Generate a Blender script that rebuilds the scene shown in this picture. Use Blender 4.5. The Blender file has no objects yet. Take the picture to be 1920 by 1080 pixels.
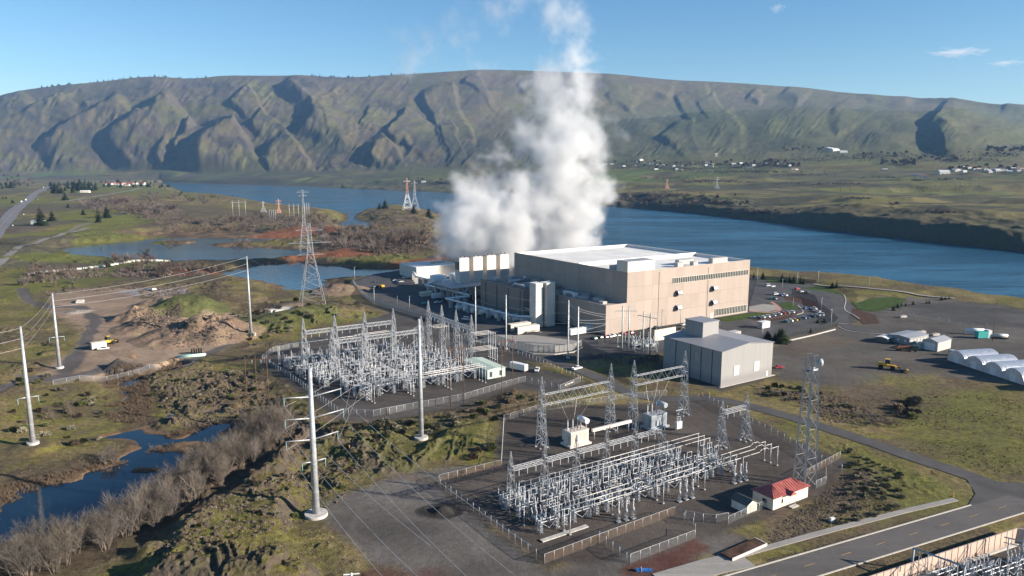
import bpy, bmesh, math, random
import numpy as np
from mathutils import Vector, Matrix

scene = bpy.context.scene
R = math.radians
# ------------------------------------------------------------------ camera
FPX, CAM_H = 1400.0, 95.0
PITCH = math.atan(230/1400)
cam_d = bpy.data.cameras.new('camera'); cam = bpy.data.objects.new('camera', cam_d)
scene.collection.objects.link(cam)
cam.location = (0, 0, CAM_H); cam.rotation_euler = (math.pi/2 - PITCH, 0, 0)
cam_d.sensor_width = 36.0; cam_d.lens = 36.0*FPX/1920.0
cam_d.clip_start = 1.0; cam_d.clip_end = 60000.0
scene.camera = cam
# ------------------------------------------------------------------ sky + sun
SUN_EL, SUN_DIR = R(19.0), (0.962, -0.272)
world = bpy.data.worlds.new('World'); scene.world = world; world.use_nodes = True
wn = world.node_tree; wn.nodes.clear()
sky = wn.nodes.new('ShaderNodeTexSky'); sky.sky_type = 'NISHITA'; sky.sun_disc = False
sky.sun_elevation = SUN_EL; sky.sun_rotation = math.atan2(SUN_DIR[0], SUN_DIR[1])
sky.altitude = 100; sky.air_density = 1.0; sky.dust_density = 0.0; sky.ozone_density = 3.0
bg = wn.nodes.new('ShaderNodeBackground'); bg.inputs['Strength'].default_value = 0.062
wo = wn.nodes.new('ShaderNodeOutputWorld')
hs = wn.nodes.new('ShaderNodeHueSaturation'); hs.inputs['Saturation'].default_value = 1.2
wn.links.new(sky.outputs[0], hs.inputs['Color']); wn.links.new(hs.outputs[0], bg.inputs['Color']); wn.links.new(bg.outputs[0], wo.inputs['Surface'])
sun_d = bpy.data.lights.new('sun', 'SUN'); sun_d.energy = 5.0; sun_d.angle = R(0.5); sun_d.color = (1.0, 0.90, 0.77)
sun = bpy.data.objects.new('sun', sun_d); scene.collection.objects.link(sun)
_sd = Vector((SUN_DIR[0]*math.cos(SUN_EL), SUN_DIR[1]*math.cos(SUN_EL), math.sin(SUN_EL)))
sun.rotation_euler = _sd.to_track_quat('Z', 'Y').to_euler(); sun.location = (400, -200, 400)
# ------------------------------------------------------------------ exposure / render
scene.view_settings.view_transform = 'Standard'; scene.view_settings.look = 'None'
scene.view_settings.gamma = 1.0; scene.view_settings.exposure = 1.23
scene.render.engine = 'CYCLES'
cy = scene.cycles
cy.use_denoising = True
cy.max_bounces = 8; cy.diffuse_bounces = 2; cy.glossy_bounces = 3; cy.transparent_max_bounces = 12
cy.transmission_bounces = 2; cy.volume_bounces = 3; cy.volume_step_rate = 1.0; cy.volume_max_steps = 512
cy.use_adaptive_sampling = True; cy.adaptive_threshold = 0.012
# ------------------------------------------------------------------ pixel <-> place
CA, SA = math.cos(PITCH), math.sin(PITCH)
def G(x, y, z=0.0):
    a, b, c = (x-960)/FPX, CA + (540-y)/FPX*SA, -SA + (540-y)/FPX*CA
    t = (z-CAM_H)/c
    return (a*t, b*t)
def zat(X, Y, yt):
    k = (540-yt)/FPX
    return CAM_H + Y*(k*CA-SA)/(CA+k*SA)
UX, UY = 0.838, 0.546                    # street grid of the site
ANG = math.atan2(UY, UX)
def loc(o, a, b):                        # site grid -> world
    return (o[0]+a*UX-b*UY, o[1]+a*UY+b*UX)
rng = np.random.default_rng(7); random.seed(11)
# ------------------------------------------------------------------ noise
_P = np.concatenate([rng.permutation(1024)]*3).astype(np.int64)
_V = rng.random(1024)
def vnoise(x, y, s=0):
    x = np.asarray(x, float)+s*37.31; y = np.asarray(y, float)+s*91.7
    xi = np.floor(x).astype(np.int64); yi = np.floor(y).astype(np.int64)
    fx = x-xi; fy = y-yi
    fx = fx*fx*fx*(fx*(fx*6-15)+10); fy = fy*fy*fy*(fy*(fy*6-15)+10)
    def h(i, j): return _V[_P[_P[i & 1023]+(j & 1023)]]
    a, b, c, d = h(xi, yi), h(xi+1, yi), h(xi, yi+1), h(xi+1, yi+1)
    return (a*(1-fx)+b*fx)*(1-fy)+(c*(1-fx)+d*fx)*fy
def fbm(x, y, o=4, s=0, g=0.5):
    t = 0.0; a = 1.0; n = 0.0
    for i in range(o):
        t = t+a*vnoise(x*2**i, y*2**i, s+i*3); n += a; a *= g
    return t/n
def ridged(x, y, o=4, s=0):
    t = 0.0; a = 1.0; n = 0.0
    for i in range(o):
        t = t+a*(1-np.abs(2*vnoise(x*2**i, y*2**i, s+i*3)-1)); n += a; a *= 0.5
    return t/n
def sstep(e0, e1, x):
    t = np.clip((x-e0)/(e1-e0), 0, 1); return t*t*(3-2*t)
def polysd(X, Y, P):                     # signed distance to a polygon, negative inside
    P = np.asarray(P, float); n = len(P)
    x0, x1 = P[:, 0].min(), P[:, 0].max(); y0, y1 = P[:, 1].min(), P[:, 1].max()
    m = 260.0
    d = np.full(X.shape, 1e9)
    k = (X > x0-m) & (X < x1+m) & (Y > y0-m) & (Y < y1+m)
    if not k.any(): return d
    x, y = X[k], Y[k]
    dd = np.full(x.shape, 1e18); ins = np.zeros(x.shape, bool)
    for i in range(n):
        ax, ay = P[i]; bx, by = P[(i+1) % n]
        ex, ey = bx-ax, by-ay
        t = np.clip(((x-ax)*ex+(y-ay)*ey)/(ex*ex+ey*ey+1e-12), 0, 1)
        dd = np.minimum(dd, (x-ax-t*ex)**2+(y-ay-t*ey)**2)
        if ay != by:
            c = ((ay > y) != (by > y)) & (x < (bx-ax)*(y-ay)/(by-ay)+ax)
            ins ^= c
    dd = np.sqrt(dd); dd[ins] *= -1
    d[k] = dd
    return d
def linesd(X, Y, P):                     # distance to a polyline, with the parameter along it and the side
    P = np.asarray(P, float)
    best = np.full(X.shape, 1e9); side = np.zeros(X.shape); par = np.zeros(X.shape)
    n = len(P)-1
    for i in range(n):
        ax, ay = P[i]; bx, by = P[i+1]; ex, ey = bx-ax, by-ay
        t = np.clip(((X-ax)*ex+(Y-ay)*ey)/(ex*ex+ey*ey+1e-12), 0, 1)
        dx, dy = X-ax-t*ex, Y-ay-t*ey
        d = np.hypot(dx, dy); k = d < best
        best = np.where(k, d, best); side = np.where(k, np.sign(ex*dy-ey*dx), side); par = np.where(k, (i+t)/n, par)
    return best, side, par
def poly(pix, z=0.0): return [G(x, y, z) for x, y in pix]
# ================================================================== the lie of the land
# areas of the place, written down as outlines read off the photograph and laid on the ground
A_SITE = poly([(655,528),(700,512),(775,500),(800,480),(860,470),(1170,455),(1420,518),(1500,522),(1560,545),(1605,575),(1605,605),(1500,625),(1430,652),(1240,662),(1090,676),(1000,680),(940,663),(870,632),(800,606),(735,588),(680,560)])
A_SUBB = poly([(483,680),(510,655),(560,640),(740,582),(860,620),(950,660),(1010,690),(1095,715),(1045,740),(960,727),(870,760),(700,792),(632,788)])
A_SUBA = poly([(812,905),(1020,1068),(1310,1014),(1370,992),(1450,968),(1560,918),(1590,865),(1480,820),(1320,740),(1250,752),(1000,768),(938,783),(926,870)])
A_LOT = poly([(690,905),(800,880),(880,866),(930,858),(826,905),(1020,1058),(1130,1040),(1300,1000),(1430,1000),(1330,1050),(1250,1110),(800,1120),(690,1040),(620,985),(600,958),(640,928)])
A_FIELD = poly([(1440,652),(1480,632),(1600,606),(1590,580),(1640,560),(1750,556),(1925,578),(2050,600),(2050,740),(1860,716),(1760,700),(1660,704),(1560,722),(1445,706)])
A_YARD2 = poly([(1690,572),(1760,566),(1925,584),(2050,600),(2050,625),(1900,612),(1800,604),(1720,592)])
A_DIRT = poly([(96,556),(140,542),(245,540),(262,556),(330,565),(430,585),(470,602),(520,570),(600,580),(560,600),(470,612),(440,650),(390,662),(300,690),(200,705),(110,716),(40,712),(100,690),(150,650),(160,620),(120,600),(92,580)])
A_WH = poly([(1225,690),(1240,676),(1330,650),(1460,690),(1452,705),(1352,735)])
A_ROADA = [(1900,922),(1860,906),(1800,886),(1720,860),(1640,832),(1560,806),(1480,781),(1400,760),(1330,748),(1250,748),(1190,740),(1130,712),(1060,684),(980,655),(930,635),(880,615)]
W_CREEK = poly([(0,960),(40,918),(105,910),(150,896),(190,883),(235,868),(262,850),(300,836),(262,826),(195,822),(225,812),(258,800),(240,775),(226,740),(220,712),(242,712),(247,745),(264,785),(285,812),(340,816),(400,798),(445,795),(440,822),(405,858),(335,885),(290,935),(200,985),(100,1012),(0,1024),(-90,1040),(-90,990)], -3.0)
W_CREEK2 = poly([(222,722),(238,706),(290,700),(335,684),(338,690),(295,706),(246,724)], -3.0)
W_POND = poly([(108,466),(170,459),(290,448),(283,444),(258,441),(310,435),(360,432),(440,430),(485,434),(530,437),(585,437),(600,444),(560,448),(520,452),(470,452),(450,462),(500,466),(560,468),(600,472),(560,480),(500,486),(430,488),(370,487),(330,490),(280,488),(240,484),(190,481),(140,479)], -5.0)
W_POND2 = poly([(405,513),(450,505),(500,495),(560,491),(620,499),(680,504),(770,502),(762,514),(700,519),(640,520),(607,524),(618,538),(590,545),(545,545),(505,530),(460,520)], -5.0)
RIVER_NEAR = [(2400,640),(1920,575),(1780,559),(1700,542),(1620,531),(1540,521),(1440,513),(1300,505),(1100,490),(960,480),(870,471),(838,467),(832,455),(838,440),(830,402),(792,391),(740,387),(690,391),(668,402),(664,411),(692,417),(704,430),(662,433),(638,421),(655,410),(650,400),(610,393),(560,391),(500,382),(440,374),(390,371),(340,358),(312,346)]
FAR_SHORE = [(295,342),(480,347),(600,351),(700,356),(830,361),(960,374),(1130,387),(1200,392),(1300,400),(1430,415),(1500,425),(1650,443),(1780,457),(1920,473),(2400,540)]
W_RIVER = poly(RIVER_NEAR + FAR_SHORE, -10.0)
SKYLINE = [(-400,262),(-200,222),(0,180),(60,164),(130,156),(200,150),(250,144),(297,139),(340,143),(375,145),(430,138),(480,139),(560,138),(600,140),(665,142),(740,137),(817,132),(905,126),(1000,128),(1135,133),(1247,145),(1335,149),(1435,156),(1577,167),(1740,175),(1865,182),(1920,182),(2200,190),(2500,205)]

# grid: rays from under the camera, finer where it is near
th = np.concatenate([np.linspace(-52, -38, 36)[:-1], np.linspace(-38, 38, 960), np.linspace(38, 52, 36)[1:]])
th = np.radians(th)
rr = [30.0]
while rr[-1] < 26000:
    r = rr[-1]
    k = 0.03 if r < 120 else (0.0042 if r < 165 else (0.0026 if r < 620 else (0.0034 if r < 1200 else (0.0052 if r < 9500 else 0.03))))
    rr.append(r*(1+k))
rr = np.array(rr)
TH, RR = np.meshgrid(th, rr)
X = RR*np.sin(TH); Y = RR*np.cos(TH)
PXC = 960+FPX*np.tan(TH)/CA
# --- far land: shore, bank, fields, foot, shoulder and ridge per bearing
shx = [p[0] for p in FAR_SHORE]; shy = [p[1] for p in FAR_SHORE]
rows = {   # bearing: (bank top),(field),(foot),(shoulder),  each (distance, picture height)
 -400: ((4900,333),(5050,328),(5300,322),(6300,285)), 0: ((4900,333),(5050,329),(5300,320),(6350,222)), 200: ((4800,334),(5000,328),(5250,318),(6350,200)),
 300: ((4560,337),(4800,330),(5000,318),(6300,196)), 480: ((4160,342),(4400,333),(4700,318),(6050,200)),
 660: ((3630,348),(3900,338),(4500,310),(6000,212)), 830: ((3150,354),(3600,337),(4400,303),(6100,232)),
 960: ((2400,366),(3200,338),(4300,300),(6200,228)), 1135: ((2000,378),(2800,340),(4300,290),(6100,222)),
 1300: ((1680,385),(2300,355),(4100,284),(6000,215)), 1440: ((1450,399),(2100,362),(4000,279),(6000,206)),
 1600: ((1208,403),(2000,366),(3900,275),(6000,211)), 1780: ((1050,421),(1900,371),(3800,272),(5900,204)),
 1920: ((945,437),(1800,375),(3700,272),(5900,233)), 2500: ((700,484),(1700,380),(3600,274),(5900,245))}
kx = sorted(rows)
colx = PXC[0]
sy = np.interp(colx, shx, shy); sy = np.where(colx < 295, 342, sy)
Ysh = np.array([G(960, y, -10)[1] for y in sy])
farY = [Ysh]; farZ = [np.full(colx.shape, -10.5)]
for j in range(4):
    yy = np.interp(colx, kx, [rows[k][j][0] for k in kx]); pp = np.interp(colx, kx, [rows[k][j][1] for k in kx])
    yy = np.maximum(yy, farY[-1]+40)
    farY.append(yy); farZ.append(np.array([zat(0, a, b) for a, b in zip(yy, pp)]))
dk_ = np.interp(colx, [900, 1300], [0, 1])
farY.append(farY[-1]+800); _dip = farZ[-1]-70; _ysh = farZ[-1].copy()
farZ.append(_dip)
rY = np.interp(colx, [-400, 0, 300, 660, 960, 1440, 1920, 2500], [7700, 7700, 7900, 8000, 8300, 8700, 9200, 9400])
rP = np.interp(colx, [p[0] for p in SKYLINE], [p[1] for p in SKYLINE])
rP = np.convolve(np.pad(rP, 12, mode='edge'), np.ones(25)/25, 'valid')
_rz = np.array([zat(0, a, b) for a, b in zip(rY, rP)])
farZ[-1] = farZ[-1]*dk_+(1-dk_)*(_ysh+(_rz-_ysh)*(800/(rY-farY[-2])))
farY.append(rY); farZ.append(_rz)
farY.append(rY+1500); farZ.append(farZ[-1]-330); farY.append(rY+9000); farZ.append(farZ[-1]*0+60)
farY = np.array(farY); farZ = np.array(farZ)
HF = np.empty_like(X)
for i in range(X.shape[1]):
    HF[:, i] = np.interp(Y[:, i], farY[:, i], farZ[:, i])
def blur(a, n, ax):
    k = np.hanning(n+2)[1:-1]; k /= k.sum()
    return np.apply_along_axis(lambda v: np.convolve(np.pad(v, n//2, mode='edge'), k, 'valid'), ax, a)
far_m = Y > (Ysh[None, :]-10)
ri0 = np.searchsorted(rr, 2000)
HB = HF[ri0:].copy(); HB = blur(HB, 13, 0)[:HB.shape[0]]
wgt = sstep(2200, 3600, Y[ri0:])*sstep(0, 300, Y[ri0:]-Ysh[None, :])
HF[ri0:] = HF[ri0:]*(1-wgt)+HB*wgt
# picture height of the plain far slopes, used to lay the spurs along the hillside
hill = sstep(0, 1, (Y-farY[2][None, :])/(farY[3]-farY[2])[None, :])*(Y < rY+3000)
VV = 540-FPX*(Y*SA+(HF-CAM_H)*CA)/(Y*CA-(HF-CAM_H)*SA)
SPURS = [  # crest line, height, width of the steep shaded side, width of the gentle lit side
 ([(64,165),(0,203),(-70,240)], 62, 16, 70), ([(150,176),(85,203),(0,250),(-60,285)], 66, 16, 70),
 ([(178,196),(150,212),(128,236)], 30, 14, 40), ([(250,176),(205,205),(150,240),(110,265),(72,288)], 92, 20, 80),
 ([(345,180),(300,213),(262,242),(222,272),(190,304)], 118, 30, 80), ([(295,238),(262,262),(240,285),(222,320)], 46, 12, 40),
 ([(372,228),(345,262),(330,300)], 62, 14, 40), ([(455,238),(425,262),(395,284),(375,312),(362,335)], 150, 46, 90),
 ([(322,258),(300,290),(285,318)], 60, 14, 40), ([(480,170),(455,185),(440,198)], 40, 14, 50),
 ([(540,150),(560,172),(590,200),(594,232),(582,262)], 92, 30, 55), ([(603,200),(615,226),(610,258)], 45, 7, 40),
 ([(500,205),(488,222),(470,245)], 40, 12, 40), ([(770,202),(757,222),(738,244),(728,262)], 50, 9, 70),
 ([(700,196),(690,214),(676,238)], 20, 9, 50), ([(862,170),(838,178),(812,190),(796,196)], 60, 22, 80),
 ([(560,262),(520,285),(490,320)], 60, 30, 60), ([(735,263),(700,282),(690,310)], 55, 26, 50),
 ([(850,238),(838,243),(825,247)], 30, 12, 60), ([(905,140),(880,152),(872,165)], 34, 8, 60),
 ([(1000,140),(985,152),(975,165)], 30, 9, 60), ([(1130,170),(1155,195),(1185,212)], 30, 8, 60), ([(1120,148),(1160,158),(1215,172),(1255,190)], 40, 10, 70),
 ([(1330,166),(1290,182),(1262,192)], 40, 16, 60), ([(1345,178),(1325,190),(1300,200)], 40, 14, 50), ([(1405,168),(1400,185),(1420,195)], 45, 10, 60),
 ([(1455,160),(1475,178),(1500,196)], 60, 26, 70), ([(1560,172),(1640,188),(1700,200)], 30, 12, 60), ([(1690,168),(1740,184),(1790,200)], 26, 10, 60),
 ([(1735,222),(1758,236),(1762,254),(1745,276)], 80, 38, 80), ([(1860,196),(1905,212),(1960,230)], 40, 20, 60), ([(1548,214),(1564,232),(1580,255)], 22, 18, 70),
 ([(1240,262),(1262,240),(1300,228)], 24, 12, 60), ([(1380,212),(1330,228),(1280,250)], 22, 16, 80)]
ADD = np.zeros_like(X)
sel = (Y > 1700) & (hill > 0.001) & (Y < 11000) & (np.abs(TH) < R(44))
hx, hv = PXC[sel], VV[sel]
wob = (fbm(hx/45, hv/30, 3, 5)-.5)
hx2 = hx+wob*26; hv2 = hv+(fbm(hx/40, hv/28, 3, 9)-.5)*16
acc = np.zeros(hx.shape)
for P, A_, wl, wr in SPURS:
    d, s, t = linesd(hx2, hv2*1.0, P)
    P = np.array(P)
    # side towards the picture's left or bottom-left is the steep one
    ex, ey = P[-1]-P[0]
    left = np.where(s*(1 if ey > 0 else -1) > 0, True, False)
    f = np.where(left, sstep(0, 1, 1-d/(wl*1.0)), np.clip(1-d/(wr*1.7), 0, 1)**1.8)
    f = f*sstep(0.0, 0.16, t)*sstep(0.0, 0.16, 1-t)
    acc = np.maximum(acc, A_*1.0*f)+0.25*np.minimum(acc, A_*f)
gx, gy = hx/58+hv/64, hv/110-hx/190
def soft_ridge(x, y, o, s_):
    t_ = 0.0; a = 1.0; n_ = 0.0
    for i in range(o): t_ = t_+a*(1-np.sqrt((2*vnoise(x*2**i, y*2**i, s_+i*3)-1)**2+.035)); n_ += a; a *= .45
    return t_/n_
rg = soft_ridge(gx*0.8+wob*1.2, gy, 4, 21)
amp = np.interp(hx, [0, 600, 900, 1200, 1920], [62, 56, 28, 9, 7])
acc = acc*np.interp(hx, [0, 900, 1150, 1920], [.88, .88, .62, .62]) + (rg-0.55)*amp*0.5 + (soft_ridge(hx/24+hv/26, hv/50-hx/80, 4, 27)-.55)*amp*.3 + (fbm(hx/150, hv/46, 3, 29)-.5)*np.interp(hx, [600, 1000, 1920], [20, 60, 80]) + (ridged(hx/9+hv/12, hv/16, 3, 33)-.5)*np.interp(hx, [0, 560, 800, 1920], [15, 11, 5, 3])*(0.3+1.2*sstep(.5,.62,fbm(hx/50, hv/26, 3, 35)))
acc = acc + 30*np.exp(-(((hx-1480)/150)**2+((hv-225)/22)**2)) + 40*np.exp(-(((hx-880)/70)**2+((hv-175)/16)**2))
ADD[sel] = acc*(hill[sel]**2.5)*sstep(0, 700, (rY[None, :]-Y+350)[sel]) * (0.25+0.75*sstep(-50, 900, (rY[None, :]-Y)[sel]))
HF = HF+ADD
del hx, hv, hx2, hv2, acc, gx, gy, rg, wob
_d = Y-Ysh[None, :]
HF = HF+sstep(0, 30, _d)*sstep(330, 110, _d)*((ridged(X/70, Y/70, 4, 47)-.45)*13)*(PXC > 640)
# benches and scabland relief on the far plain
pl = (1-hill)*sstep(30, 200, Y-Ysh[None, :])*(Y < 7000)
HF = HF+pl*((ridged(X/420, Y/260, 4, 41)-.5)*14+(fbm(X/60, Y/60, 3, 43)-.5)*5)
scarp = (fbm(X/520, Y/300, 4, 51)-.5)
HF = HF+pl*10*sstep(-0.03, 0.07, scarp)*sstep(900, 1200, Y)

# --- near land
sdr = polysd(X, Y, W_RIVER); 
sdr = np.where(Y > 1e3, sdr, sdr)
nearH = (fbm(X/150, Y/150, 4, 3)-.5)*7+(fbm(X/38, Y/38, 3, 6)-.5)*1.2
leftm = sstep(60, -80, X)*sstep(560, 900, Y)
nearH = nearH+leftm*(fbm(X/300, Y/400, 4, 8)-.35)*8
# rocky scabland: blocky outcrops
R_POLY = [poly([(470,860),(520,800),(700,760),(900,735),(1000,735),(1160,740),(1010,765),(930,790),(925,860),(700,905),(620,960),(600,985),(700,1060),(760,1130),(240,1130),(260,1080),(340,985),(430,925)]),
          poly([(225,770),(290,700),(420,680),(540,690),(640,790),(560,800),(450,790),(330,800),(270,800)]),
          poly([(1400,730),(1480,720),(1600,760),(1680,790),(1560,800),(1400,757)]), poly([(150,865),(210,835),(262,835),(250,850),(190,872)]), poly([(600,540),(650,520),(700,560),(650,580)]),
          poly([(1160,745),(1320,735),(1330,745),(1250,750)])]
rock = np.zeros_like(X)
for P in R_POLY: rock = np.maximum(rock, sstep(9, -9, polysd(X, Y, P)+(vnoise(X/9, Y/9, 2)-.5)*12))
def cells(x, y, s=0):                     # random height per irregular cell: broken basalt
    xi = np.floor(x).astype(np.int64); yi = np.floor(y).astype(np.int64)
    best = np.full(x.shape, 1e9); val = np.zeros(x.shape)
    for i in (-1, 0, 1):
        for j in (-1, 0, 1):
            a = _P[_P[(xi+i+s) & 1023]+((yi+j) & 1023)]
            cx = xi+i+_V[a]; cy_ = yi+j+_V[_P[a+7]]
            d_ = (x-cx)**2+(y-cy_)**2; k_ = d_ < best
            best = np.where(k_, d_, best); val = np.where(k_, _V[_P[a+91]], val)
    return val
rock = rock*np.interp(PXC, [600, 720], [1, .5])
wx, wy = X+(vnoise(X/14, Y/14, 61)-.5)*16, Y+(vnoise(X/14, Y/14, 62)-.5)*16
rd = ridged(wx/21, wy/15, 4, 13); rd2 = ridged(X/11+5, Y/9, 3, 14)
out = sstep(0.60, 0.68, rd)+0.6*sstep(0.68, 0.76, rd2)
near_ = RR < 1500
blk = np.zeros_like(X); blk[near_] = cells(wx[near_]/2.0, wy[near_]/2.0, 5)*1.0+cells(X[near_]/0.95, Y[near_]/0.95, 9)*0.55
out = out*sstep(.38, .55, fbm(X/30, Y/30, 3, 19))
rockH = rock*(out*(0.35+blk*0.85)+(rd-.5)*1.3+(fbm(X/3, Y/3, 3, 15)-.5)*0.6)
H = nearH+rockH
# low outcrops on the grassland to the left, and a few by the road on the right
sc = sstep(.42, .60, fbm(X/90, Y/90, 3, 18))*np.interp(PXC, [0, 900, 1300, 1920], [1, 1, .35, .25])
hum = sstep(0.63, 0.71, ridged(wx/24+3, wy/20, 3, 17))*(1-rock)*sc*(1-sstep(1200, 1700, RR))
H = H+hum*(0.35+blk*0.85)
# the rock shelf above the creek thicket
SHELF = poly([(255,1120),(300,1020),(370,960),(440,915),(500,880),(530,850),(560,900),(560,960),(520,1040),(600,1130)])
sh = sstep(5, -6, polysd(X, Y, SHELF)+(vnoise(X/7, Y/7, 77)-.5)*8)
H = H+sh*3.4
# flattened ground
flat = np.zeros_like(X)
for P, f in ((A_SITE, 14), (A_SUBB, 9), (A_SUBA, 7), (A_LOT, 7), (A_FIELD, 14), (A_DIRT, 10), (A_WH, 6)):
    flat = np.maximum(flat, sstep(f, 0, polysd(X, Y, P)))
def roadmask(pix, w, f, z=0.0):
    d, _, _ = linesd(X, Y, poly(pix, z)); return sstep(w+f, w, d)
_a = [(a+b)/2 for a, b in zip(G(1440, 1057.5), G(1537, 1080))]; _b = [(a+b)/2 for a, b in zip(G(1820, 947), G(1920, 962))]
_k = 35/math.hypot(_b[0]-_a[0], _b[1]-_a[1])
MAINROAD = [(_a[0]-(_b[0]-_a[0])*_k, _a[1]-(_b[1]-_a[1])*_k), tuple(_b)]
_dx, _dy = MAINROAD[1][0]-MAINROAD[0][0], MAINROAD[1][1]-MAINROAD[0][1]
_l = math.hypot(_dx, _dy); MRD = (_dx/_l, _dy/_l); MRN = (-MRD[1], MRD[0])
flat = np.maximum(flat, sstep(17, 9, linesd(X, Y, [(MAINROAD[0][0]-MRD[0]*80, MAINROAD[0][1]-MRD[1]*80), (MAINROAD[1][0]+MRD[0]*200, MAINROAD[1][1]+MRD[1]*200)])[0]))
flat = np.maximum(flat, roadmask(A_ROADA, 4.5, 5))
SUBC = [(MAINROAD[0][0]+MRD[0]*t-MRN[0]*n, MAINROAD[0][1]+MRD[1]*t-MRN[1]*n) for t, n in ((-30, 11.6), (190, 11.6), (190, 90), (-30, 90))]
subc = sstep(4, 0, polysd(X, Y, SUBC)); flat = np.maximum(flat, subc)
PADS = [((593,968), 5), ((790,822), 4), ((62,832), 4), ((112,690), 4), ((470,627), 5)]
for (px, py), r in PADS:
    gx_, gy_ = G(px, py); flat = np.maximum(flat, sstep(r+6, r, np.hypot(X-gx_, Y-gy_)))
H = H*(1-flat)+flat*(-0.12)
H = H-subc*2.6
# gentle rise around the left highway and the western shore
H = H+sstep(-300, -900, X)*sstep(700, 1500, Y)*sstep(4600, 2500, Y)*10
# water beds
def dig(H, P, level, bank, depth):
    d = polysd(X, Y, P)+(vnoise(X/6, Y/6, 81)-.5)*min(6, bank*.4)+(fbm(X/17, Y/17, 3, 82)-.5)*min(16, bank)
    t = sstep(bank, 0.0, d)
    H = H*(1-t)+t*np.minimum(H, level+0.25)
    return H-sstep(0.5, -3.0, d)*depth, d
H, sd_creek = dig(H, W_CREEK, -3.0, 14, 1.6); H, sd_c2 = dig(H, W_CREEK2, -3.0, 5, 1.0)
ISLE = [((325,455), 20, 2.2), ((452,459), 26, 2.4), ((470,456), 20, 2.2), ((365,838), 7, 1.4), ((275,882), 4, 0.8), ((560,455), 30, 1.5), ((500, 440), 30, 1.2)]
H, sd_p1 = dig(H, W_POND, -5.0, 40, 2.0); H, sd_p2 = dig(H, W_POND2, -5.0, 25, 2.0)
for (px, py), r, h in ISLE:
    lv = -3 if py > 700 else -5
    gx_, gy_ = G(px, py, lv); e = np.hypot((X-gx_)/1.5, Y-gy_)+(vnoise(X/5, Y/5, 83)-.5)*r*.5
    H = np.maximum(H, np.where(e < r*1.6, lv-2+(2+h)*sstep(r*1.5, r*.3, e), -99))
bankw = np.interp(Y, [0, 700, 1500, 4000], [26, 30, 60, 160])
t = sstep(bankw, 0, sdr+(vnoise(X/18, Y/18, 85)-.5)*14*sstep(0, 4, sdr/4+1))
H = H*(1-t)+t*np.minimum(H, -9.6); H = H-sstep(1, -8, sdr)*4
# spoil heaps of the quarry, the gravel cone and the grassy mound
HEAPS = [((392,624), 33, 11.5, 1.0), ((340,634), 26, 6, 1), ((296,612), 24, 7, 1), ((256,598), 16, 8, 1), ((222,688), 6.8, 4.6, 0.1), ((352,583), 34, 11, .4), ((300,572), 22, 6, .5),
         ((540,600), 34, 5.5, .3), ((610,590), 30, 5, .3), ((640,545), 24, 6, .8), ((830,958), 4.2, 1.5, .3), ((560,575), 24, 3, .3), ((145,585), 9, 2, .2), ((420,558), 30, 5, .6)]
heap = np.zeros_like(X)
for (px, py), r, h, rough in HEAPS:
    gx_, gy_ = G(px, py)
    ang = np.arctan2(Y-gy_, X-gx_)
    e = np.hypot(X-gx_, Y-gy_)/(r*(1+rough*0.25*(vnoise(ang*2+px, ang*0+py, 3)-.5)))
    c = np.clip(1-e, 0, 1); 
    c = c*(1+rough*1.1*(fbm(X/8, Y/8, 4, 91)-.5))
    if h > 3: heap = np.maximum(heap, (c > 0.02)*1.0*(rough >= .8))
    H = np.maximum(H, np.where(c > 0, h*c+(H*0-0.15), H)) if rough >= .1 and rough not in (.3, .4, .5) else H+h*sstep(0, 1, c)
# join near and far
is_far = (Y > Ysh[None, :]-25) & (sdr > -60) | (Y > Ysh[None, :]+40)
H = np.where(is_far & (sdr < 0), np.minimum(HF, -10.4), np.where(is_far, HF, H))
leftland = (PXC < 320) & (Y < 4900)
bl = sstep(4500, 4900, Y)
nl = np.where(PXC < 300, H*0+6+(fbm(X/200, Y/300, 3, 8)-.4)*10, H)
H = np.where((PXC < 300) & (Y > Ysh[None, :]-100), nl*(1-bl)+np.maximum(HF, -2)*bl, H)

def Hs(x, y):                              # terrain height anywhere (bilinear on the grid)
    r = math.hypot(x, y); t_ = math.atan2(x, y)
    i = min(max(np.searchsorted(rr, r)-1, 0), len(rr)-2); j = min(max(np.searchsorted(th, t_)-1, 0), len(th)-2)
    a = min(max((r-rr[i])/(rr[i+1]-rr[i]), 0), 1); b = min(max((t_-th[j])/(th[j+1]-th[j]), 0), 1)
    return float((H[i, j]*(1-b)+H[i, j+1]*b)*(1-a)+(H[i+1, j]*(1-b)+H[i+1, j+1]*b)*a)
def T(px, py, step=0.004):                 # where the sight line through a picture point meets the land
    lo = None; z = 60.0 if py > 345 else 1100.0
    dx, dy, dz = (px-960)/FPX, CA+(540-py)/FPX*SA, -SA+(540-py)/FPX*CA
    t_ = 100.0
    while t_ < 12000:
        x, y, zz = dx*t_, dy*t_, CAM_H+dz*t_
        if zz < 300 or py < 345:
            if Hs(x, y) > zz:
                a_, b_ = t_/(1+step), t_
                for _ in range(12):
                    m_ = (a_+b_)/2
                    if Hs(dx*m_, dy*m_) > CAM_H+dz*m_: b_ = m_
                    else: a_ = m_
                return (dx*b_, dy*b_, Hs(dx*b_, dy*b_))
        t_ *= 1+step
    return None
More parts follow.
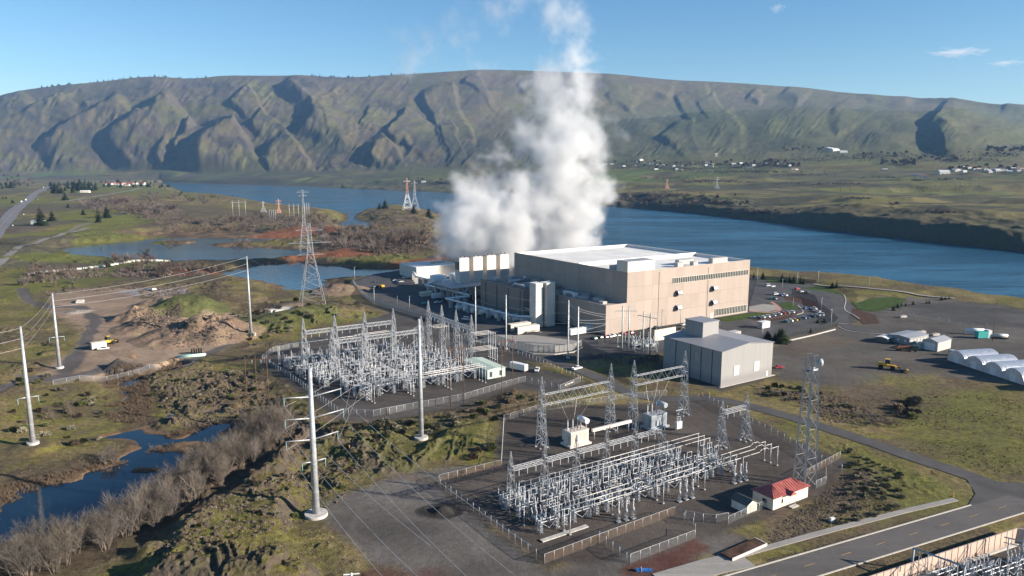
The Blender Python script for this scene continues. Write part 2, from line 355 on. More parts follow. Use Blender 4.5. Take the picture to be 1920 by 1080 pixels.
# ================================================================== materials
def nt(name):
    m = bpy.data.materials.new(name); m.use_nodes = True
    t = m.node_tree; t.nodes.clear()
    return m, t
def N(t, typ, **kw):
    n = t.nodes.new(typ)
    for k, v in kw.items():
        if k.startswith('_'): setattr(n, k[1:], v)
        else: n.inputs[k.replace('_', ' ')].default_value = v
    return n
def principled(t, rough=0.7, metal=0.0, spec=0.3):
    p = t.nodes.new('ShaderNodeBsdfPrincipled'); o = t.nodes.new('ShaderNodeOutputMaterial')
    p.inputs['Roughness'].default_value = rough; p.inputs['Metallic'].default_value = metal
    p.inputs['Specular IOR Level'].default_value = spec
    t.links.new(p.outputs[0], o.inputs['Surface'])
    return p, o
def mix(t, a, b, f, typ='MIX'):
    n = t.nodes.new('ShaderNodeMix'); n.data_type = 'RGBA'; n.blend_type = typ
    for s, v in ((6, a), (7, b), (0, f)):
        if hasattr(v, 'links') or hasattr(v, 'is_linked'): t.links.new(v, n.inputs[s])
        elif s == 0: n.inputs[s].default_value = v
        else: n.inputs[s].default_value = (*v, 1) if len(v) == 3 else v
    return n.outputs[2]
def ramp(t, v, lo, hi, a=0.0, b=1.0):
    n = t.nodes.new('ShaderNodeMapRange'); n.inputs[1].default_value = lo; n.inputs[2].default_value = hi
    n.inputs[3].default_value = a; n.inputs[4].default_value = b; t.links.new(v, n.inputs[0]); return n.outputs[0]
def noise(t, co, scale, detail=4, rough=0.55, dist=0.0):
    n = t.nodes.new('ShaderNodeTexNoise'); n.inputs['Scale'].default_value = scale; n.inputs['Detail'].default_value = detail
    n.inputs['Roughness'].default_value = rough; n.inputs['Distortion'].default_value = dist
    t.links.new(co, n.inputs['Vector']); return n.outputs[0]
def bump(t, p, h, dist, strength=0.6):
    b = t.nodes.new('ShaderNodeBump'); b.inputs['Distance'].default_value = dist; b.inputs['Strength'].default_value = strength
    t.links.new(h, b.inputs['Height']); t.links.new(b.outputs[0], p.inputs['Normal'])
def objco(t): return t.nodes.new('ShaderNodeTexCoord').outputs['Object']
def wpos(t): return t.nodes.new('ShaderNodeNewGeometry').outputs['Position']
_mc = {}
def M(name, col, rough=0.6, metal=0.0, var=0.12, scale=1.5, spec=0.3, rand=0.0, streak=0.0):
    """painted, concrete, wooden or metal surface with soiling and a little unevenness"""
    if name in _mc: return _mc[name]
    m, t = nt(name); p, o = principled(t, rough, metal, spec)
    co = objco(t); n1 = noise(t, co, scale, 5, 0.6)
    mp = t.nodes.new('ShaderNodeMapping'); mp.inputs['Scale'].default_value = (1, 1, 0.12); t.links.new(co, mp.inputs[0])
    n2 = noise(t, mp.outputs[0], scale*2.3, 3, 0.6)
    dark = tuple(c*(1-2.2*var) for c in col); lite = tuple(min(1, c*(1+1.2*var)) for c in col)
    c = mix(t, dark, lite, ramp(t, n1, 0.3, 0.7))
    if streak: c = mix(t, c, tuple(x*0.55 for x in col), ramp(t, n2, 0.55, 0.8, 0, streak))
    if rand:
        oi = t.nodes.new('ShaderNodeObjectInfo')
        h = t.nodes.new('ShaderNodeHueSaturation'); t.links.new(c, h.inputs['Color'])
        t.links.new(ramp(t, oi.outputs['Random'], 0, 1, 1-rand, 1+rand), h.inputs['Value']); c = h.outputs[0]
    t.links.new(c, p.inputs['Base Color'])
    t.links.new(ramp(t, n1, 0.3, 0.7, max(0, rough-.1), min(1, rough+.12)), p.inputs['Roughness'])
    _mc[name] = m; return m
def ground_mat():
    m, t = nt('ground_cover'); p, o = principled(t, 0.95, 0, 0.12)
    a = t.nodes.new('ShaderNodeVertexColor'); a.layer_name = 'cover'
    k = t.nodes.new('ShaderNodeAttribute'); k.attribute_name = 'tuft'
    co = wpos(t)
    big = noise(t, co, 0.09, 5, 0.6); mid = noise(t, co, 0.55, 5, 0.65); fine = noise(t, co, 2.6, 4, 0.7)
    v = N(t, 'ShaderNodeMath', _operation='MULTIPLY'); t.links.new(ramp(t, mid, 0.32, 0.68, 0.62, 1.38), v.inputs[0]); t.links.new(ramp(t, fine, 0.3, 0.7, 0.70, 1.30), v.inputs[1])
    h = t.nodes.new('ShaderNodeHueSaturation'); t.links.new(a.outputs[0], h.inputs['Color'])
    vm = t.nodes.new('ShaderNodeMix'); vm.data_type = 'FLOAT'; vm.inputs[2].default_value = 1.0
    t.links.new(k.outputs['Fac'], vm.inputs[0]); t.links.new(v.outputs[0], vm.inputs[3])
    t.links.new(vm.outputs[0], h.inputs['Value'])
    t.links.new(ramp(t, big, 0.3, 0.7, 0.486, 0.512), h.inputs['Hue'])
    brown = mix(t, h.outputs[0], (0.085, 0.062, 0.045), 0.0)
    br = brown.node; f = N(t, 'ShaderNodeMath', _operation='MULTIPLY'); t.links.new(k.outputs['Fac'], f.inputs[0]); t.links.new(ramp(t, noise(t, co, 0.23, 6, 0.7), 0.52, 0.66, 0, 0.6), f.inputs[1])
    t.links.new(f.outputs[0], br.inputs[0])
    t.links.new(brown, p.inputs['Base Color'])
    ad = N(t, 'ShaderNodeMath', _operation='ADD'); t.links.new(fine, ad.inputs[0]); t.links.new(mid, ad.inputs[1])
    bm_ = N(t, 'ShaderNodeMath', _operation='MULTIPLY'); t.links.new(ad.outputs[0], bm_.inputs[0]); t.links.new(ramp(t, k.outputs['Fac'], .3, 1, .12, 1), bm_.inputs[1]); bump(t, p, bm_.outputs[0], 0.5, 0.8)
    return m
def water_mat(name, col, wave, rough, scale=0.25):
    m, t = nt(name); p, o = principled(t, rough, 0, 0.5); p.inputs['IOR'].default_value = 1.33
    co = wpos(t); mp = t.nodes.new('ShaderNodeMapping'); mp.inputs['Scale'].default_value = (0.55, 1.3, 1); mp.inputs['Rotation'].default_value = (0, 0, 0.25); t.links.new(co, mp.inputs[0])
    n1 = noise(t, mp.outputs[0], scale, 5, 0.6, 0.4); ms = t.nodes.new('ShaderNodeMapping'); ms.inputs['Rotation'].default_value = (0, 0, .75); ms.inputs['Scale'].default_value = (0.35, 1.6, 1); t.links.new(co, ms.inputs[0]); n2 = noise(t, ms.outputs[0], 0.011, 5, 0.62, .6)
    c = mix(t, col, tuple(x*1.5 for x in col), ramp(t, n2, 0.4, 0.65)); t.links.new(c, p.inputs['Base Color'])
    t.links.new(ramp(t, n2, 0.4, 0.62, rough*0.35, rough*2.2), p.inputs['Roughness'])
    m2 = t.nodes.new('ShaderNodeMapping'); m2.inputs['Rotation'].default_value = (0, 0, .3); m2.inputs['Scale'].default_value = (.4, 1.5, 1); t.links.new(co, m2.inputs[0]); n3 = noise(t, m2.outputs[0], scale*.28, 5, .6, .5)
    hs_ = N(t, 'ShaderNodeMath', _operation='MULTIPLY_ADD'); t.links.new(n3, hs_.inputs[0]); hs_.inputs[1].default_value = 2.6; t.links.new(n1, hs_.inputs[2]); bump(t, p, hs_.outputs[0], wave, 1.0)
    return m
def asphalt_mat(name, col, wear=0.25):
    m, t = nt(name); p, o = principled(t, 0.9, 0, 0.2); co = wpos(t)
    n1 = noise(t, co, 0.07, 6, 0.65, 0.5); n2 = noise(t, co, 1.8, 5, 0.7); n3 = noise(t, co, 0.35, 4, .6)
    mp = t.nodes.new('ShaderNodeMapping'); mp.inputs['Rotation'].default_value = (0, 0, -ANG); mp.inputs['Scale'].default_value = (0.02, 0.55, 1); t.links.new(co, mp.inputs[0])
    n4 = noise(t, mp.outputs[0], 1.0, 4, 0.6)
    c = mix(t, tuple(x*(1-wear) for x in col), tuple(x*(1+wear) for x in col), ramp(t, n1, 0.35, 0.65))
    c = mix(t, c, tuple(x*1.35 for x in col), ramp(t, n4, 0.52, 0.7, 0, 0.5)); c = mix(t, c, tuple(x*.6 for x in col), ramp(t, n3, 0.58, 0.75, 0, .5))
    c2 = mix(t, c, (0.5, 0.5, 0.5), 1.0, 'MULTIPLY'); s = mix(t, c, c2, ramp(t, n2, 0.45, 0.75, 0, 0.55))
    t.links.new(s, p.inputs['Base Color']); bump(t, p, n2, 0.06, 0.6)
    return m
def mesh_fence_mat(name, col, cover):
    m, t = nt(name); o = t.nodes.new('ShaderNodeOutputMaterial'); d = N(t, 'ShaderNodeBsdfPrincipled', Roughness=0.5); 
    co = wpos(t); n = noise(t, co, 1.2, 2); t.links.new(mix(t, tuple(c*.75 for c in col), col, ramp(t, n, .35, .65)), d.inputs['Base Color'])
    tr = t.nodes.new('ShaderNodeBsdfTransparent'); mx = t.nodes.new('ShaderNodeMixShader'); mx.inputs[0].default_value = cover
    t.links.new(tr.outputs[0], mx.inputs[1]); t.links.new(d.outputs[0], mx.inputs[2]); t.links.new(mx.outputs[0], o.inputs['Surface'])
    return m

GALV = M('galvanised_steel', (0.39, 0.40, 0.415), 0.45, 0.25, 0.10, 0.9, 0.5)
GALV2 = M('weathered_galvanised_steel', (0.40, 0.42, 0.445), 0.5, 0.25, 0.14, 0.6, 0.5, streak=.2)
PORC = M('grey_porcelain', (0.56, 0.57, 0.59), 0.25, 0, 0.08, 3, 0.5)
BROWNPORC = M('brown_porcelain', (0.16, 0.075, 0.045), 0.25, 0, 0.1, 3, 0.5)
ALU = M('aluminium_tube', (0.48, 0.465, 0.445), 0.45, 0.3, 0.06, 1, 0.5)
CONC = M('concrete', (0.46, 0.43, 0.39), 0.85, 0, 0.12, 0.8, 0.2, streak=.3)
BLUEGREY = M('blue_grey_cabinet_paint', (0.31, 0.345, 0.37), 0.4, 0, 0.1, 1.5, 0.4)
WHITE = M('white_paint', (0.70, 0.69, 0.67), 0.45, 0, 0.05, 1, 0.4, streak=.12)
BEIGE = M('beige_wall_panel', (0.45, 0.345, 0.265), 0.85, 0, 0.05, 0.12, 0.2, streak=.12)
PALE = M('pale_wall_panel', (0.60, 0.545, 0.475), 0.8, 0, 0.04, 0.3, 0.2, streak=.1)
CREAM = M('cream_siding', (0.66, 0.60, 0.48), 0.75, 0, 0.06, 1, 0.2)
SHEDGREY = M('grey_ribbed_siding', (0.40, 0.385, 0.37), 0.6, 0.0, 0.04, 0.3, 0.3, streak=.12)
ROOFGREY = M('grey_metal_roof', (0.36, 0.36, 0.37), 0.45, 0.2, 0.06, 0.3, 0.4)
WOOD = M('weathered_pole_wood', (0.15, 0.085, 0.055), 0.8, 0, 0.2, 1.2, 0.2, streak=.3)
DARK = M('dark_grey_metal', (0.05, 0.055, 0.06), 0.5, 0.2, 0.1, 2, 0.3)
GLASS = M('dark_window_glass', (0.035, 0.05, 0.055), 0.08, 0, 0.1, 0.3, 0.6)
RUBBER = M('tyre_rubber', (0.02, 0.02, 0.021), 0.8, 0, 0.1, 3, 0.2)
YEL = M('yellow_machine_paint', (0.62, 0.36, 0.03), 0.45, 0, 0.1, 2, 0.4, streak=.2)
REDROOF = M('red_metal_roof', (0.33, 0.085, 0.072), 0.6, 0, 0.16, 0.8, 0.4, streak=.15)
TEAL = M('teal_paint', (0.05, 0.36, 0.33), 0.5, 0, 0.1, 2, 0.3)
SAGE = M('pale_sage_siding', (0.42, 0.50, 0.43), 0.6, 0, 0.06, 0.6, 0.3, streak=.1)
ORANGE = M('orange_lumber', (0.55, 0.27, 0.10), 0.7, 0, 0.1, 2, 0.2)
REDW = M('aviation_red_paint', (0.56, 0.29, 0.22), 0.6, 0, 0.1, 1, 0.3)
ROOFW = M('white_roof_membrane', (0.70, 0.68, 0.64), 0.7, 0, 0.07, 0.08, 0.3, streak=.0)
WIRE = M('conductor_wire', (0.42, 0.41, 0.40), 0.5, 0.3, 0.05, 1, 0.4)
# ================================================================== ground colour
def C(*c): return np.array(c)
nX = Y.shape
sl = np.zeros_like(H)
dHr = np.gradient(H, axis=0)/np.gradient(RR, axis=0); dHt = np.gradient(H, axis=1)/(np.gradient(TH, axis=1)*RR)
slope = np.hypot(dHr, dHt)
n1 = fbm(X/70, Y/70, 5, 101)[..., None]; n2 = fbm(X/22, Y/22, 5, 103)[..., None]; n3 = fbm(X/260, Y/260, 4, 105)[..., None]
g_green, g_olive, g_dry, g_brown = C(.148,.140,.032), C(.150,.127,.045), C(.190,.145,.072), C(.105,.078,.052)
col = g_olive*(1-sstep(.45,.62,n1))+g_green*sstep(.45,.62,n1)
col = col*(1-sstep(.50,.66,n2)*.75)+g_dry*sstep(.50,.66,n2)*.75
col = col*(1-sstep(.48,.60,1-n2)*.75)+g_brown*sstep(.48,.60,1-n2)*.75
tuft = np.ones_like(H)
def paint(mask, c, tf=None, k=1.0):
    global col, tuft
    m_ = np.clip(mask*k, 0, 1); col = col*(1-m_[..., None])+np.asarray(c)*m_[..., None]
    if tf is not None: tuft = tuft*(1-m_)+tf*m_
def region(pix, c, f=6, z=0.0, tf=None, k=1.0, w=10, ws=12):
    d = polysd(X, Y, poly(pix, z) if not isinstance(pix[0], tuple) or pix[0][1] > 300 else pix)+(fbm(X/ws, Y/ws, 3, 107)-.5)*w*2
    paint(sstep(f, -f, d), c, tf, k)
edge = (fbm(X/9, Y/9, 4, 109)-.5)
# rock
rockm = np.clip(sstep(.42, .95, slope)*(RR < 2500)+0.35*rock*sstep(.54, .66, fbm(X/7, Y/7, 4, 111)), 0, 1)
rockm = np.maximum(rockm, 0.8*np.clip(out, 0, 1)*rock*sstep(.48, .70, vnoise(X/2.5, Y/2.5, 112)))
paint(rock*sstep(.44,.58,fbm(X/12, Y/12, 4, 113)), C(.120,.112,.028), 1, .75)
paint(rockm, C(.078,.062,.051), .8, .92)
paint(hum*(RR < 1600), C(.085,.066,.048), 1, .6)
# brown scrubby ground around the creek and between the yards
for P, cc, k in (([(0,880),(160,840),(240,800),(460,780),(560,800),(470,920),(300,1010),(100,1120),(-80,1120),(-80,1000)], C(.075,.056,.042), .85),
             ([(560,770),(700,790),(880,750),(1000,725),(1010,765),(930,780),(800,800),(640,850),(560,830)], C(.105,.078,.052), .6),
             ([(130,700),(300,700),(420,700),(560,690),(520,760),(380,740),(240,760),(140,800)], C(.11,.085,.055), .45),
             ([(1560,720),(1700,705),(1800,700),(1860,720),(1780,770),(1640,760),(1570,745)], C(.10,.075,.055), .7),
             ([(90,500),(330,480),(420,505),(420,530),(250,520),(120,545)], C(.075,.06,.05), .7),
             ([(640,480),(840,470),(830,430),(700,430),(590,450),(590,475)], C(.085,.062,.048), .75),
             ([(240,430),(310,390),(520,400),(640,430),(560,440),(430,425),(300,430)], C(.085,.07,.052), .6)):
    region(P, cc, 12, 0, None, k, 16, 25)
# bright grass
for P in ([(0,480),(70,470),(200,490),(230,520),(120,540),(30,560),(0,600)], [(600,490),(650,483),(700,480),(770,478),(835,474),(830,482),(700,492),(600,500)], [(110,400),(240,405),(300,420),(180,440),(100,440)], [(140,345),(280,350),(420,372),(380,385),(220,372),(130,372)], [(1480,800),(1600,845),(1760,900),(1790,930),(1650,965),(1640,900),(1560,850)], [(1700,740),(1925,720),(1925,870),(1800,850),(1700,800)], [(1580,700),(1650,700),(1740,705),(1720,720),(1600,715)]):
    region(P, C(.115,.125,.026), 10, 0, None, .65, 16, 22)
region([(560,780),(800,800),(930,790),(920,850),(880,860),(700,895)], C(.10,.105,.03), 8, 0, None, .5, 16, 16)
# gravel, dirt
def zone(P, c, f, wob_, tf, k=1.0): paint(sstep(f, -f, polysd(X, Y, P)+edge*wob_), c, tf, k)
zone(A_LOT, C(.120,.108,.096), 3, 9, .45); zone(A_SITE, C(.060,.058,.057), 2, 3, .3); zone(A_SUBB, C(.080,.071,.064), 2, 4, .4); zone(A_SUBA, C(.076,.064,.055), 2, 4, .4)
zone(A_FIELD, C(.098,.088,.077), 6, 16, .5); zone(A_YARD2, C(.074,.070,.066), 4, 10, .4)
zone(A_DIRT, C(.27,.195,.135), 5, 12, .5); zone(A_WH, C(.07,.062,.055), 2, 6, .4)
region([(1445,650),(1560,630),(1600,640),(1500,665)], C(.12,.09,.06), 6, 0, .6, .6); region([(1480,670),(1700,668),(1800,690),(1600,695)], C(.09,.075,.06), 6, 0, .5, .5)
region([(1150,1075),(1300,1010),(1320,1025),(1250,1085)], C(.095,.040,.030), 2, 0, .5, .9, 3, 6); region([(700,1070),(800,1055),(880,1080),(760,1110)], C(.085,.042,.032), 4, 0, .5, .7, 8, 8)
region([(1440,975),(1560,930),(1600,880),(1640,890),(1650,960),(1480,1020),(1440,1010)], C(.13,.095,.07), 5, 0, .9, .7, 10, 8)
zone(SUBC, C(.07,.062,.056), 2, 3, .4)
tr1, _, _ = linesd(X, Y, poly([(560,800),(680,850),(700,880),(820,905)])); paint(sstep(3.5, 1.5, tr1+edge*3), C(.12,.095,.07), .6, .7)
for P, w in (([(-60,760),(10,730),(60,708),(120,705),(170,620),(180,600),(150,575),(95,575),(50,560),(40,540)], 5), ([(-40,520),(20,480),(80,455),(150,430),(260,400),(270,396)], 5), ([(40,705),(110,712),(200,690),(330,688),(440,640),(520,575)], 4)):
    d, _, _ = linesd(X, Y, poly(P)); paint(sstep(w, w*.5, d+edge*4), C(.10,.09,.085) if P[0][1] != 520 else C(.16,.14,.12), .4, .95)
paint(np.clip(heap, 0, 1), C(.235,.165,.11), .8, .9)
d, _, _ = linesd(X, Y, poly([(150,562),(300,560)])); 
for (px, py), r, c in (((222,688), 9, C(.10,.092,.086)), ((830,958), 5, C(.03,.027,.025)), ((145,585), 10, C(.36,.31,.26)), ((290,545), 22, C(.23,.22,.22)), ((350,585), 26, C(.085,.10,.03)), ((540,600), 30, C(.10,.11,.035))):
    gx_, gy_ = G(px, py); paint(sstep(r, r*.7, np.hypot((X-gx_)/1.3, Y-gy_)+edge*r*.7), c, .9, .9)
paint(sstep(.6, .9, slope)*(heap > .3), C(.19,.13,.085), .9, .6)
# wheel tracks, patches and fans of fines on the gravel
grav = np.zeros_like(H)
for P in (A_LOT, A_SITE, A_SUBA, A_SUBB, A_FIELD, A_YARD2, A_DIRT): grav = np.maximum(grav, sstep(4, -4, polysd(X, Y, P)))
gv = 1+grav*((fbm(X/32, Y/20, 5, 161)-.5)*.9+(fbm(X/6, Y/6, 3, 163)-.5)*.35)
col = col*np.clip(gv, .5, 1.6)[..., None]
trk = np.abs(np.sin((X*.5+Y*.22+fbm(X/40, Y/40, 2, 165)*30)*.9))
col = col*(1+(grav*sstep(.93, 1, trk)*sstep(.5, .6, fbm(X/50, Y/50, 3, 167))*.12))[..., None]
# shores: mud, reeds, the rusty marsh plants
for sd_, w, lv in ((sd_creek, 7, -3), (sd_c2, 4, -3), (sd_p1, 16, -5), (sd_p2, 16, -5)):
    paint(sstep(w, w*.2, sd_+edge*w), C(.080,.056,.038), .9, .85)
    paint(sstep(w*.6, 0, sd_+edge*w*1.2)*sstep(.46, .58, fbm(X/14, Y/14, 3, 121)), C(.20,.13,.075), .9, .8)
for P in ([(480,436),(560,430),(640,428),(640,440),(560,444),(480,444)], [(440,478),(560,470),(690,476),(690,486),(560,490),(480,486)], [(590,515),(780,492),(830,490),(780,505),(640,522)], [(150,460),(290,444),(300,448),(170,464)], [(310,505),(420,510),(400,520),(300,520)]):
    region(P, C(.19,.072,.035), 8, -4, .9, .85, 14, 18)
paint(sstep(14, 2, sdr)*(Y < Ysh[None, :]+5)*(Y < 4000), C(.075,.06,.048), .9, .8)
# far plain and hills
fp = (Y > Ysh[None, :]-5)*1.0
u_ = sstep(20, 260, Y-Ysh[None, :])
c_field = C(.170,.147,.058)*(1-sstep(.42,.60,n3))+C(.130,.135,.042)*sstep(.42,.60,n3)
c_field = c_field*(1-.45*sstep(.5,.62,fbm(X/240, Y/70, 4, 131))[..., None])+C(.10,.082,.048)*.45*sstep(.5,.62,fbm(X/240, Y/70, 4, 131))[..., None]
far = fp*1.0
col = col*(1-far[..., None])+c_field*far[..., None]
bank = fp*(1-u_); paint(bank, C(.070,.060,.045), .9, .8)
paint(fp*pl*sstep(.50, .56, fbm(X/150, Y/34, 6, 139))*sstep(.46, .56, fbm(X/500, Y/260, 3, 140)), C(.060,.056,.036), .9, .75)
paint(fp*pl*sstep(.545, .60, fbm(X/210, Y/80, 5, 133)), C(.050,.050,.036), .9, .8)
paint(fp*pl*sstep(.52, .56, fbm(X/330+9, Y/200, 4, 135))*sstep(1900, 2400, Y), C(.070,.060,.056), .9, .55)
paint(fp*pl*sstep(.56, .60, fbm(X/300+4, Y/300, 3, 137))*sstep(2000, 2500, Y), C(.09,.135,.035), .6, .7)
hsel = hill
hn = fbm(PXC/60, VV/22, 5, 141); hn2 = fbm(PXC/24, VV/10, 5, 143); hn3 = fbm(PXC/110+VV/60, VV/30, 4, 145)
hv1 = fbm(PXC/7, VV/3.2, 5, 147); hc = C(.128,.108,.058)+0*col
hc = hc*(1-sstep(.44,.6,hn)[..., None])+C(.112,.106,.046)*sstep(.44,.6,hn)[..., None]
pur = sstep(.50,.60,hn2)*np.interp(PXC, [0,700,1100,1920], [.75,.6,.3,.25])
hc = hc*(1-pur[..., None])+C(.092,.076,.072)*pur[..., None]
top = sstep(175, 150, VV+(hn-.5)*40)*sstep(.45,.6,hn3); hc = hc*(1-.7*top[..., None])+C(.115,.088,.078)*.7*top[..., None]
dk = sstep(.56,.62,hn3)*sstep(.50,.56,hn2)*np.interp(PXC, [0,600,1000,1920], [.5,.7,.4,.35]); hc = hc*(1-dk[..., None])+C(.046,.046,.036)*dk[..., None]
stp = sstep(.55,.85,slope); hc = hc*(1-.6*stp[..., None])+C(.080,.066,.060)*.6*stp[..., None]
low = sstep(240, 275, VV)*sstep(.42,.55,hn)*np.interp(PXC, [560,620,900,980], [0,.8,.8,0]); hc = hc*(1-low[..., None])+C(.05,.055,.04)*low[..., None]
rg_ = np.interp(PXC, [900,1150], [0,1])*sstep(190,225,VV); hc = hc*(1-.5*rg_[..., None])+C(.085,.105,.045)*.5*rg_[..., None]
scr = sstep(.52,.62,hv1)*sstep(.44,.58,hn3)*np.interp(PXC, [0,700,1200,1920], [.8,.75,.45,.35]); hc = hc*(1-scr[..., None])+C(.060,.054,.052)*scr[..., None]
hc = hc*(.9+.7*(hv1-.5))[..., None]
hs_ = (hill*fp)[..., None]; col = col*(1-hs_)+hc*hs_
shelf_ = fp*(1-hill)*np.interp(PXC, [290, 330, 940, 1010], [0, 1, 1, 0])*(Y > 2200); paint(shelf_*(.55+.45*sstep(.42, .56, fbm(X/160, Y/60, 5, 155))), C(.072,.066,.044), .9, .85)
paint(shelf_*sstep(.52, .6, fbm(X/220, Y/140, 4, 157)), C(.110,.118,.045), .9, .6)
left_ = ((PXC < 300) & (Y > 700) & (Y < 4600)); 
paint(left_*sstep(.47,.56,fbm(X/190, Y/230, 4, 153)), C(.125,.135,.032), .9, .8)
paint(left_*sstep(.54,.62,fbm(X/160, Y/260, 4, 151)), C(.085,.070,.060), .9, .7)
for P in ([(930,265-0),(1000,265)],): pass
col = np.clip(col, 0.01, 1)
tuft = np.clip(tuft, 0, 1)

def grid_mesh(name, V, nr, nc, mat):
    me = bpy.data.meshes.new(name)
    idx = np.arange(nr*nc).reshape(nr, nc)
    q = np.stack([idx[:-1, :-1], idx[:-1, 1:], idx[1:, 1:], idx[1:, :-1]], -1).reshape(-1, 4)
    me.vertices.add(nr*nc); me.vertices.foreach_set('co', V.astype(np.float32).ravel())
    me.loops.add(q.size); me.loops.foreach_set('vertex_index', q.astype(np.int32).ravel())
    me.polygons.add(len(q)); me.polygons.foreach_set('loop_start', (np.arange(len(q))*4).astype(np.int32))
    try: me.polygons.foreach_set('loop_total', np.full(len(q), 4, np.int32))
    except Exception: pass
    me.polygons.foreach_set('use_smooth', np.ones(len(q), bool))
    me.update(calc_edges=True); me.materials.append(mat)
    return me
gme = grid_mesh('ground', np.stack([X, Y, H], -1).reshape(-1, 3), X.shape[0], X.shape[1], ground_mat())
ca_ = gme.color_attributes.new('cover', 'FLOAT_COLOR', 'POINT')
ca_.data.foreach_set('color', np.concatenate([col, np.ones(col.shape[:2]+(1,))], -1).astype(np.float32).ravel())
ta_ = gme.attributes.new('tuft', 'FLOAT', 'POINT'); ta_.data.foreach_set('value', tuft.astype(np.float32).ravel())
ground = bpy.data.objects.new('ground', gme); scene.collection.objects.link(ground); ground['kind'] = 'structure'
del n1, n2, n3, hn, hn2, hn3, hc, c_field, dHr, dHt

def sheet(name, P, z, mat, label=None, kind='structure', thick=0.0):
    bm = bmesh.new(); vs = [bm.verts.new((p[0], p[1], p[2] if len(p) > 2 else z)) for p in P]
    f = bm.faces.new(vs); 
    if f.normal.z < 0: f.normal_flip()
    bm.normal_update()
    if thick:
        r_ = bmesh.ops.extrude_face_region(bm, geom=[f]); 
        for v in r_['geom']:
            if isinstance(v, bmesh.types.BMVert): v.co.z -= thick
        bmesh.ops.recalc_face_normals(bm, faces=bm.faces)
    bmesh.ops.triangulate(bm, faces=[q for q in bm.faces if len(q.verts) > 4])
    me = bpy.data.meshes.new(name); bm.to_mesh(me); bm.free(); me.materials.append(mat)
    o = bpy.data.objects.new(name, me); scene.collection.objects.link(o)
    if kind: o['kind'] = kind
    return o
sheet('river', [(-9000,5500),(-2800,380),(500,300),(1800,300),(2200,1200),(900,5500)], -10.0, water_mat('river_water', (0.018,0.072,0.120), 0.75, 0.11, 0.22))
sheet('pond', [(-760,560),(-100,520),(-60,640),(-90,1020),(-900,1050)], -5.0, water_mat('pond_water', (0.012,0.028,0.035), 0.03, 0.04, 0.5))
sheet('creek', [(-260,130),(-60,150),(-90,420),(-230,420),(-330,300)], -3.0, water_mat('creek_water', (0.004,0.012,0.024), 0.015, 0.03, 0.8))
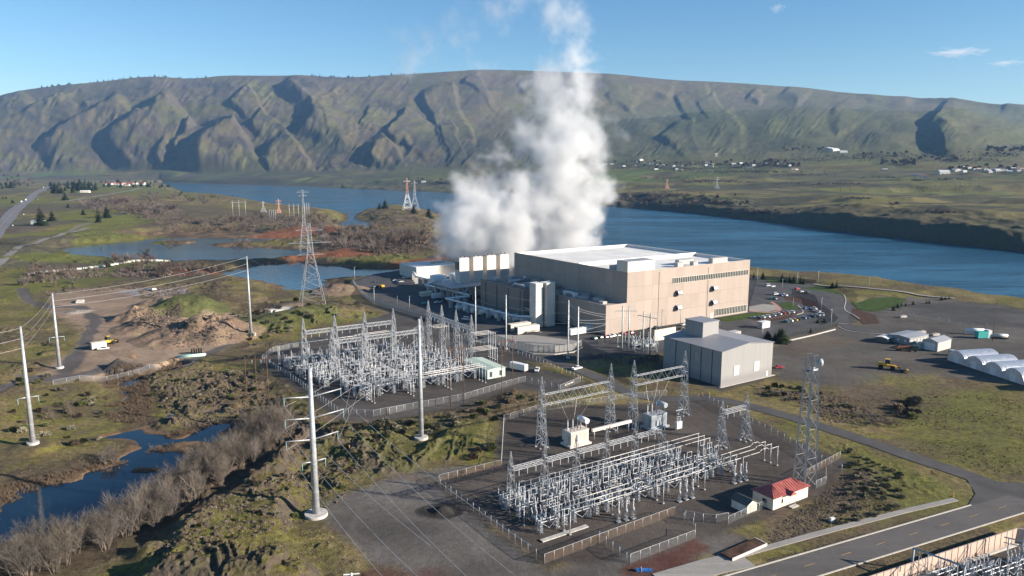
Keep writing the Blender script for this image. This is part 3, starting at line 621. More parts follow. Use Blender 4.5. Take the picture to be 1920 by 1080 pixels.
# ================================================================== building tools
COL = scene.collection
class MB:
    def __init__(s): s.v = []; s.f = []; s.m = []; s.cur = 0; s.sm = []
    def face(s, idx, smooth=False): s.f.append(idx); s.m.append(s.cur); s.sm.append(smooth)
    def hull8(s, P):                       # 8 points: bottom ring then top ring
        b = len(s.v); s.v += [tuple(p) for p in P]
        for q in ((0,3,2,1),(4,5,6,7),(0,1,5,4),(1,2,6,5),(2,3,7,6),(3,0,4,7)): s.face([b+i for i in q])
        return s
    def box(s, x0, y0, z0, x1, y1, z1):
        return s.hull8([(x0,y0,z0),(x1,y0,z0),(x1,y1,z0),(x0,y1,z0),(x0,y0,z1),(x1,y0,z1),(x1,y1,z1),(x0,y1,z1)])
    def cbox(s, c, d): return s.box(c[0]-d[0]/2, c[1]-d[1]/2, c[2]-d[2]/2, c[0]+d[0]/2, c[1]+d[1]/2, c[2]+d[2]/2)
    def tube(s, p, q, r, r2=None, n=8, caps=True):
        r2 = r if r2 is None else r2
        p, q = Vector(p), Vector(q); d = (q-p)
        if d.length < 1e-6: return s
        a = d.orthogonal().normalized(); c = d.cross(a).normalized(); b = len(s.v)
        for o, rad in ((p, r), (q, r2)):
            for i in range(n):
                t = 2*math.pi*(i+.5)/n; w = o+a*(math.cos(t)*rad)+c*(math.sin(t)*rad); s.v.append((w.x, w.y, w.z))
        for i in range(n): s.face([b+i, b+(i+1) % n, b+n+(i+1) % n, b+n+i], n > 5)
        if caps: s.face([b+i for i in range(n)][::-1]); s.face([b+n+i for i in range(n)])
        return s
    def bar(s, p, q, w): return s.tube(p, q, w*.7071, n=4, caps=False)
    def path(s, P, r, n=8):
        for a, b in zip(P[:-1], P[1:]): s.tube(a, b, r, n=n)
        return s
    def prism(s, poly2, z0, z1):           # polygon given counter-clockwise
        b = len(s.v); n = len(poly2)
        s.v += [(x, y, z0) for x, y in poly2]+[(x, y, z1) for x, y in poly2]
        s.face([b+i for i in range(n)][::-1]); s.face([b+n+i for i in range(n)])
        for i in range(n): s.face([b+i, b+(i+1) % n, b+n+(i+1) % n, b+n+i])
        return s
    def extr(s, prof, axis, t0, t1):       # profile (h, z) pushed along x or y
        b = len(s.v); n = len(prof)
        for t in (t0, t1): s.v += [((t, h, z) if axis == 'x' else (h, t, z)) for h, z in prof]
        s.face([b+i for i in range(n)]); s.face([b+n+i for i in range(n)][::-1])
        for i in range(n): s.face([b+i, b+n+i, b+n+(i+1) % n, b+(i+1) % n])
        return s
    def lathe(s, prof, n=12, c=(0, 0)):    # profile (r, z)
        b = len(s.v)
        for r, z in prof:
            for i in range(n): t = 2*math.pi*i/n; s.v.append((c[0]+r*math.cos(t), c[1]+r*math.sin(t), z))
        for k in range(len(prof)-1):
            for i in range(n): s.face([b+k*n+i, b+k*n+(i+1) % n, b+(k+1)*n+(i+1) % n, b+(k+1)*n+i], True)
        s.face([b+i for i in range(n)][::-1]); s.face([b+(len(prof)-1)*n+i for i in range(n)])
        return s
    def ball(s, c, r, sz=1.0, n=8):
        b0 = len(s.v); pr = [(max(.02, r*math.sin(math.pi*k/5)), -r*sz*math.cos(math.pi*k/5)) for k in range(6)]
        s.lathe(pr, n); 
        for i in range(b0, len(s.v)): x, y, z = s.v[i]; s.v[i] = (x+c[0], y+c[1], z+c[2])
        return s
    def me(s, name, mat):
        m = bpy.data.meshes.new(name); m.from_pydata(s.v, [], s.f)
        mats = mat if isinstance(mat, (list, tuple)) else [mat]
        for q in mats: m.materials.append(q)
        if len(mats) > 1: m.polygons.foreach_set('material_index', s.m)
        m.polygons.foreach_set('use_smooth', s.sm)
        bm = bmesh.new(); bm.from_mesh(m); bmesh.ops.recalc_face_normals(bm, faces=bm.faces); bm.to_mesh(m); bm.free()
        m.update(); return m
def obj(name, data, parent=None, at=(0, 0, 0), rz=0.0):
    o = bpy.data.objects.new(name, data); COL.objects.link(o)
    if parent is not None: o.parent = parent
    o.location = at; o.rotation_euler = (0, 0, rz); return o
def tag(o, label, cat, group=None):
    o['label'] = label; o['category'] = cat
    if group: o['group'] = group
    return o
def thing(name, label, cat, at=(0, 0, 0), rz=0.0, group=None):
    o = bpy.data.objects.new(name, None); COL.objects.link(o); o.empty_display_size = .5
    o.location = at; o.rotation_euler = (0, 0, rz); return tag(o, label, cat, group)
def kids(o): return [c for c in COL.objects if c.parent is o] if False else list(o.children)
def dup(o, at, rz=None, label=None, group=None, scale=None):
    def rec(s, par):
        c = s.copy(); COL.objects.link(c)
        if par is not None: c.parent = par
        for k in _tree[s.name]: rec(k, c)
        return c
    if o.name not in _tree: _reg(o)
    c = rec(o, None); c.location = at
    if rz is not None: c.rotation_euler = (0, 0, rz)
    if label: c['label'] = label
    if group: c['group'] = group
    if scale: c.scale = (scale,)*3 if not isinstance(scale, tuple) else scale
    return c
_tree = {}
def _reg(o):
    ch = [c for c in bpy.data.objects if c.parent is o]
    _tree[o.name] = ch
    for c in ch: _reg(c)
def at(px, py, z=None):                      # ground position seen at a picture point of level ground
    if z is not None: x, y = G(px, py, z); return (x, y, z)
    x, y = G(px, py); h = Hs(x, y)
    if abs(h) < 0.4: return (x, y, 0.0)
    t = T(px, py); return t if t else (x, y, h)
def topz(p, py): return zat(p[0], p[1], py)
# ---------------------------------------------------------------- lattice work
def lat_legs(mb, h, b, t, n, lw=.16, bw=.09, z0=0.0, c=(0, 0), kx=1.0, cross=False):
    lv = []
    for i in range(n+1):
        f = 1-(1-i/n)**1.0; w = (b*(1-f)+t*f)/2; z = z0+h*f
        lv.append([(c[0]+sx*w*kx, c[1]+sy*w, z) for sx, sy in ((-1,-1),(1,-1),(1,1),(-1,1))])
    for k in range(4): mb.bar(lv[0][k], lv[-1][k], lw)
    for i in range(n):
        A_, B_ = lv[i], lv[i+1]
        for k in range(4):
            j = (k+1) % 4
            if cross: mb.bar(A_[k], B_[j], bw); mb.bar(A_[j], B_[k], bw); mb.bar(B_[k], B_[j], bw)
            elif (i+k) % 2: mb.bar(A_[k], B_[j], bw)
            else: mb.bar(A_[j], B_[k], bw)
            if bw > .05 and i % 2 == 0: mb.bar(B_[k], B_[j], bw)
    return mb
def lat_beam(mb, p, q, w, h, n, lw=.12, bw=.075):   # box truss from p to q (level), centred on the line
    p, q = Vector(p), Vector(q); d = (q-p).normalized(); s = Vector((-d.y, d.x, 0)); up = Vector((0, 0, 1)); L = (q-p).length
    co = [s*(-w/2)-up*h/2, s*(w/2)-up*h/2, s*(w/2)+up*h/2, s*(-w/2)+up*h/2]
    for c_ in co: mb.bar(p+c_, q+c_, lw)
    for i in range(n):
        a, b = p+d*(L*i/n), p+d*(L*(i+1)/n)
        for k in range(4):
            j = (k+1) % 4
            if i % 2: mb.bar(a+co[k], b+co[j], bw)
            else: mb.bar(a+co[j], b+co[k], bw)
    return mb
def insul(mb, p, q, r=.13, n=8, sheds=7):
    p, q = Vector(p), Vector(q)
    for i in range(sheds):
        a, b = p+(q-p)*(i/sheds), p+(q-p)*((i+.55)/sheds)
        mb.tube(a, b, r, r*.75, n=n)
    mb.tube(p, q, r*.55, n=6); return mb
# ================================================================== substations
def make_switch(s=1.0, w=.11):
    t = thing('disconnect_switch', 'x', 'switch')
    f = MB()
    for x in (-2.6*s, 2.6*s):
        lat_legs(f, 2.9*s, 1.5*s, 1.2*s, 3, w*1.2, w*.75, 0, (x, 0), .55, True)
    for y in (-.62, .62): f.bar((-3.4*s, y*s, 2.95*s), (3.4*s, y*s, 2.95*s), w*1.7)
    for x in (-3.0, 0, 3.0): f.bar((x*s, -1.15*s, 3.05*s), (x*s, 1.15*s, 3.05*s), w*1.5)
    f.bar((-2.6*s, -.6*s, 2.9*s), (0, -.6*s, .9*s), w*.8); f.bar((2.6*s, -.6*s, 2.9*s), (0, -.6*s, .9*s), w*.8)
    obj('support_frame', f.me('support_frame', GALV), t)
    im = insul(MB(), (0, 0, 0), (0, 0, 1.55*s), .125, sheds=6).me('insulator', PORC)
    bl = MB(); bl.bar((0, -1.2*s, 0), (0, 1.05*s, .06), .11); bl.tube((0, 1.0*s, -.1), (0, 1.0*s, .3*s), .09, n=6); bm_ = bl.me('blade', ALU)
    for x in (-3.0, 0, 3.0):
        for y in (-1.0, 1.0): obj('insulator', im, t, (x*s, y*s, 3.12*s))
        obj('blade', bm_, t, (x*s, 0, 4.75*s))
    return t
def make_breaker():
    t = thing('circuit_breaker', 'x', 'circuit breaker')
    f = MB()
    for x in (-1.5, 1.5):
        for y in (-.7, .7): f.bar((x, y, 0), (x, y, 1.6), .16)
    for y in (-.7, .7): f.bar((-2.1, y, 1.62), (2.1, y, 1.62), .18)
    f.bar((-1.5, -.7, .2), (1.5, -.7, 1.5), .08); f.bar((1.5, -.7, .2), (-1.5, -.7, 1.5), .08)
    obj('frame', f.me('frame', GALV), t)
    b = MB(); b.box(-1.1, -1.05, .5, 1.1, -.8, 1.7); obj('control_cabinet', b.me('control_cabinet', BLUEGREY), t)
    tm = MB().tube((0, -1.15, 0), (0, 1.15, 0), .34, n=12).me('tank', BLUEGREY)
    bu = insul(MB(), (0, 0, 0), (0, .62, 1.75), .17, sheds=6); bu.tube((0, .62, 1.75), (0, .7, 1.98), .06, n=6); bm_ = bu.me('bushing', PORC)
    for x in (-1.45, 0, 1.45):
        obj('tank', tm, t, (x, 0, 2.05))
        obj('bushing', bm_, t, (x, .75, 2.35)); obj('bushing', bm_, t, (x, -.75, 2.35), math.pi)
    return t
def make_post():
    t = thing('bus_support', 'x', 'insulator post')
    m = MB(); m.tube((0, 0, 0), (0, 0, 3.6), .11, n=8); m.cbox((0, 0, .12), (.6, .6, .24)); m.cbox((0, 0, 3.62), (.5, .5, .06)); obj('column', m.me('column', GALV), t)
    obj('insulator', insul(MB(), (0, 0, 3.65), (0, 0, 5.4), .13, sheds=7).me('insulator', PORC), t)
    return t
def make_vt():
    t = thing('voltage_transformer', 'x', 'instrument transformer')
    m = MB(); lat_legs(m, 2.4, .8, .6, 2, .1, .06); m.cbox((0, 0, .1), (1.2, 1.2, .2)); obj('stand', m.me('stand', GALV), t)
    m = MB(); m.lathe([(.36, 2.4), (.4, 2.5), (.4, 3.1), (.3, 3.2)], 12); obj('tank', m.me('tank', BLUEGREY), t)
    m = insul(MB(), (0, 0, 3.2), (0, 0, 5.2), .2, sheds=8); obj('insulator', m.me('insulator', PORC), t)
    m = MB(); m.lathe([(.1, 5.2), (.28, 5.3), (.28, 5.6), (.05, 5.75)], 10); obj('cap', m.me('cap', ALU), t)
    return t
def bus_line(o, a0, a1, bs, z, step, label, r=.085, jog=None, posts=True, dz=0.0, group=None):
    n = max(1, round((a1-a0)/step)); t = thing('tubular_bus', label, 'busbar', (*loc(o, a0, bs[0]), 0), ANG, group)
    col_ = MB(); col_.tube((0, 0, .1), (0, 0, z-1.7), .12, n=8); col_.cbox((0, 0, .14), (.6, .6, .28)); col_.cbox((0, 0, z-1.68), (.5, .5, .06)); cm = col_.me('post', GALV)
    im = insul(MB(), (0, 0, z-1.65), (0, 0, z-.1), .15, sheds=6).me('insulator', PORC)
    for k, b in enumerate(bs):
        m = MB(); P = [(0, b-bs[0], z+dz*k)]
        if jog:
            for j in jog: P += [(j-2.2+k*.9, b-bs[0], z+dz*k), (j-1.2+k*.9, b-bs[0], z+.7+dz*k), (j+1.2+k*.9, b-bs[0], z+.7+dz*k), (j+2.2+k*.9, b-bs[0], z+dz*k)]
        P.append((a1-a0, b-bs[0], z+dz*k)); m.path(P, r, 8); obj('pipe', m.me('pipe', ALU), t)
        if posts:
            for i in range(n+1):
                x = (a1-a0)*i/n+(.3 if i == 0 else 0)-(.3 if i == n else 0)
                obj('post', cm, t, (x, b-bs[0], dz*k)); obj('insulator', im, t, (x, b-bs[0], dz*k))
    return t
def gantry(o, a0, b0, n, sp, h, hb, label, base=2.2, top=1.3, bh=1.1, lw=.15, bw=.085, strings=True, group=None, cat='gantry', z0=0, nseg=None, along='u', flare=False):
    t = thing('lattice_gantry', label, cat, (*loc(o, a0, b0), z0), ANG if along == 'u' else ANG+math.pi/2, group)
    m = MB(); nl = nseg or max(4, int(hb/2.0))
    lat_legs(m, hb+bh*.6, base, top, nl, lw, bw)
    lat_legs(m, h-hb-bh*.6, top, .12, 4, lw*.8, bw*.8, hb+bh*.6)
    if flare:
        for y in (-1, 1):
            for k in range(3): m.bar((y*.0, y*top*.5, hb*(.75-.2*k)), (0, y*(2.2+.35*k), hb*(.55-.2*k)), bw*1.3)
            m.bar((0, y*top*.5, hb*.95), (0, y*3.2, 0), lw*.9); m.bar((0.9, y*top*.5, hb*.6), (.9, y*3.4, 0), bw)
    for sx, sy in ((-1,-1),(1,-1),(1,1),(-1,1)): m.cbox((sx*base/2, sy*base/2, .12), (.7, .7, .3))
    tm = m.me('tower', GALV2 if flare else GALV)
    for i in range(n): obj('tower', tm, t, (i*sp, 0, 0))
    m = MB(); lat_beam(m, (top*.5, 0, hb), (sp-top*.5, 0, hb), top*.85, bh, max(4, int(sp/1.25)) if bh < 2 else max(6, int(sp/2.4)), lw*.85, bw*.9); bm_ = m.me('beam', GALV)
    st = insul(MB(), (0, 0, -.4), (0, 0, -1.9), .13, sheds=7); st.tube((0, 0, 0), (0, 0, -.4), .03, n=4); st.ball((0, 0, -2.0), .12); sm_ = st.me('insulator_string', PORC)
    for i in range(n-1):
        obj('beam', bm_, t, (i*sp, 0, 0))
        if strings:
            for k in range(3): obj('insulator_string', sm_, t, (i*sp+sp*(.25+.25*k), .2, hb-bh*.5))
    return t
def make_transformer(label, at_, rz, mat, rib=WHITE):
    t = thing('power_transformer', label, 'transformer', at_, rz)
    m = MB(); m.box(-3.0, -1.6, .5, 3.0, 1.6, 4.0)
    for k in range(13): m.box(-2.9+k*.45, -1.68, .7, -2.78+k*.45, -1.6, 3.8)
    for k in range(6): m.box(3.0, -1.4+k*.5, .7, 3.07, -1.28+k*.5, 3.8)
    m.box(-3.12, -1.72, 4.0, 3.12, 1.72, 4.16); m.box(-3.6, -2.2, 0, 3.6, 2.2, .5); obj('tank', m.me('tank', mat), t)
    m = MB()
    for k in range(11): m.box(-2.7+k*.5, 1.65, 1.0, -2.58+k*.5, 2.75, 3.7)
    m.tube((-2.8, 2.2, 3.55), (2.5, 2.2, 3.55), .12); m.tube((-2.8, 2.2, 1.15), (2.5, 2.2, 1.15), .12); obj('radiator', m.me('radiator', mat), t)
    m = MB(); m.tube((2.6, -1.5, 6.3), (2.6, 2.2, 6.3), .75, n=18); obj('conservator', m.me('conservator', WHITE if mat is not BLUEGREY else mat), t)
    m = MB(); m.bar((2.6, -1.0, 4.1), (2.6, -1.0, 5.6), .3); m.bar((2.6, 1.4, 4.1), (2.6, 1.4, 5.6), .3); m.path([(2.2, .3, 5.8), (1.4, .3, 5.0), (1.2, .3, 4.2)], .09); obj('conservator_bracket', m.me('conservator_bracket', mat), t)
    bu = insul(MB(), (0, 0, 0), (0, 0, 2.0), .19, sheds=8); bu.tube((0, 0, -.3), (0, 0, .05), .26, n=10); bu.tube((0, 0, 2.0), (0, 0, 2.45), .06, n=6); bm_ = bu.me('bushing', PORC)
    for k in range(3): obj('bushing', bm_, t, (-2.2+k*1.7, .9, 4.45))
    b2 = insul(MB(), (0, 0, 0), (0, 0, 1.1), .13, sheds=5); b2.tube((0, 0, 1.1), (0, 0, 1.35), .05, n=6); b2m = b2.me('small_bushing', BROWNPORC)
    for k in range(4): obj('small_bushing', b2m, t, (-2.5+k*1.1, -.9, 4.2))
    m = MB(); m.box(-3.35, -.9, 1.2, -3.02, .6, 3.0); m.box(-1.2, -1.95, 1.0, .4, -1.72, 2.6); obj('control_cabinet', m.me('control_cabinet', mat), t)
    t.scale = (1.28,)*3
    return t
# ---- the near substation
A0 = G(1067, 1003)
SWA = 'galvanised three-pole disconnect switch on lattice legs in the near substation'
sw = make_switch(); brk = make_breaker(); pst = make_post(); vt = make_vt()
used = set()
def put(proto, o, a, b, label, group, rz=0.0, sc=None, jit=0.15):
    x, y = loc(o, a+random.uniform(-jit, jit), b+random.uniform(-jit, jit))
    if proto.name not in used:
        used.add(proto.name); _reg(proto); proto.location = (x, y, 0); proto.rotation_euler = (0, 0, ANG+rz); proto['label'] = label; proto['group'] = group
        if sc: proto.scale = (sc,)*3
        return proto
    return dup(proto, (x, y, 0), ANG+rz, label, group, sc)
BAYS = [-3.5, 7.5, 19.0, 30.5, 42.0, 53.5, 65.0]
for i, a in enumerate(BAYS):
    rows_ = ((5.2, 'front'), (15.5, 'middle'), (24.0, 'rear')) if i < 6 else ((5.2, 'front'), (12.5, 'middle'))
    for b, nm in rows_:
        put(sw, A0, a+.5, b, 'galvanised switch frame in the %s row of the near substation' % nm, 'switch frames in the %s row of the near substation' % nm)
    put(sw, A0, a+6.0, 11.8 if i < 6 else 17.0, 'galvanised switch frame turned sideways between the near substation bays', 'sideways switch frames between the near bays', math.pi/2)
    put(brk, A0, a+.6, 9.6, 'blue grey circuit breaker with slanted bushings in the near substation', 'circuit breakers of the near substation')
    if i < 6: put(brk, A0, a+2.0, 19.2, 'blue grey circuit breaker in the second row of the near substation', 'second row of circuit breakers of the near substation')
    if i < 6:
        put(sw, A0, a+.5, 19.6+1.5, 'galvanised switch frame in the rear middle row of the near substation', 'switch frames in the rear middle row of the near substation'); put(sw, A0, a+5.6, 7.6, 'galvanised switch frame set between the bays of the near substation', 'switch frames between the near bays', math.pi/2); put(sw, A0, a+5.8, 22.5, 'galvanised switch frame behind the near substation bays', 'switch frames behind the near bays', math.pi/2)
        for k in range(2): put(pst, A0, a-3.4+4.6*k, 10.8+(k % 2), 'insulator post among the breakers of the near substation', 'insulator posts among the near breakers')
    for k in range(3):
        put(pst, A0, a-3.0+2.6*k, 13.6, 'slim insulator post under the upper busbars of the near substation', 'insulator posts of the near substation')
        if i < 6: put(pst, A0, a-3.0+2.6*k, 22.0, 'slim insulator post under the upper busbars of the near substation', 'insulator posts of the near substation')
for a in (15.5, 38.5, 61.5):
    for k in range(3): put(vt, A0, a+2.4*k+k*0, -1.6-.2*k, 'instrument transformer with white cap beside the front busbars of the near substation', 'instrument transformers by the front busbars')
bus_line(A0, 0, 84, (0, 2.6, 5.0), 6.4, 16.8, 'front trio of pale tubular busbars on posts in the near substation', .10, (25.5, 51, 77))
bus_line(A0, -4, 67, (13.2, 15.6, 18.0), 8.6, 14, 'upper trio of pale tubular busbars crossing above the near switch rows', .09)
gantry(A0, -5, 20.2, 6, 11.5, 17.3, 12.0, 'long row of peaked lattice towers joined by one beam in the near substation', 2.2, 1.15, 1.0)
g1 = G(1015, 838); gantry(g1, 0, 0, 2, 30.5, 24.9, 16.6, 'tall gantry with deep truss beam left of the beige transformer', 2.8, 1.5, 3.6, .17, .10, False, flare=True)
g2 = G(1186, 801); gantry(g2, 0, 0, 2, 26, 25.5, 17.6, 'tall gantry with deep truss beam above the blue grey transformer', 2.8, 1.5, 3.6, .17, .10, False, flare=True)
g3 = G(1351, 839); gantry(g3, 0, 0, 2, 12.5, 17.0, 12.3, 'short two-tower gantry at the right end of the near substation', 2.4, 1.3, 1.2, .16, .09, True, flare=True)
make_transformer('beige ribbed power transformer lit by the sun under the left tall gantry', at(1080, 832), ANG, PALE)
make_transformer('blue grey power transformer with slanted oil tank behind the near substation', at(1228, 800), ANG, BLUEGREY)
x_, y_, _ = at(1110, 826)
t = thing('bus_duct', 'long pale metal bus duct raised beside the beige transformer', 'bus duct', (x_, y_, 0), ANG)
m = MB(); m.box(0, -.45, 3.2, 18, .45, 4.2); obj('duct', m.me('duct', PALE), t)
m = MB(); m.bar((0, 0, 0), (0, 0, 1), .01)
pm = MB().tube((0, 0, 0), (0, 0, 3.2), .14).me('post', GALV)
for k in range(4): obj('post', pm, t, (1+5.3*k, 0, 0))
t = thing('switch_cabinet', 'pale switch cabinet on legs right of the blue grey transformer', 'cabinet', at(1272, 806), ANG)
m = MB(); m.box(-1.3, -.5, .6, 1.3, .5, 3.2); m.box(-1.2, -.56, .8, -.1, -.5, 3.0); m.box(.1, -.56, .8, 1.2, -.5, 3.0); obj('cabinet', m.me('cabinet', WHITE), t)
m = MB()
for sx in (-1.1, 1.1): m.bar((sx, 0, 0), (sx, 0, 7.6), .18)
m.bar((-1.6, 0, 7.5), (1.8, 0, 7.5), .3); m.bar((-1.1, 0, 5), (1.1, 0, 5), .14); obj('frame', m.me('frame', GALV), t)
im = insul(MB(), (0, 0, 3.2), (0, 0, 4.6), .13, sheds=6).me('bushing', PORC)
for k in range(3): obj('bushing', im, t, (-.8+.8*k, 0, 0))
m = MB(); m.box(0, -.7, 0, 15, .7, .25)
o = obj('cable_trench', m.me('cable_trench', CONC), None, (*loc(A0, -8, 1.2), -.02), ANG); tag(o, 'long concrete trench lid on the gravel at the front left of the near substation', 'trench cover')
# ---- the far substation
B0 = G(572, 692)
GB = lambda a, b, n, sp, lab, al='u', bh=1.5: gantry(B0, a, b, n, sp, 24.5, 17.5, lab, 2.8, 1.6, bh, .24, .15, True, None, along=al)
GB(0, 0, 4, 15.2, 'rear row of four peaked lattice towers carrying a long beam in the far substation')
GB(4.5, -26, 4, 14.6, 'front row of four peaked lattice towers carrying a long beam in the far substation')
GB(70, -36, 4, 15.2, 'right hand row of peaked lattice towers near the security fence', 'v')
sw2 = make_switch(1.35, .17); 
for i in range(7):
    a = -2+i*9.6
    for b in (-57, -51, -44, -36.5, -31, -19.5, -13, -7, 4.5, 10):
        if i > 5 and b > 0: continue
        if i == 0 and b < -36: continue
        put(sw2, B0, a+random.uniform(-1, 1), b, 'tall galvanised switch frame with pale insulators in the crowded far substation', 'switch frames of the far substation', random.choice((0, 0, 0, math.pi/2)))
    for b in (-47.5, -28, -16, 1):
        if i == 0 and b < -40 or (i+int(b)) % 2: continue
        put(brk, B0, a+4, b, 'circuit breaker half hidden among the frames of the far substation', 'circuit breakers of the far substation', 0, 1.35)
for i in range(8):
    for b in (-54, -47, -40, -33.5, -28, -22.5, -16, -10, 1, 7.5):
        if i < 2 and b < -38: continue
        put(pst, B0, -4+i*9.2, b, 'tall insulator post in the crowded far substation', 'insulator posts of the far substation', 0, 1.45, 1.5)
bus_line(B0, 7, 60, (-66, -63.2, -60.6), 7.6, 17.6, 'trio of tubular busbars on posts along the near side of the far substation', .15)
bus_line(B0, -8, 52, (14, 16.5), 9.5, 15, 'pair of tubular busbars behind the rear towers of the far substation', .15)
for k, (a, b) in enumerate(((56, -8), (68, -34), (61, -47))):
    bus_line(B0, a, a+17, (b, b+2.2, b+4.4, b+6.6), 13.5 if k < 2 else 9.5, 17, ('high four-tube bus rack at the back right of the far substation', 'high four-tube bus rack nearest the security fence in the far substation', 'lower four-tube bus rack beside the pale sage control house')[k], .10)
# ================================================================== buildings
def facade_mat(name, col, px_, pz, var=.05, rough=.85, line=.0):
    m, t = nt(name); p, o = principled(t, rough, 0, 0.2); co = objco(t)
    sx = t.nodes.new('ShaderNodeSeparateXYZ'); t.links.new(co, sx.inputs[0])
    ad = N(t, 'ShaderNodeMath', _operation='ADD'); t.links.new(sx.outputs[0], ad.inputs[0]); t.links.new(sx.outputs[1], ad.inputs[1])
    fl = []
    for src, s in ((ad.outputs[0], px_), (sx.outputs[2], pz)):
        d = N(t, 'ShaderNodeMath', _operation='DIVIDE'); t.links.new(src, d.inputs[0]); d.inputs[1].default_value = s
        f = N(t, 'ShaderNodeMath', _operation='FLOOR'); t.links.new(d.outputs[0], f.inputs[0]); fl.append((f.outputs[0], d.outputs[0]))
    cb = t.nodes.new('ShaderNodeCombineXYZ'); t.links.new(fl[0][0], cb.inputs[0]); t.links.new(fl[1][0], cb.inputs[1])
    w = t.nodes.new('ShaderNodeTexWhiteNoise'); t.links.new(cb.outputs[0], w.inputs['Vector'])
    c = mix(t, tuple(x*(1-var) for x in col), tuple(x*(1+var) for x in col), w.outputs['Value'])
    mp = t.nodes.new('ShaderNodeMapping'); mp.inputs['Scale'].default_value = (.5, .5, .03); t.links.new(co, mp.inputs[0])
    c = mix(t, c, tuple(x*.78 for x in col), ramp(t, noise(t, mp.outputs[0], 1.2, 4, .65), .5, .75, 0, .4))
    c = mix(t, c, tuple(x*1.06 for x in col), ramp(t, noise(t, co, .12, 4), .45, .7, 0, .5))
    if line:
        for k in (0, 1):
            fr = N(t, 'ShaderNodeMath', _operation='FRACT'); t.links.new(fl[k][1], fr.inputs[0])
            c = mix(t, c, tuple(x*.62 for x in col), ramp(t, fr.outputs[0], line, line*.4, 0, .6))
    t.links.new(c, p.inputs['Base Color']); return m
FACADE = facade_mat('precast_panel_wall', (0.36, 0.295, 0.253), 6.5, 8.6, .10, .85, .034)
FACADE2 = facade_mat('precast_grey_panel_wall', (0.27, 0.215, 0.18), 5.2, 20, .07, .85, .03)
RIBS = facade_mat('ribbed_steel_siding', (0.29, 0.28, 0.275), .9, 60, .025, .6, .08)
RIBROOF = facade_mat('ribbed_steel_roof', (0.25, 0.25, 0.26), .8, 60, .03, .45, .08)
C0 = (66.0, 422.0)
def gbox(x0, y0, z0, x1, y1, z1): return MB().box(x0, y0, z0, x1, y1, z1)
t = thing('industrial_building', 'huge beige windowless industrial building with white sunken roof beside the river', 'building', (*C0, 0), ANG)
L_, D_, HT = 105.0, 118.0, 34.6
obj('wall', gbox(0, 0, 0, L_, D_, 32.6).me('wall', FACADE), t)
m = MB()
m.box(0, 0, 32.6, L_, .7, HT); m.box(0, D_-.7, 32.6, L_, D_, HT); m.box(0, .7, 32.6, .7, D_-.7, HT); m.box(L_-.7, .7, 32.6, L_, D_-.7, HT)
obj('parapet', m.me('parapet', FACADE), t)
m = MB(); m.box(.7, .7, 32.6, L_-.7, D_-.7, 32.75); obj('roof', m.me('roof', ROOFW), t)
m = MB(); m.box(.72, 46, 32.75, L_-.72, 46.8, HT+.6); obj('roof_divider', m.me('roof_divider', ROOFW), t)
m = MB(); m.box(.7, D_-1.4, 32.75, L_-.7, D_-.72, HT+.05); m.box(L_-1.2, .72, 32.75, L_-.72, D_-1.5, HT+.05); obj('parapet_lining', m.me('parapet_lining', ROOFW), t)
m = MB(); m.box(-.06, -.06, HT, L_+.06, .78, HT+.12); m.box(-.06, .78, HT, .78, D_+.06, HT+.12); m.box(L_-.78, .78, HT, L_+.06, D_+.06, HT+.12); obj('coping', m.me('coping', PALE), t)
ph = obj('penthouse', gbox(-.05, -.05, HT+.12, 21, 9.5, HT+6.0).me('penthouse', PALE), t)
obj('coping', gbox(-.15, -.15, HT+6.0, 21.1, 9.6, HT+6.2).me('coping', ROOFGREY), ph)
obj('roof_unit', gbox(-2.5, 10.5, 32.8, 5.0, 16, 36.6).me('roof_unit', SHEDGREY), t, (5, 3, 0))
def unit(x, y, w, d, h):
    mb = MB(); mb.box(x, y, 33.1, x+w, y+d, 33.1+h)
    for k in range(max(1, int(w/1.8))): mb.box(x+.25+k*1.8, y-.08, 33.5, x+1.5+k*1.8, y, 32.9+h)
    return mb.me('roof_unit', SHEDGREY)
for x, y, w, d, h in ((49, 9, 5, 3, 2.6), (60, 6.5, 4, 3, 2.8), (57, 16, 13, 3.2, 3), (80, 9, 14, 3.5, 3.2), (72, 18, 3, 3, 1.6), (36, 28, 2, 2, 1.4)): obj('roof_unit', unit(x, y, w, d, h), t)
m = MB(); m.bar((22, 42, 32.8), (22, 42, 35.2), .12); m.bar((22, 42, 35), (26, 44, 36.4), .12); m.bar((26, 44, 32.8), (26, 44, 36.4), .12); m.bar((20, 42.5, 34), (26, 43.5, 34), .1); obj('roof_hoist', m.me('roof_hoist', DARK), t)
def strip(x0, x1, z0, z1, n):
    f = MB(); f.box(x0, -.10, z0, x1, -.02, z1); w = obj('window', f.me('window', GLASS), t)
    g = MB(); s = (x1-x0)/n
    for i in range(n+1): g.box(x0+i*s-.14, -.34, z0, x0+i*s+.14, -.10, z1)
    g.box(x0, -.2, z1, x1, -.02, z1+.18); g.box(x0, -.2, z0-.18, x1, -.02, z0)
    obj('frame', g.me('frame', PALE), w)
strip(36, 103.5, 25.2, 28.4, 44); strip(74, 103.5, 1.2, 5.4, 20)
def hood(x, z):
    h = MB(); h.extr([(-.02, z), (-.02, z+3), (-2.0, z+2.6), (-2.6, z+1.2), (-2.2, z)], 'x', x, x+3.2); v = obj('vent', h.me('vent', ROOFGREY), t)
    obj('grille', gbox(x-.06, -2.1, z+.2, x-.01, -.3, z+2.3).me('grille', DARK), v)
for x in (39, 70): hood(x, 17.8); hood(x, 8.8)
m = MB()
for k in range(5): m.tube((58+k*1.6, -.6, .6), (58+k*1.6, -1.6, 1.0), .55, n=10)
obj('vent', m.me('vent', WHITE), t)
dp = gbox(-.09, -.12, 0, .09, -.01, 33).me('downpipe', DARK)
for x in (24.8, 66.5): obj('downpipe', dp, t, (x, 0, 0))
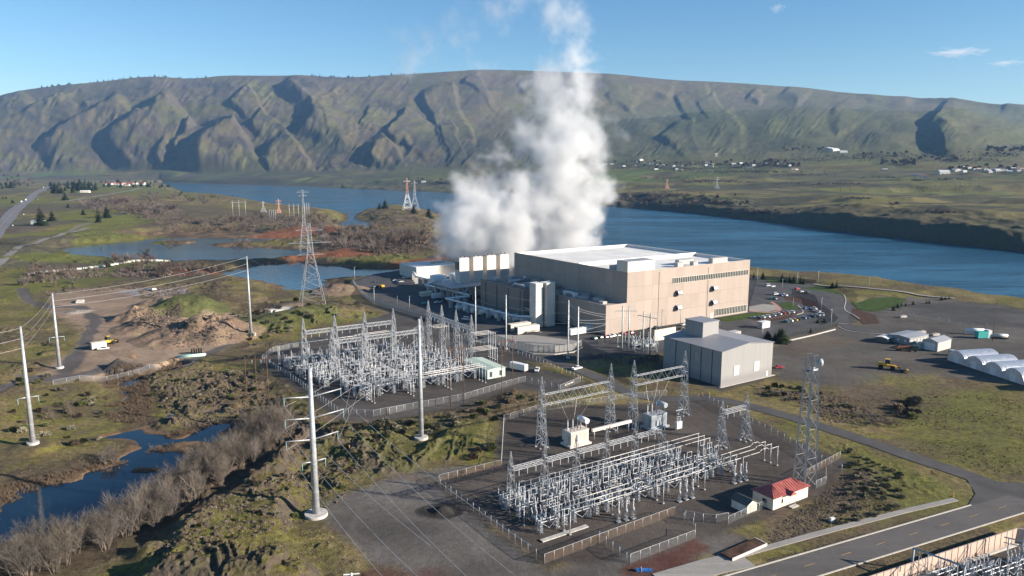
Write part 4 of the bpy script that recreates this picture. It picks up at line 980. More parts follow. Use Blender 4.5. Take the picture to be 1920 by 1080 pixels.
obj('door', gbox(70, -.08, 0, 72.4, 0, 3.4).me('door', CREAM), t)
wl = MB().tube((0, 0, 0), (0, -.6, 0), .18, n=6).me('wall_lamp', WHITE)
for y in (14, 40, 62, 96): obj('wall_lamp', wl, t, (-.3, y, 31.2), -math.pi/2)
# low front wing and the left annex
w = obj('wing', gbox(-15.5, 0.02, 0, -.02, 46, 16.2).me('wing', FACADE), t)
m = MB(); m.box(-15.5, .02, 16.2, -.02, .5, 17); m.box(-15.5, .5, 16.2, -15, 46, 17); obj('parapet', m.me('parapet', FACADE), w)
for x, y, a, b, h in ((-11, 8, 3, 4, 1.3), (-8, 16, 5, 5, 1.8), (-12, 24, 3.5, 6, 1.6), (-7, 30, 4, 4, 2.2), (-12, 36, 4, 6, 2)): obj('roof_unit', gbox(x, y, 16.2, x+a, y+b, 16.2+h).me('roof_unit', SHEDGREY), w)
obj('roof_unit', gbox(-12, 40, 16.2, -9.5, 52, 19.2).me('roof_unit', WHITE), w, (0, -7, 0))
m = MB(); m.box(-15.62, 14, 0, -15.5, 17, 5); m.box(-15.6, 28, 8, -15.5, 30, 12); obj('door', m.me('door', BLUEGREY), w)
w = obj('annex', gbox(-30, 62, 0, -.04, 114, 18).me('annex', FACADE2), t)
m = MB(); m.box(-30, 62, 18, -.04, 62.5, 18.9); m.box(-30, 62.5, 18, -29.5, 114, 18.9); obj('parapet', m.me('parapet', FACADE2), w)
obj('annex', gbox(-20, 46.02, 0, -.04, 61.98, 17.2).me('annex', FACADE2), t)
m = MB(); m.path([(-26, 66, 20), (-26, 78, 20), (-26, 80, 18)], .9, 10); obj('duct', m.me('duct', ALU), w)
m = MB(); m.path([(-24, 88, 20), (-10, 88, 20.5), (-6, 96, 20.5)], 1.0, 10); obj('duct', m.me('duct', ALU), w)
for x, y, a, b, h in ((-20, 70, 6, 8, 2.4), (-14, 100, 6, 6, 3), (-24, 104, 5, 6, 2), (-10, 66, 5, 7, 2.2), (-8, 80, 5, 5, 2.8)): obj('roof_unit', gbox(x, y, 18, x+a, y+b, 18+h).me('roof_unit', SHEDGREY), w)
for k in range(4): obj('buttress', gbox(-30.7, 65+k*14, 0, -30, 66.2+k*14, 17.6).me('buttress', FACADE2), w)
# cooling towers in a row behind, their deck and the low white plant house
SC = lambda u, v: (*loc(C0, u, v), 0)
names = ('first', 'second', 'third', 'last')
for k in range(4):
    s = thing('cooling_stack', ('pale cooling stack at the outer end of the row, tallest wall in full sun', 'second pale cooling stack from the outer end of the row', 'third pale cooling stack from the outer end of the row', 'pale cooling stack tucked against the dark wall of the huge building')[k], 'cooling tower', SC(-25+k*12.2, 152+k*1.0), ANG, 'pale cooling stacks')
    m = MB(); m.box(0, 0, 0, 8.0, 7, 28.5); obj('wall', m.me('wall', PALE), s)
    m = MB(); m.box(.5, .5, 28.5, 7.5, 6.5, 28.9); obj('roof', m.me('roof', SHEDGREY), s)
    fm = MB().tube((0, 0, 28.9), (0, 0, 29.7), .55, n=8).me('fan_cap', DARK)
    obj('fan_cap', fm, s, (2, 2, 0)); obj('fan_cap', fm, s, (5.4, 2, 0))
    m = MB()
    for i in range(3): m.box(-.06, .8+i*2, 20, 0, 2.2+i*2, 26)
    obj('louvre', m.me('louvre', DARK), s) if k == 0 else None
s = thing('equipment_deck', 'raised grey steel deck under the pale cooling stacks', 'platform', SC(-39, 138), ANG)
m = MB(); m.box(0, 0, 9.4, 44, 30, 10.0); obj('deck', m.me('deck', SHEDGREY), s)
cm = MB().box(-.35, -.35, 0, .35, .35, 9.4).me('column', SHEDGREY)
for i in range(6): obj('column', cm, s, (1+i*8.2, 1, 0))
for i in range(3): obj('column', cm, s, (1, 9+i*9, 0))
m = MB()
for i in range(23): m.bar((i*2, .1, 10), (i*2, .1, 11.1), .08)
m.bar((0, .1, 11.1), (44, .1, 11.1), .08); obj('railing', m.me('railing', GALV), s)
m = MB(); m.bar((3, -1, 0), (12, -1, 9.4), .5); m.bar((3, -2, 0), (12, -2, 9.4), .5); obj('stair', m.me('stair', GALV), s)
s = thing('plant_house', 'low pale flat roofed plant house at the left end of the site', 'building', (*G(781, 503, 9.5), 0), ANG)
obj('wall', gbox(0, 0, 0, 40, 34, 9.5).me('wall', PALE), s)
m = MB(); m.box(0, 0, 9.5, 40, .5, 10.3); m.box(0, .5, 9.5, .5, 34, 10.3); m.box(.5, 33.5, 9.5, 40, 34, 10.3); m.box(39.5, .5, 9.5, 40, 33.5, 10.3); obj('parapet', m.me('parapet', WHITE), s)
obj('roof', gbox(.5, .5, 9.5, 39.5, 33.5, 9.62).me('roof', ROOFW), s)
for k in range(5): obj('roof_unit', gbox(24+k*3, 20, 9.62, 26+k*3, 22, 11.2).me('roof_unit', SHEDGREY), s)
for (px, py), r, h, lb in (((822,539), 6.6, 9.5, 'round white storage tank with a flat lid beside the plant house'), ((857,537), 6.0, 10.5, 'round white storage tank half behind the first cooling stack'), ((838,543), 4.0, 7.5, 'small round white storage tank in front of the plant house')):
    p = at(px, py); s = thing('storage_tank', lb, 'tank', p, 0)
    obj('shell', MB().lathe([(r, 0), (r, h), (r*.97, h+.1), (.3, h+1.1)], 28).me('shell', WHITE), s)
    m = MB()
    for i in range(16): a = i*math.pi/8; m.bar((r*math.cos(a), r*math.sin(a), h), (r*math.cos(a), r*math.sin(a), h+1.1), .08)
    obj('railing', m.me('railing', GALV), s)
for k, (u, w_) in enumerate(((-37.2, 5.0), (-30.6, 6.2))):
    s = thing('tower_block', ('slim tall pale exhaust tower, the left one of the pair', 'wider tall pale exhaust tower, the right one of the pair')[k], 'exhaust tower', SC(u, 38-k*1.6), ANG)
    obj('wall', gbox(0, 0, 0, w_, 6.5, 26).me('wall', PALE), s); obj('coping', gbox(-.12, -.12, 26, w_+.12, 6.62, 26.3).me('coping', ROOFW), s)
# white horizontal tanks under the pipe rack
tm = MB(); 
tm.tube((-5, 0, 2.2), (5, 0, 2.2), 1.6, n=14); tk = tm.me('shell', WHITE); sd = MB().box(-3.6, -1.2, 0, -2.8, 1.2, 1.2).box(2.8, -1.2, 0, 3.6, 1.2, 1.2).me('saddle', CONC)
hh = MB().tube((0, 0, 3.7), (0, 0, 4.3), .3).me('manhole', GALV)
for k in range(9):
    s = thing('horizontal_tank', 'white horizontal tank in the row under the elevated pipes', 'tank', (*(lambda a, b: (a[0]+(b[0]-a[0])*k/8, a[1]+(b[1]-a[1])*k/8))(G(990, 601, 2), G(868, 575, 2)), 0), ANG, 'white horizontal tanks under the pipes')
    obj('shell', tk, s); obj('saddle', sd, s); obj('manhole', hh, s, (2, 0, 0))
# elevated white pipes
def pipe_rack(lb, pts, z, r, cat='pipeline', leg=True, gap=9, two=1.3):
    P = [Vector((*(G(a, b, z) if b > 300 else loc(C0, a, b)), z)) for a, b in pts]; s = thing('elevated_pipe', lb, cat, (P[0].x, P[0].y, 0))
    o = Vector((P[0].x, P[0].y, 0))
    for k in (0, 1) if two else (0,):
        off = Vector((-UY, UX, 0))*two*k if two else Vector((0, 0, 0))
        m = MB(); m.path([p-o+off for p in P], r, 10); obj('pipe', m.me('pipe', WHITE), s)
    if leg:
        lm = MB().box(-.5, -1.2, 0, .5, 1.2, z-r-.4).box(-.9, -1.9, z-r-.4, .9, 1.9, z-r).me('support', CONC)
        for p, q in zip(P[:-1], P[1:]):
            n = max(1, int((q-p).length/gap))
            for i in range(n): c = p+(q-p)*((i+.5)/n)-o; obj('support', lm, s, (c.x, c.y, 0), math.atan2((q-p).y, (q-p).x))
    return s
pipe_rack('long white elevated pipe that zigzags past the cooling deck', [(774, 508), (782, 519), (815, 527), (798, 534), (880, 553)], 6.6, .62)
pipe_rack('white elevated pipe in front of the row of horizontal tanks', [(880, 556), (837, 560), (905, 577), (968, 593), (1004, 594)], 5.6, .62)
pipe_rack('thin grey elevated pipe along the dark annex wall', [(903, 549), (992, 580)], 7.2, .35, leg=True, gap=14, two=.9)
pipe_rack('white pipe bridge standing right of the huge building', [(103, 22), (132, 30)], 8.4, .75, gap=7, two=2.6)
# trailers and cabins in front of the towers
def container(lb, p, rz, L, W, Hh, mat, legs=.5, extra=None, cat='container', name='container_cabin'):
    s = thing(name, lb, cat, p, rz); m = MB(); m.box(0, 0, legs, L, W, legs+Hh)
    obj('body', m.me('body', mat), s)
    m = MB()
    for i in range(int(L/1.2)): m.box(.3+i*1.2, -.05, legs+.2, .5+i*1.2, 0, legs+Hh-.2)
    m.box(-.05, -.05, legs+Hh, L+.05, W+.05, legs+Hh+.12); obj('rib', m.me('rib', mat), s)
    if legs > .1:
        m = MB()
        for x in (.4, L*.5, L-.8):
            for y in (.2, W-.5): m.box(x, y, 0, x+.3, y+.3, legs)
        obj('foot', m.me('foot', DARK), s)
    obj('end_door', gbox(-.06, .25, legs+.15, 0, W-.25, legs+Hh-.2).me('end_door', DARK if extra == 'dark' else SHEDGREY), s)
    return s
p = at(958, 623); container('pale generator cabin with pipework on top, the rear one before the exhaust towers', (*loc(p, 0, 0), 0), ANG, 14, 4, 3.6, CREAM, .6, 'dark')
p = at(971, 629); s = container('pale generator cabin with a small stair, the front one before the exhaust towers', (*p[:2], 0), ANG, 15, 4, 3.8, CREAM, .6, 'dark')
m = MB(); m.box(5, -2.2, 1.6, 13, -.2, 1.75)
for x in (5, 9, 13): m.bar((x, -2.1, 0), (x, -2.1, 2.8), .1)
m.bar((5, -2.1, 2.8), (13, -2.1, 2.8), .08); m.bar((13, -1.8, 1.7), (15, -1.8, 0), .2); obj('landing', m.me('landing', GALV), s)
p = at(1070, 632); container('long white semi trailer parked by the beige wing', (*p[:2], 0), ANG, 11, 2.6, 3.2, WHITE, 1.0, None, 'trailer', 'semi_trailer')
p = at(1101, 624); container('short shaded white trailer behind the long one', (*p[:2], 0), ANG, 6, 2.6, 3.0, WHITE, .8, None, 'trailer', 'semi_trailer')
p = at(791, 557); container('tan steel box in the shaded yard', (*p[:2], 0), ANG, 9, 4, 3, CREAM, .2); p = at(812, 561); container('white tank trailer in the shaded yard', (*p[:2], 0), ANG, 9, 3, 3, WHITE, .5, None, 'trailer', 'semi_trailer')
p = at(1227, 640); container('big white screen wall panel by the small transformer yard', (*p[:2], 0), ANG, 16, .6, 6, PALE, .05, None, 'wall', 'screen_wall')
p = at(1264, 634); container('low white cabin behind the grey steel warehouse', (*p[:2], 0), ANG, 12, 3, 2.6, PALE, .05)
p = at(1429, 617); container('white box trailer in the staff car park', (*p[:2], 0), ANG, 7, 3.6, 3.6, WHITE, .3, None, 'trailer', 'box_trailer')
p = at(1357, 638); container('long white cabin behind the grey warehouse roof', (*p[:2], 0), ANG, 14, 4, 3.2, SHEDGREY, .2)
# ---- the grey steel warehouse
WH = G(1351, 725)
t = thing('warehouse', 'tall grey ribbed steel warehouse with a roof cupola in the middle ground', 'warehouse', (*WH, 0), ANG)
WL, WD, WE, WR = 34.0, 35.0, 15.4, 17.3
m = MB(); m.extr([(0, 0), (WL, 0), (WL, WE), (WL*.52, WR), (0, WE)], 'y', 0, WD); obj('wall', m.me('wall', RIBS), t)
m = MB()
m.hull8([(-.4, -.5, WE-.05), (WL*.52, -.5, WR+.02), (WL*.52, WD+.5, WR+.02), (-.4, WD+.5, WE-.05), (-.4, -.5, WE+.2), (WL*.52, -.5, WR+.27), (WL*.52, WD+.5, WR+.27), (-.4, WD+.5, WE+.2)])
m.hull8([(WL*.52, -.5, WR+.02), (WL+.4, -.5, WE-.05), (WL+.4, WD+.5, WE-.05), (WL*.52, WD+.5, WR+.02), (WL*.52, -.5, WR+.27), (WL+.4, -.5, WE+.2), (WL+.4, WD+.5, WE+.2), (WL*.52, WD+.5, WR+.27)])
obj('roof', m.me('roof', RIBROOF), t)
c = obj('cupola', gbox(9.5, 20, WE, 20, 31, WR+6.2).me('cupola', RIBS), t); obj('roof', gbox(9.2, 19.7, WR+6.2, 20.3, 31.3, WR+6.5).me('roof', RIBROOF), c)
for k, (y0, y1) in enumerate(((11.5, 11.7), (18, 18.2), (27, 27.2), (5.2, 5.4))): obj('downpipe', gbox(-.2, y0, 0, -.02, y1, WE-.1).me('downpipe', DARK), t)
for y in (14, 29):
    w = obj('window', gbox(-.1, y-1.6, 8.4, -.01, y+1.6, 12.4).me('window', SHEDGREY), t)
    g = MB()
    for i in range(5): g.box(-.16, y-1.6+i*.78, 8.4, -.1, y-1.5+i*.78, 12.4)
    obj('frame', g.me('frame', DARK), w)
for x in (8, 21.5):
    w = obj('window', gbox(x, -.1, 3.6, x+3.6, -.01, 8.0).me('window', WHITE), t); g = MB()
    for i in range(7): g.box(x+i*.58, -.16, 3.6, x+.1+i*.58, -.1, 8.0)
    obj('frame', g.me('frame', SHEDGREY), w)
obj('door', gbox(30.2, -.08, 0.1, 31.3, -.01, 2.4).me('door', WHITE), t)
m = MB(); m.box(WL, 8, 0, WL+6, 18, 6.2); l_ = obj('lean_to', m.me('lean_to', RIBS), t); obj('roof', gbox(WL, 7.8, 6.2, WL+6.2, 18.2, 6.4).me('roof', RIBROOF), l_)
obj('slab', gbox(-1.2, -1.2, -.2, WL+1.2, 0-.02, .12).me('slab', CONC), t)
# ---- gable buildings
def shed(lb, p, rz, L, W, E_, Rg, wall, roof, cat='shed', name='gable_shed', doors=(), wins=(), over=.3, ridge='x', group=None):
    s = thing(name, lb, cat, p, rz, group)
    m = MB()
    if ridge == 'x': m.extr([(0, 0), (W, 0), (W, E_), (W/2, Rg), (0, E_)], 'x', 0, L)
    else: m.extr([(0, 0), (L, 0), (L, E_), (L/2, Rg), (0, E_)], 'y', 0, W)
    obj('wall', m.me('wall', wall), s)
    m = MB(); k = .16
    S = W if ridge == 'x' else L; T_ = L if ridge == 'x' else W; dz = (Rg-E_)/(S/2)*over
    for a, b, za, zb in ((-over, S/2, E_-dz, Rg), (S/2, S+over, Rg, E_-dz)):
        m.extr([(a, za+.02), (b, zb+.02), (b, zb+k), (a, za+k)], 'x' if ridge == 'x' else 'y', -over, T_+over)
    obj('roof', m.me('roof', roof), s)
    for f, a, z0, w_, h_, mt in doors: obj('door', face_box(f, a, z0, w_, h_, L, W, .06).me('door', mt), s)
    for f, a, z0, w_, h_, mt in wins:
        q = obj('window', face_box(f, a, z0, w_, h_, L, W, .07).me('window', mt), s)
    return s
def face_box(f, a, z, w, h, L, W, d):
    if f == 's': return gbox(a, -d, z, a+w, -.005, z+h)
    if f == 'n': return gbox(a, W+.005, z, a+w, W+d, z+h)
    if f == 'w': return gbox(-d, a, z, -.005, a+w, z+h)
    return gbox(L+.005, a, z, L+d, a+w, z+h)
# red roofed control house
p = at(1449, 957); W_, L_ = 7.0, 15.5
t = thing('control_house', 'cream control house with a red hipped metal roof at the corner of the near substation', 'control house', (*p[:2], 0), ANG)
obj('wall', gbox(0, 0, 0, L_, W_, 3.6).me('wall', CREAM), t)
m = MB(); b = len(m.v); e = .6
m.v += [(-e, -e, 3.55), (L_+e, -e, 3.55), (L_+e, W_+e, 3.55), (-e, W_+e, 3.55), (3.4, W_/2, 5.6), (L_-3.4, W_/2, 5.6)]
for f in ((0,1,5,4), (1,2,5), (2,3,4,5), (3,0,4), (3,2,1,0)): m.face([b+i for i in f])
rf = obj('roof', m.me('roof', REDROOF), t)
m = MB(); m.extr([(5.0, 3.5), (8.2, 3.5), (6.6, 4.5)], 'y', -1.7, 1.5); obj('porch_roof', m.me('porch_roof', REDROOF), rf)
m = MB()
for i in range(16): m.bar((.2+i*1.0, -e, 3.62), (min(max(.2+i*1.0, 3.4), L_-3.4), W_/2, 5.66), .07)
obj('seam', m.me('seam', REDROOF), rf)
obj('door', gbox(6.0, -.07, .2, 7.0, -.005, 2.4).me('door', WHITE), t); obj('window', gbox(3.6, -.07, 1.2, 4.3, -.005, 2.3).me('window', GLASS), t)
obj('step', gbox(5.4, -2.4, 0, 8.4, -1.0, .25).me('step', CONC), t); obj('window', gbox(-.07, 2.2, 1.2, -.005, 3.6, 2.4).me('window', GLASS), t)
pm = MB().bar((0, 0, 0), (0, 0, 3.5), .14).me('porch_post', WHITE); obj('porch_post', pm, t, (5.3, -1.5, 0)); obj('porch_post', pm, t, (7.9, -1.5, 0))
p = at(1400, 964); shed('small cream shed with a dark shingle roof beside the near substation fence', (*p[:2], 0), ANG, 4.2, 5.4, 2.5, 3.6, CREAM, M('dark_shingle', (.11,.105,.09), .9, 0, .15, 3), ridge='y', doors=(('w', 2, .1, 1, 2.1, WHITE),))
p = at(905, 713); s = shed('pale sage green control house in the corner of the far substation', (*loc(p, 2.5, 0), 0), ANG, 9.5, 21, 4.2, 4.7, SAGE, SAGE, 'control house', 'control_house', doors=(('s', 1.2, .8, 1.3, 2.4, DARK), ('s', 6.4, .8, 1.3, 2.4, DARK)), over=.35, ridge='y')
m = MB()
for k in range(4): m.path([(-.25, 5+k*3, 3.6), (-.25, 5+k*3, .9), (-1.4, 4+k*3, .5)], .18, 6)
obj('cable_duct', m.me('cable_duct', SAGE), s)
# field buildings on the right
p = at(1663, 644); shed('small dark shed with a pale roof, left of the long portable office', (*p[:2], 0), ANG+.1, 9, 6, 2.6, 3.1, M('dark_olive_siding', (.12,.125,.11), .7), ROOFW, wins=(('s', 1, 1, 1.4, .9, WHITE),))
p = at(1700, 649); s = shed('long grey portable office with a pale metal roof and small square windows', (*loc(p, 2.5, 0), 0), ANG-.02, 18, 12, 3.8, 4.5, M('grey_clapboard', (.30,.29,.27), .7), ROOFGREY, 'portable office', 'portable_office',
     wins=tuple(('s', 1.6+i*3.2, 1.4, 1.0, 1.4, WHITE) for i in range(5))+tuple(('w', 1.8+i*4, 1.4, 1.1, 1.3, WHITE) for i in range(3)), doors=(('w', 10, .2, 1, 2.1, DARK),))
p = at(1752, 661); s = shed('pale grey metal garage with a big white roller door', (*loc(p, 2.8, 0), 0), ANG+.03, 14, 8, 4.8, 6.2, M('pale_grey_siding', (.46,.44,.40), .6), ROOFGREY, 'garage', 'metal_garage', doors=(('w', 1.4, .1, 5.2, 3.8, WHITE),))
obj('side_room', gbox(-1.4, 8.02, 0, 3, 10.5, 3).me('side_room', M('pale_grey_siding', (.46,.44,.40), .6)), s)
RIBBED = facade_mat('corrugated_bright_steel', (0.60, 0.62, 0.66), 1.1, 90, .10, .35, .3)
def quonset(lb, p, rz, L, W, Hh):
    s = thing('quonset_hut', lb, 'arched shed', p, rz, 'row of arched metal sheds')
    prof = [(0, 0), (0, 1.4)]+[(W/2-W/2*math.cos(a), 1.4+(Hh-1.4)*math.sin(a)) for a in np.linspace(.12, math.pi-.12, 15)]+[(W, 1.4), (W, 0)]
    m = MB(); m.extr(prof[::-1], 'x', .3, L-.3); obj('end_wall', m.me('end_wall', WHITE), s)
    m = MB(); n = int(L/.8)
    for i in range(n):
        k = .16 if i % 2 else .04
        big = [(W/2+(h-W/2)*(1+k/W*2)-(0), z+(k if z > .1 else 0)) for h, z in prof]; m.extr(big[::-1], 'x', L*i/n, L*(i+1)/n)
    obj('shell', m.me('shell', M('bright_corrugated_steel', (.62,.64,.67), .35, .5, .05, .5, .5)), s)
    obj('door', gbox(-.08+.0, W*.36, .1, -.0, W*.66, 3.4).me('door', WHITE), s)
    return s
d0 = at(1809, 686); dirv = Vector((at(1921, 723)[0]-d0[0], at(1921, 723)[1]-d0[1], 0)); dl = dirv.length; dv = dirv.normalized()
RZ = math.atan2(dv.x, -dv.y)   # long axis at right angles to the row
for k in range(4):
    q = Vector((d0[0], d0[1], 0))+dv*(dl*k/3.0)*.98
    quonset(('arched corrugated metal shed at the far end of the row, beside the garage', 'second arched corrugated metal shed from the garage', 'third arched corrugated metal shed from the garage', 'arched corrugated metal shed at the near end of the row beside a tan crate')[k], (q.x, q.y, 0), RZ, 20, 11.0, 6.0)
q = Vector((d0[0], d0[1], 0))+dv*(dl*1.08); container('tan wooden crate shed at the near end of the arched metal sheds', (q.x-1, q.y-5, 0), RZ, 12, 5, 3.4, CREAM, .05)
q = at(1786, 668); container('dark steel box at the far end of the arched metal sheds', (*q[:2], 0), RZ, 3, 3, 2.6, BLUEGREY, .05)
# ================================================================== roads and paved ground
ROADASPH = asphalt_mat('road_asphalt', (0.115, 0.105, 0.098), .12); LOTASPH = asphalt_mat('lot_asphalt', (0.074, 0.071, 0.071), .25); CHIP = asphalt_mat('chip_seal_road', (0.085, 0.08, 0.077), .2)
PAVE = asphalt_mat('concrete_pavement', (0.29, 0.27, 0.245), .08); LAWN = M('mown_lawn', (.055,.085,.02), .95, 0, .25, .25, .1); MULCH = M('bark_mulch', (.085,.05,.037), .95, 0, .3, .5, .1); REDPATH = asphalt_mat('red_brick_paving', (.42,.22,.17), .08)
PAINTY = M('yellow_road_paint', (.50,.30,.10), .7, 0, .2, 1); PAINTW = M('white_road_paint', (.62,.61,.58), .7, 0, .15, 1)
def ribbon(name, pts, w, z, mat, kind='structure', thick=.0, follow=False):
    P = [Vector((p[0], p[1], 0)) for p in pts]; m = MB(); Lr = []
    for i, p in enumerate(P):
        d = (P[min(i+1, len(P)-1)]-P[max(i-1, 0)]).normalized(); n = Vector((-d.y, d.x, 0)); h = (Hs(p.x, p.y)+.25 if follow else 0)+z
        Lr.append((p+n*w/2, p-n*w/2, h))
    for (a, b, h), (c, d, h2) in zip(Lr[:-1], Lr[1:]):
        k = len(m.v); m.v += [(a.x, a.y, h), (b.x, b.y, h), (d.x, d.y, h2), (c.x, c.y, h2)]; m.face([k, k+1, k+2, k+3])
        if thick:
            m.v += [(a.x, a.y, h-thick), (b.x, b.y, h-thick), (d.x, d.y, h2-thick), (c.x, c.y, h2-thick)]
            for q in ((0,3,7,4), (1,5,6,2)): m.face([k+i for i in q])
    o = obj(name, m.me(name, mat)); 
    if kind: o['kind'] = kind
    return o
def smooth(pts, n=6):                       # Catmull-Rom through the points
    P = [pts[0]]+list(pts)+[pts[-1]]; out = []
    for i in range(1, len(P)-2):
        for k in range(n):
            t_ = k/n; p0, p1, p2, p3 = P[i-1], P[i], P[i+1], P[i+2]
            out.append(tuple(.5*(2*p1[j]+(p2[j]-p0[j])*t_+(2*p0[j]-5*p1[j]+4*p2[j]-p3[j])*t_*t_+(3*p1[j]-p0[j]-3*p2[j]+p3[j])*t_**3) for j in (0, 1)))
    return out+[pts[-1]]
def mr(t_, n): return (MAINROAD[0][0]+MRD[0]*t_+MRN[0]*n, MAINROAD[0][1]+MRD[1]*t_+MRN[1]*n)
# main road: its two edges measured on the photograph
e_up = [G(1440, 1057.5), G(1820, 947)]; e_lo = [G(1537, 1080), G(1920, 962)]
def tn(p): dx, dy = p[0]-MAINROAD[0][0], p[1]-MAINROAD[0][1]; return dx*MRD[0]+dy*MRD[1], dx*MRN[0]+dy*MRN[1]
RU = sum(tn(p)[1] for p in e_up)/2; RL = sum(tn(p)[1] for p in e_lo)/2; RC = (RU+RL)/2; RW = RU-RL
TEND = tn(e_up[1])[0]
ribbon('road', [mr(-60, RC), mr(300, RC)], RW, .02, ROADASPH)
kb = M('kerb_concrete', (.50,.46,.40), .8, 0, .08, 1)
def kerb(pts, w=.28, h=.16, nm='kerb'): return ribbon(nm, pts, w, h, kb, 'structure', h)
kerb([mr(-10, RU), mr(TEND, RU)], .4); kerb([mr(-60, RL), mr(300, RL)], .4)
for k in range(-4, 26):
    ribbon('road_marking', [mr(2+k*12.2, RC+.1), mr(5.4+k*12.2, RC+.1)], .16, .026, PAINTY)
sw_ = [G(1260, 1082), G(1330, 1058), G(1440, 1026), G(1560, 993), G(1700, 957), G(1792, 936)]
ribbon('sidewalk', sw_, 2.0, .06, PAVE, 'structure', .2)
ribbon('driveway', [G(1240, 1090), G(1340, 1060), G(1400, 1048)], 7, .05, PAVE, 'structure', .2)
ribbon('road', smooth([(1990,935),(1915,927),(1860,908),(1800,886),(1720,860),(1640,832),(1560,806),(1480,781),(1400,760)] and [G(*p) for p in ((1990,935),(1915,927),(1860,908),(1800,886),(1720,860),(1640,832),(1560,806),(1480,781),(1400,760),(1330,747),(1250,748),(1185,738),(1130,712),(1060,684),(980,655),(930,637),(880,616))]), 7.0, .024, CHIP)
sheet('road', [(*mr(TEND-2, RU-.3), .028), (*G(1829, 926), .028), (*G(1812, 897), .028), (*G(1868, 903), .028), (*G(1930, 906), .028), (*mr(TEND+26, RU-.3), .028)], .028, CHIP)
# data site paving, lots, lawns
sheet('car_park', poly([(664,530),(700,514),(775,503),(820,520),(900,560),(1000,600),(1060,612),(1130,632),(1240,628),(1400,590),(1420,520),(1500,524),(1560,548),(1582,570),(1590,600),(1500,622),(1430,646),(1240,656),(1090,664),(1000,664),(940,648),(870,620),(800,594),(745,578),(690,556)]), .012, LOTASPH)
sheet('forecourt', poly([(885,640),(930,628),(1000,628),(1090,640),(1075,654),(1000,660),(940,648)]), .03, PAVE)
ribbon('sidewalk', [G(*p) for p in ((1150,627),(1240,604),(1340,582),(1400,570))] , 3.0, .045, PAVE)
sheet('lawn', poly([(1345,596),(1400,588),(1440,584),(1465,590),(1400,598),(1362,604)]), .03, LAWN)
sheet('lawn', poly([(1460,569),(1480,566),(1492,572),(1496,582),(1478,580),(1465,576)]), .05, LAWN)
sheet('lawn', poly([(1500,541),(1530,536),(1580,545),(1600,556),(1640,552),(1700,560),(1690,572),(1640,585),(1608,580),(1590,556),(1540,545)]), .04, LAWN)
sheet('lawn', poly([(1430,522),(1480,524),(1520,531),(1510,533),(1440,529)]), .04, LAWN)
sheet('flower_bed', poly([(1410,600),(1440,596),(1490,584),(1500,585),(1470,600),(1430,604)]), .022, MULCH)
sheet('flower_bed', poly([(1590,575),(1608,580),(1640,590),(1650,606),(1620,608),(1598,592)]), .024, MULCH)
sheet('flower_bed', poly([(1470,556),(1500,556),(1530,566),(1540,585),(1525,585),(1500,568),(1472,562)]), .024, MULCH)
sheet('plaza', poly([(1404,575),(1430,570),(1455,572),(1460,580),(1440,585),(1405,583)]), .05, PAVE)
ribbon('footpath', smooth([G(*p) for p in ((1404,583),(1440,586),(1462,581),(1455,572),(1446,566))], 4), 2.2, .06, REDPATH)
ribbon('road', smooth([G(*p) for p in ((1440,528),(1510,535),(1550,548),(1574,562),(1580,580),(1572,596),(1590,612),(1640,622),(1720,632))]), 11, .03, CHIP)
for P in (((1496,572),(1506,585),(1494,590)), ((1580,548),(1586,562),(1584,580),(1600,590),(1612,598)), ((1540,600),(1560,605),(1590,608)), ((1570,612),(1600,622),(1680,628))): kerb(smooth([G(*p) for p in P], 5), .5, .16)
ribbon('path', smooth([G(*p) for p in ((1525,533),(1560,539),(1620,546),(1700,553),(1790,560))], 4), 4, .3, PAVE, follow=True)
for k in range(14): ribbon('road_marking', [G(1410+k*5.5, 603-k*1.3), G(1416+k*5.5, 606-k*1.3)], .14, .03, PAINTW)
ribbon('road_marking', [G(1395,615), G(1430,611)], .5, .03, PAINTY)
ribbon('path', smooth([G(*p) for p in ((1560,690),(1640,672),(1760,660))], 3), .1, -.3, CHIP)
# motorway on the left and lanes
def P5(*pts): return [G(x, y, 6.0) for x, y in pts]
HW = smooth(P5((-40,462),(20,408),(45,385),(70,366),(89,354),(97,348)), 8)
ribbon('highway', HW, 22, .5, asphalt_mat('highway_asphalt', (.17,.165,.17), .1), follow=True)
ribbon('median_barrier', HW, 1.0, .9, M('median_barrier_concrete', (.36,.25,.16), .8), follow=True)
ribbon('lane', smooth(P5((100,384),(150,377),(200,370),(240,361),(265,354)), 5), 9, .35, asphalt_mat('lane_gravel', (.27,.25,.23), .1), follow=True)
ribbon('lane', smooth(P5((-30,505),(15,470),(40,455),(80,445),(120,434),(165,424)), 5), 8, .35, asphalt_mat('lane_gravel2', (.22,.20,.18), .1), follow=True)
ribbon('road', smooth([G(*p, 14) for p in ((1150,376),(1240,380),(1350,396),(1440,412),(1560,436),(1640,446))], 6), 8, .4, asphalt_mat('far_road', (.30,.25,.21), .1), follow=True)
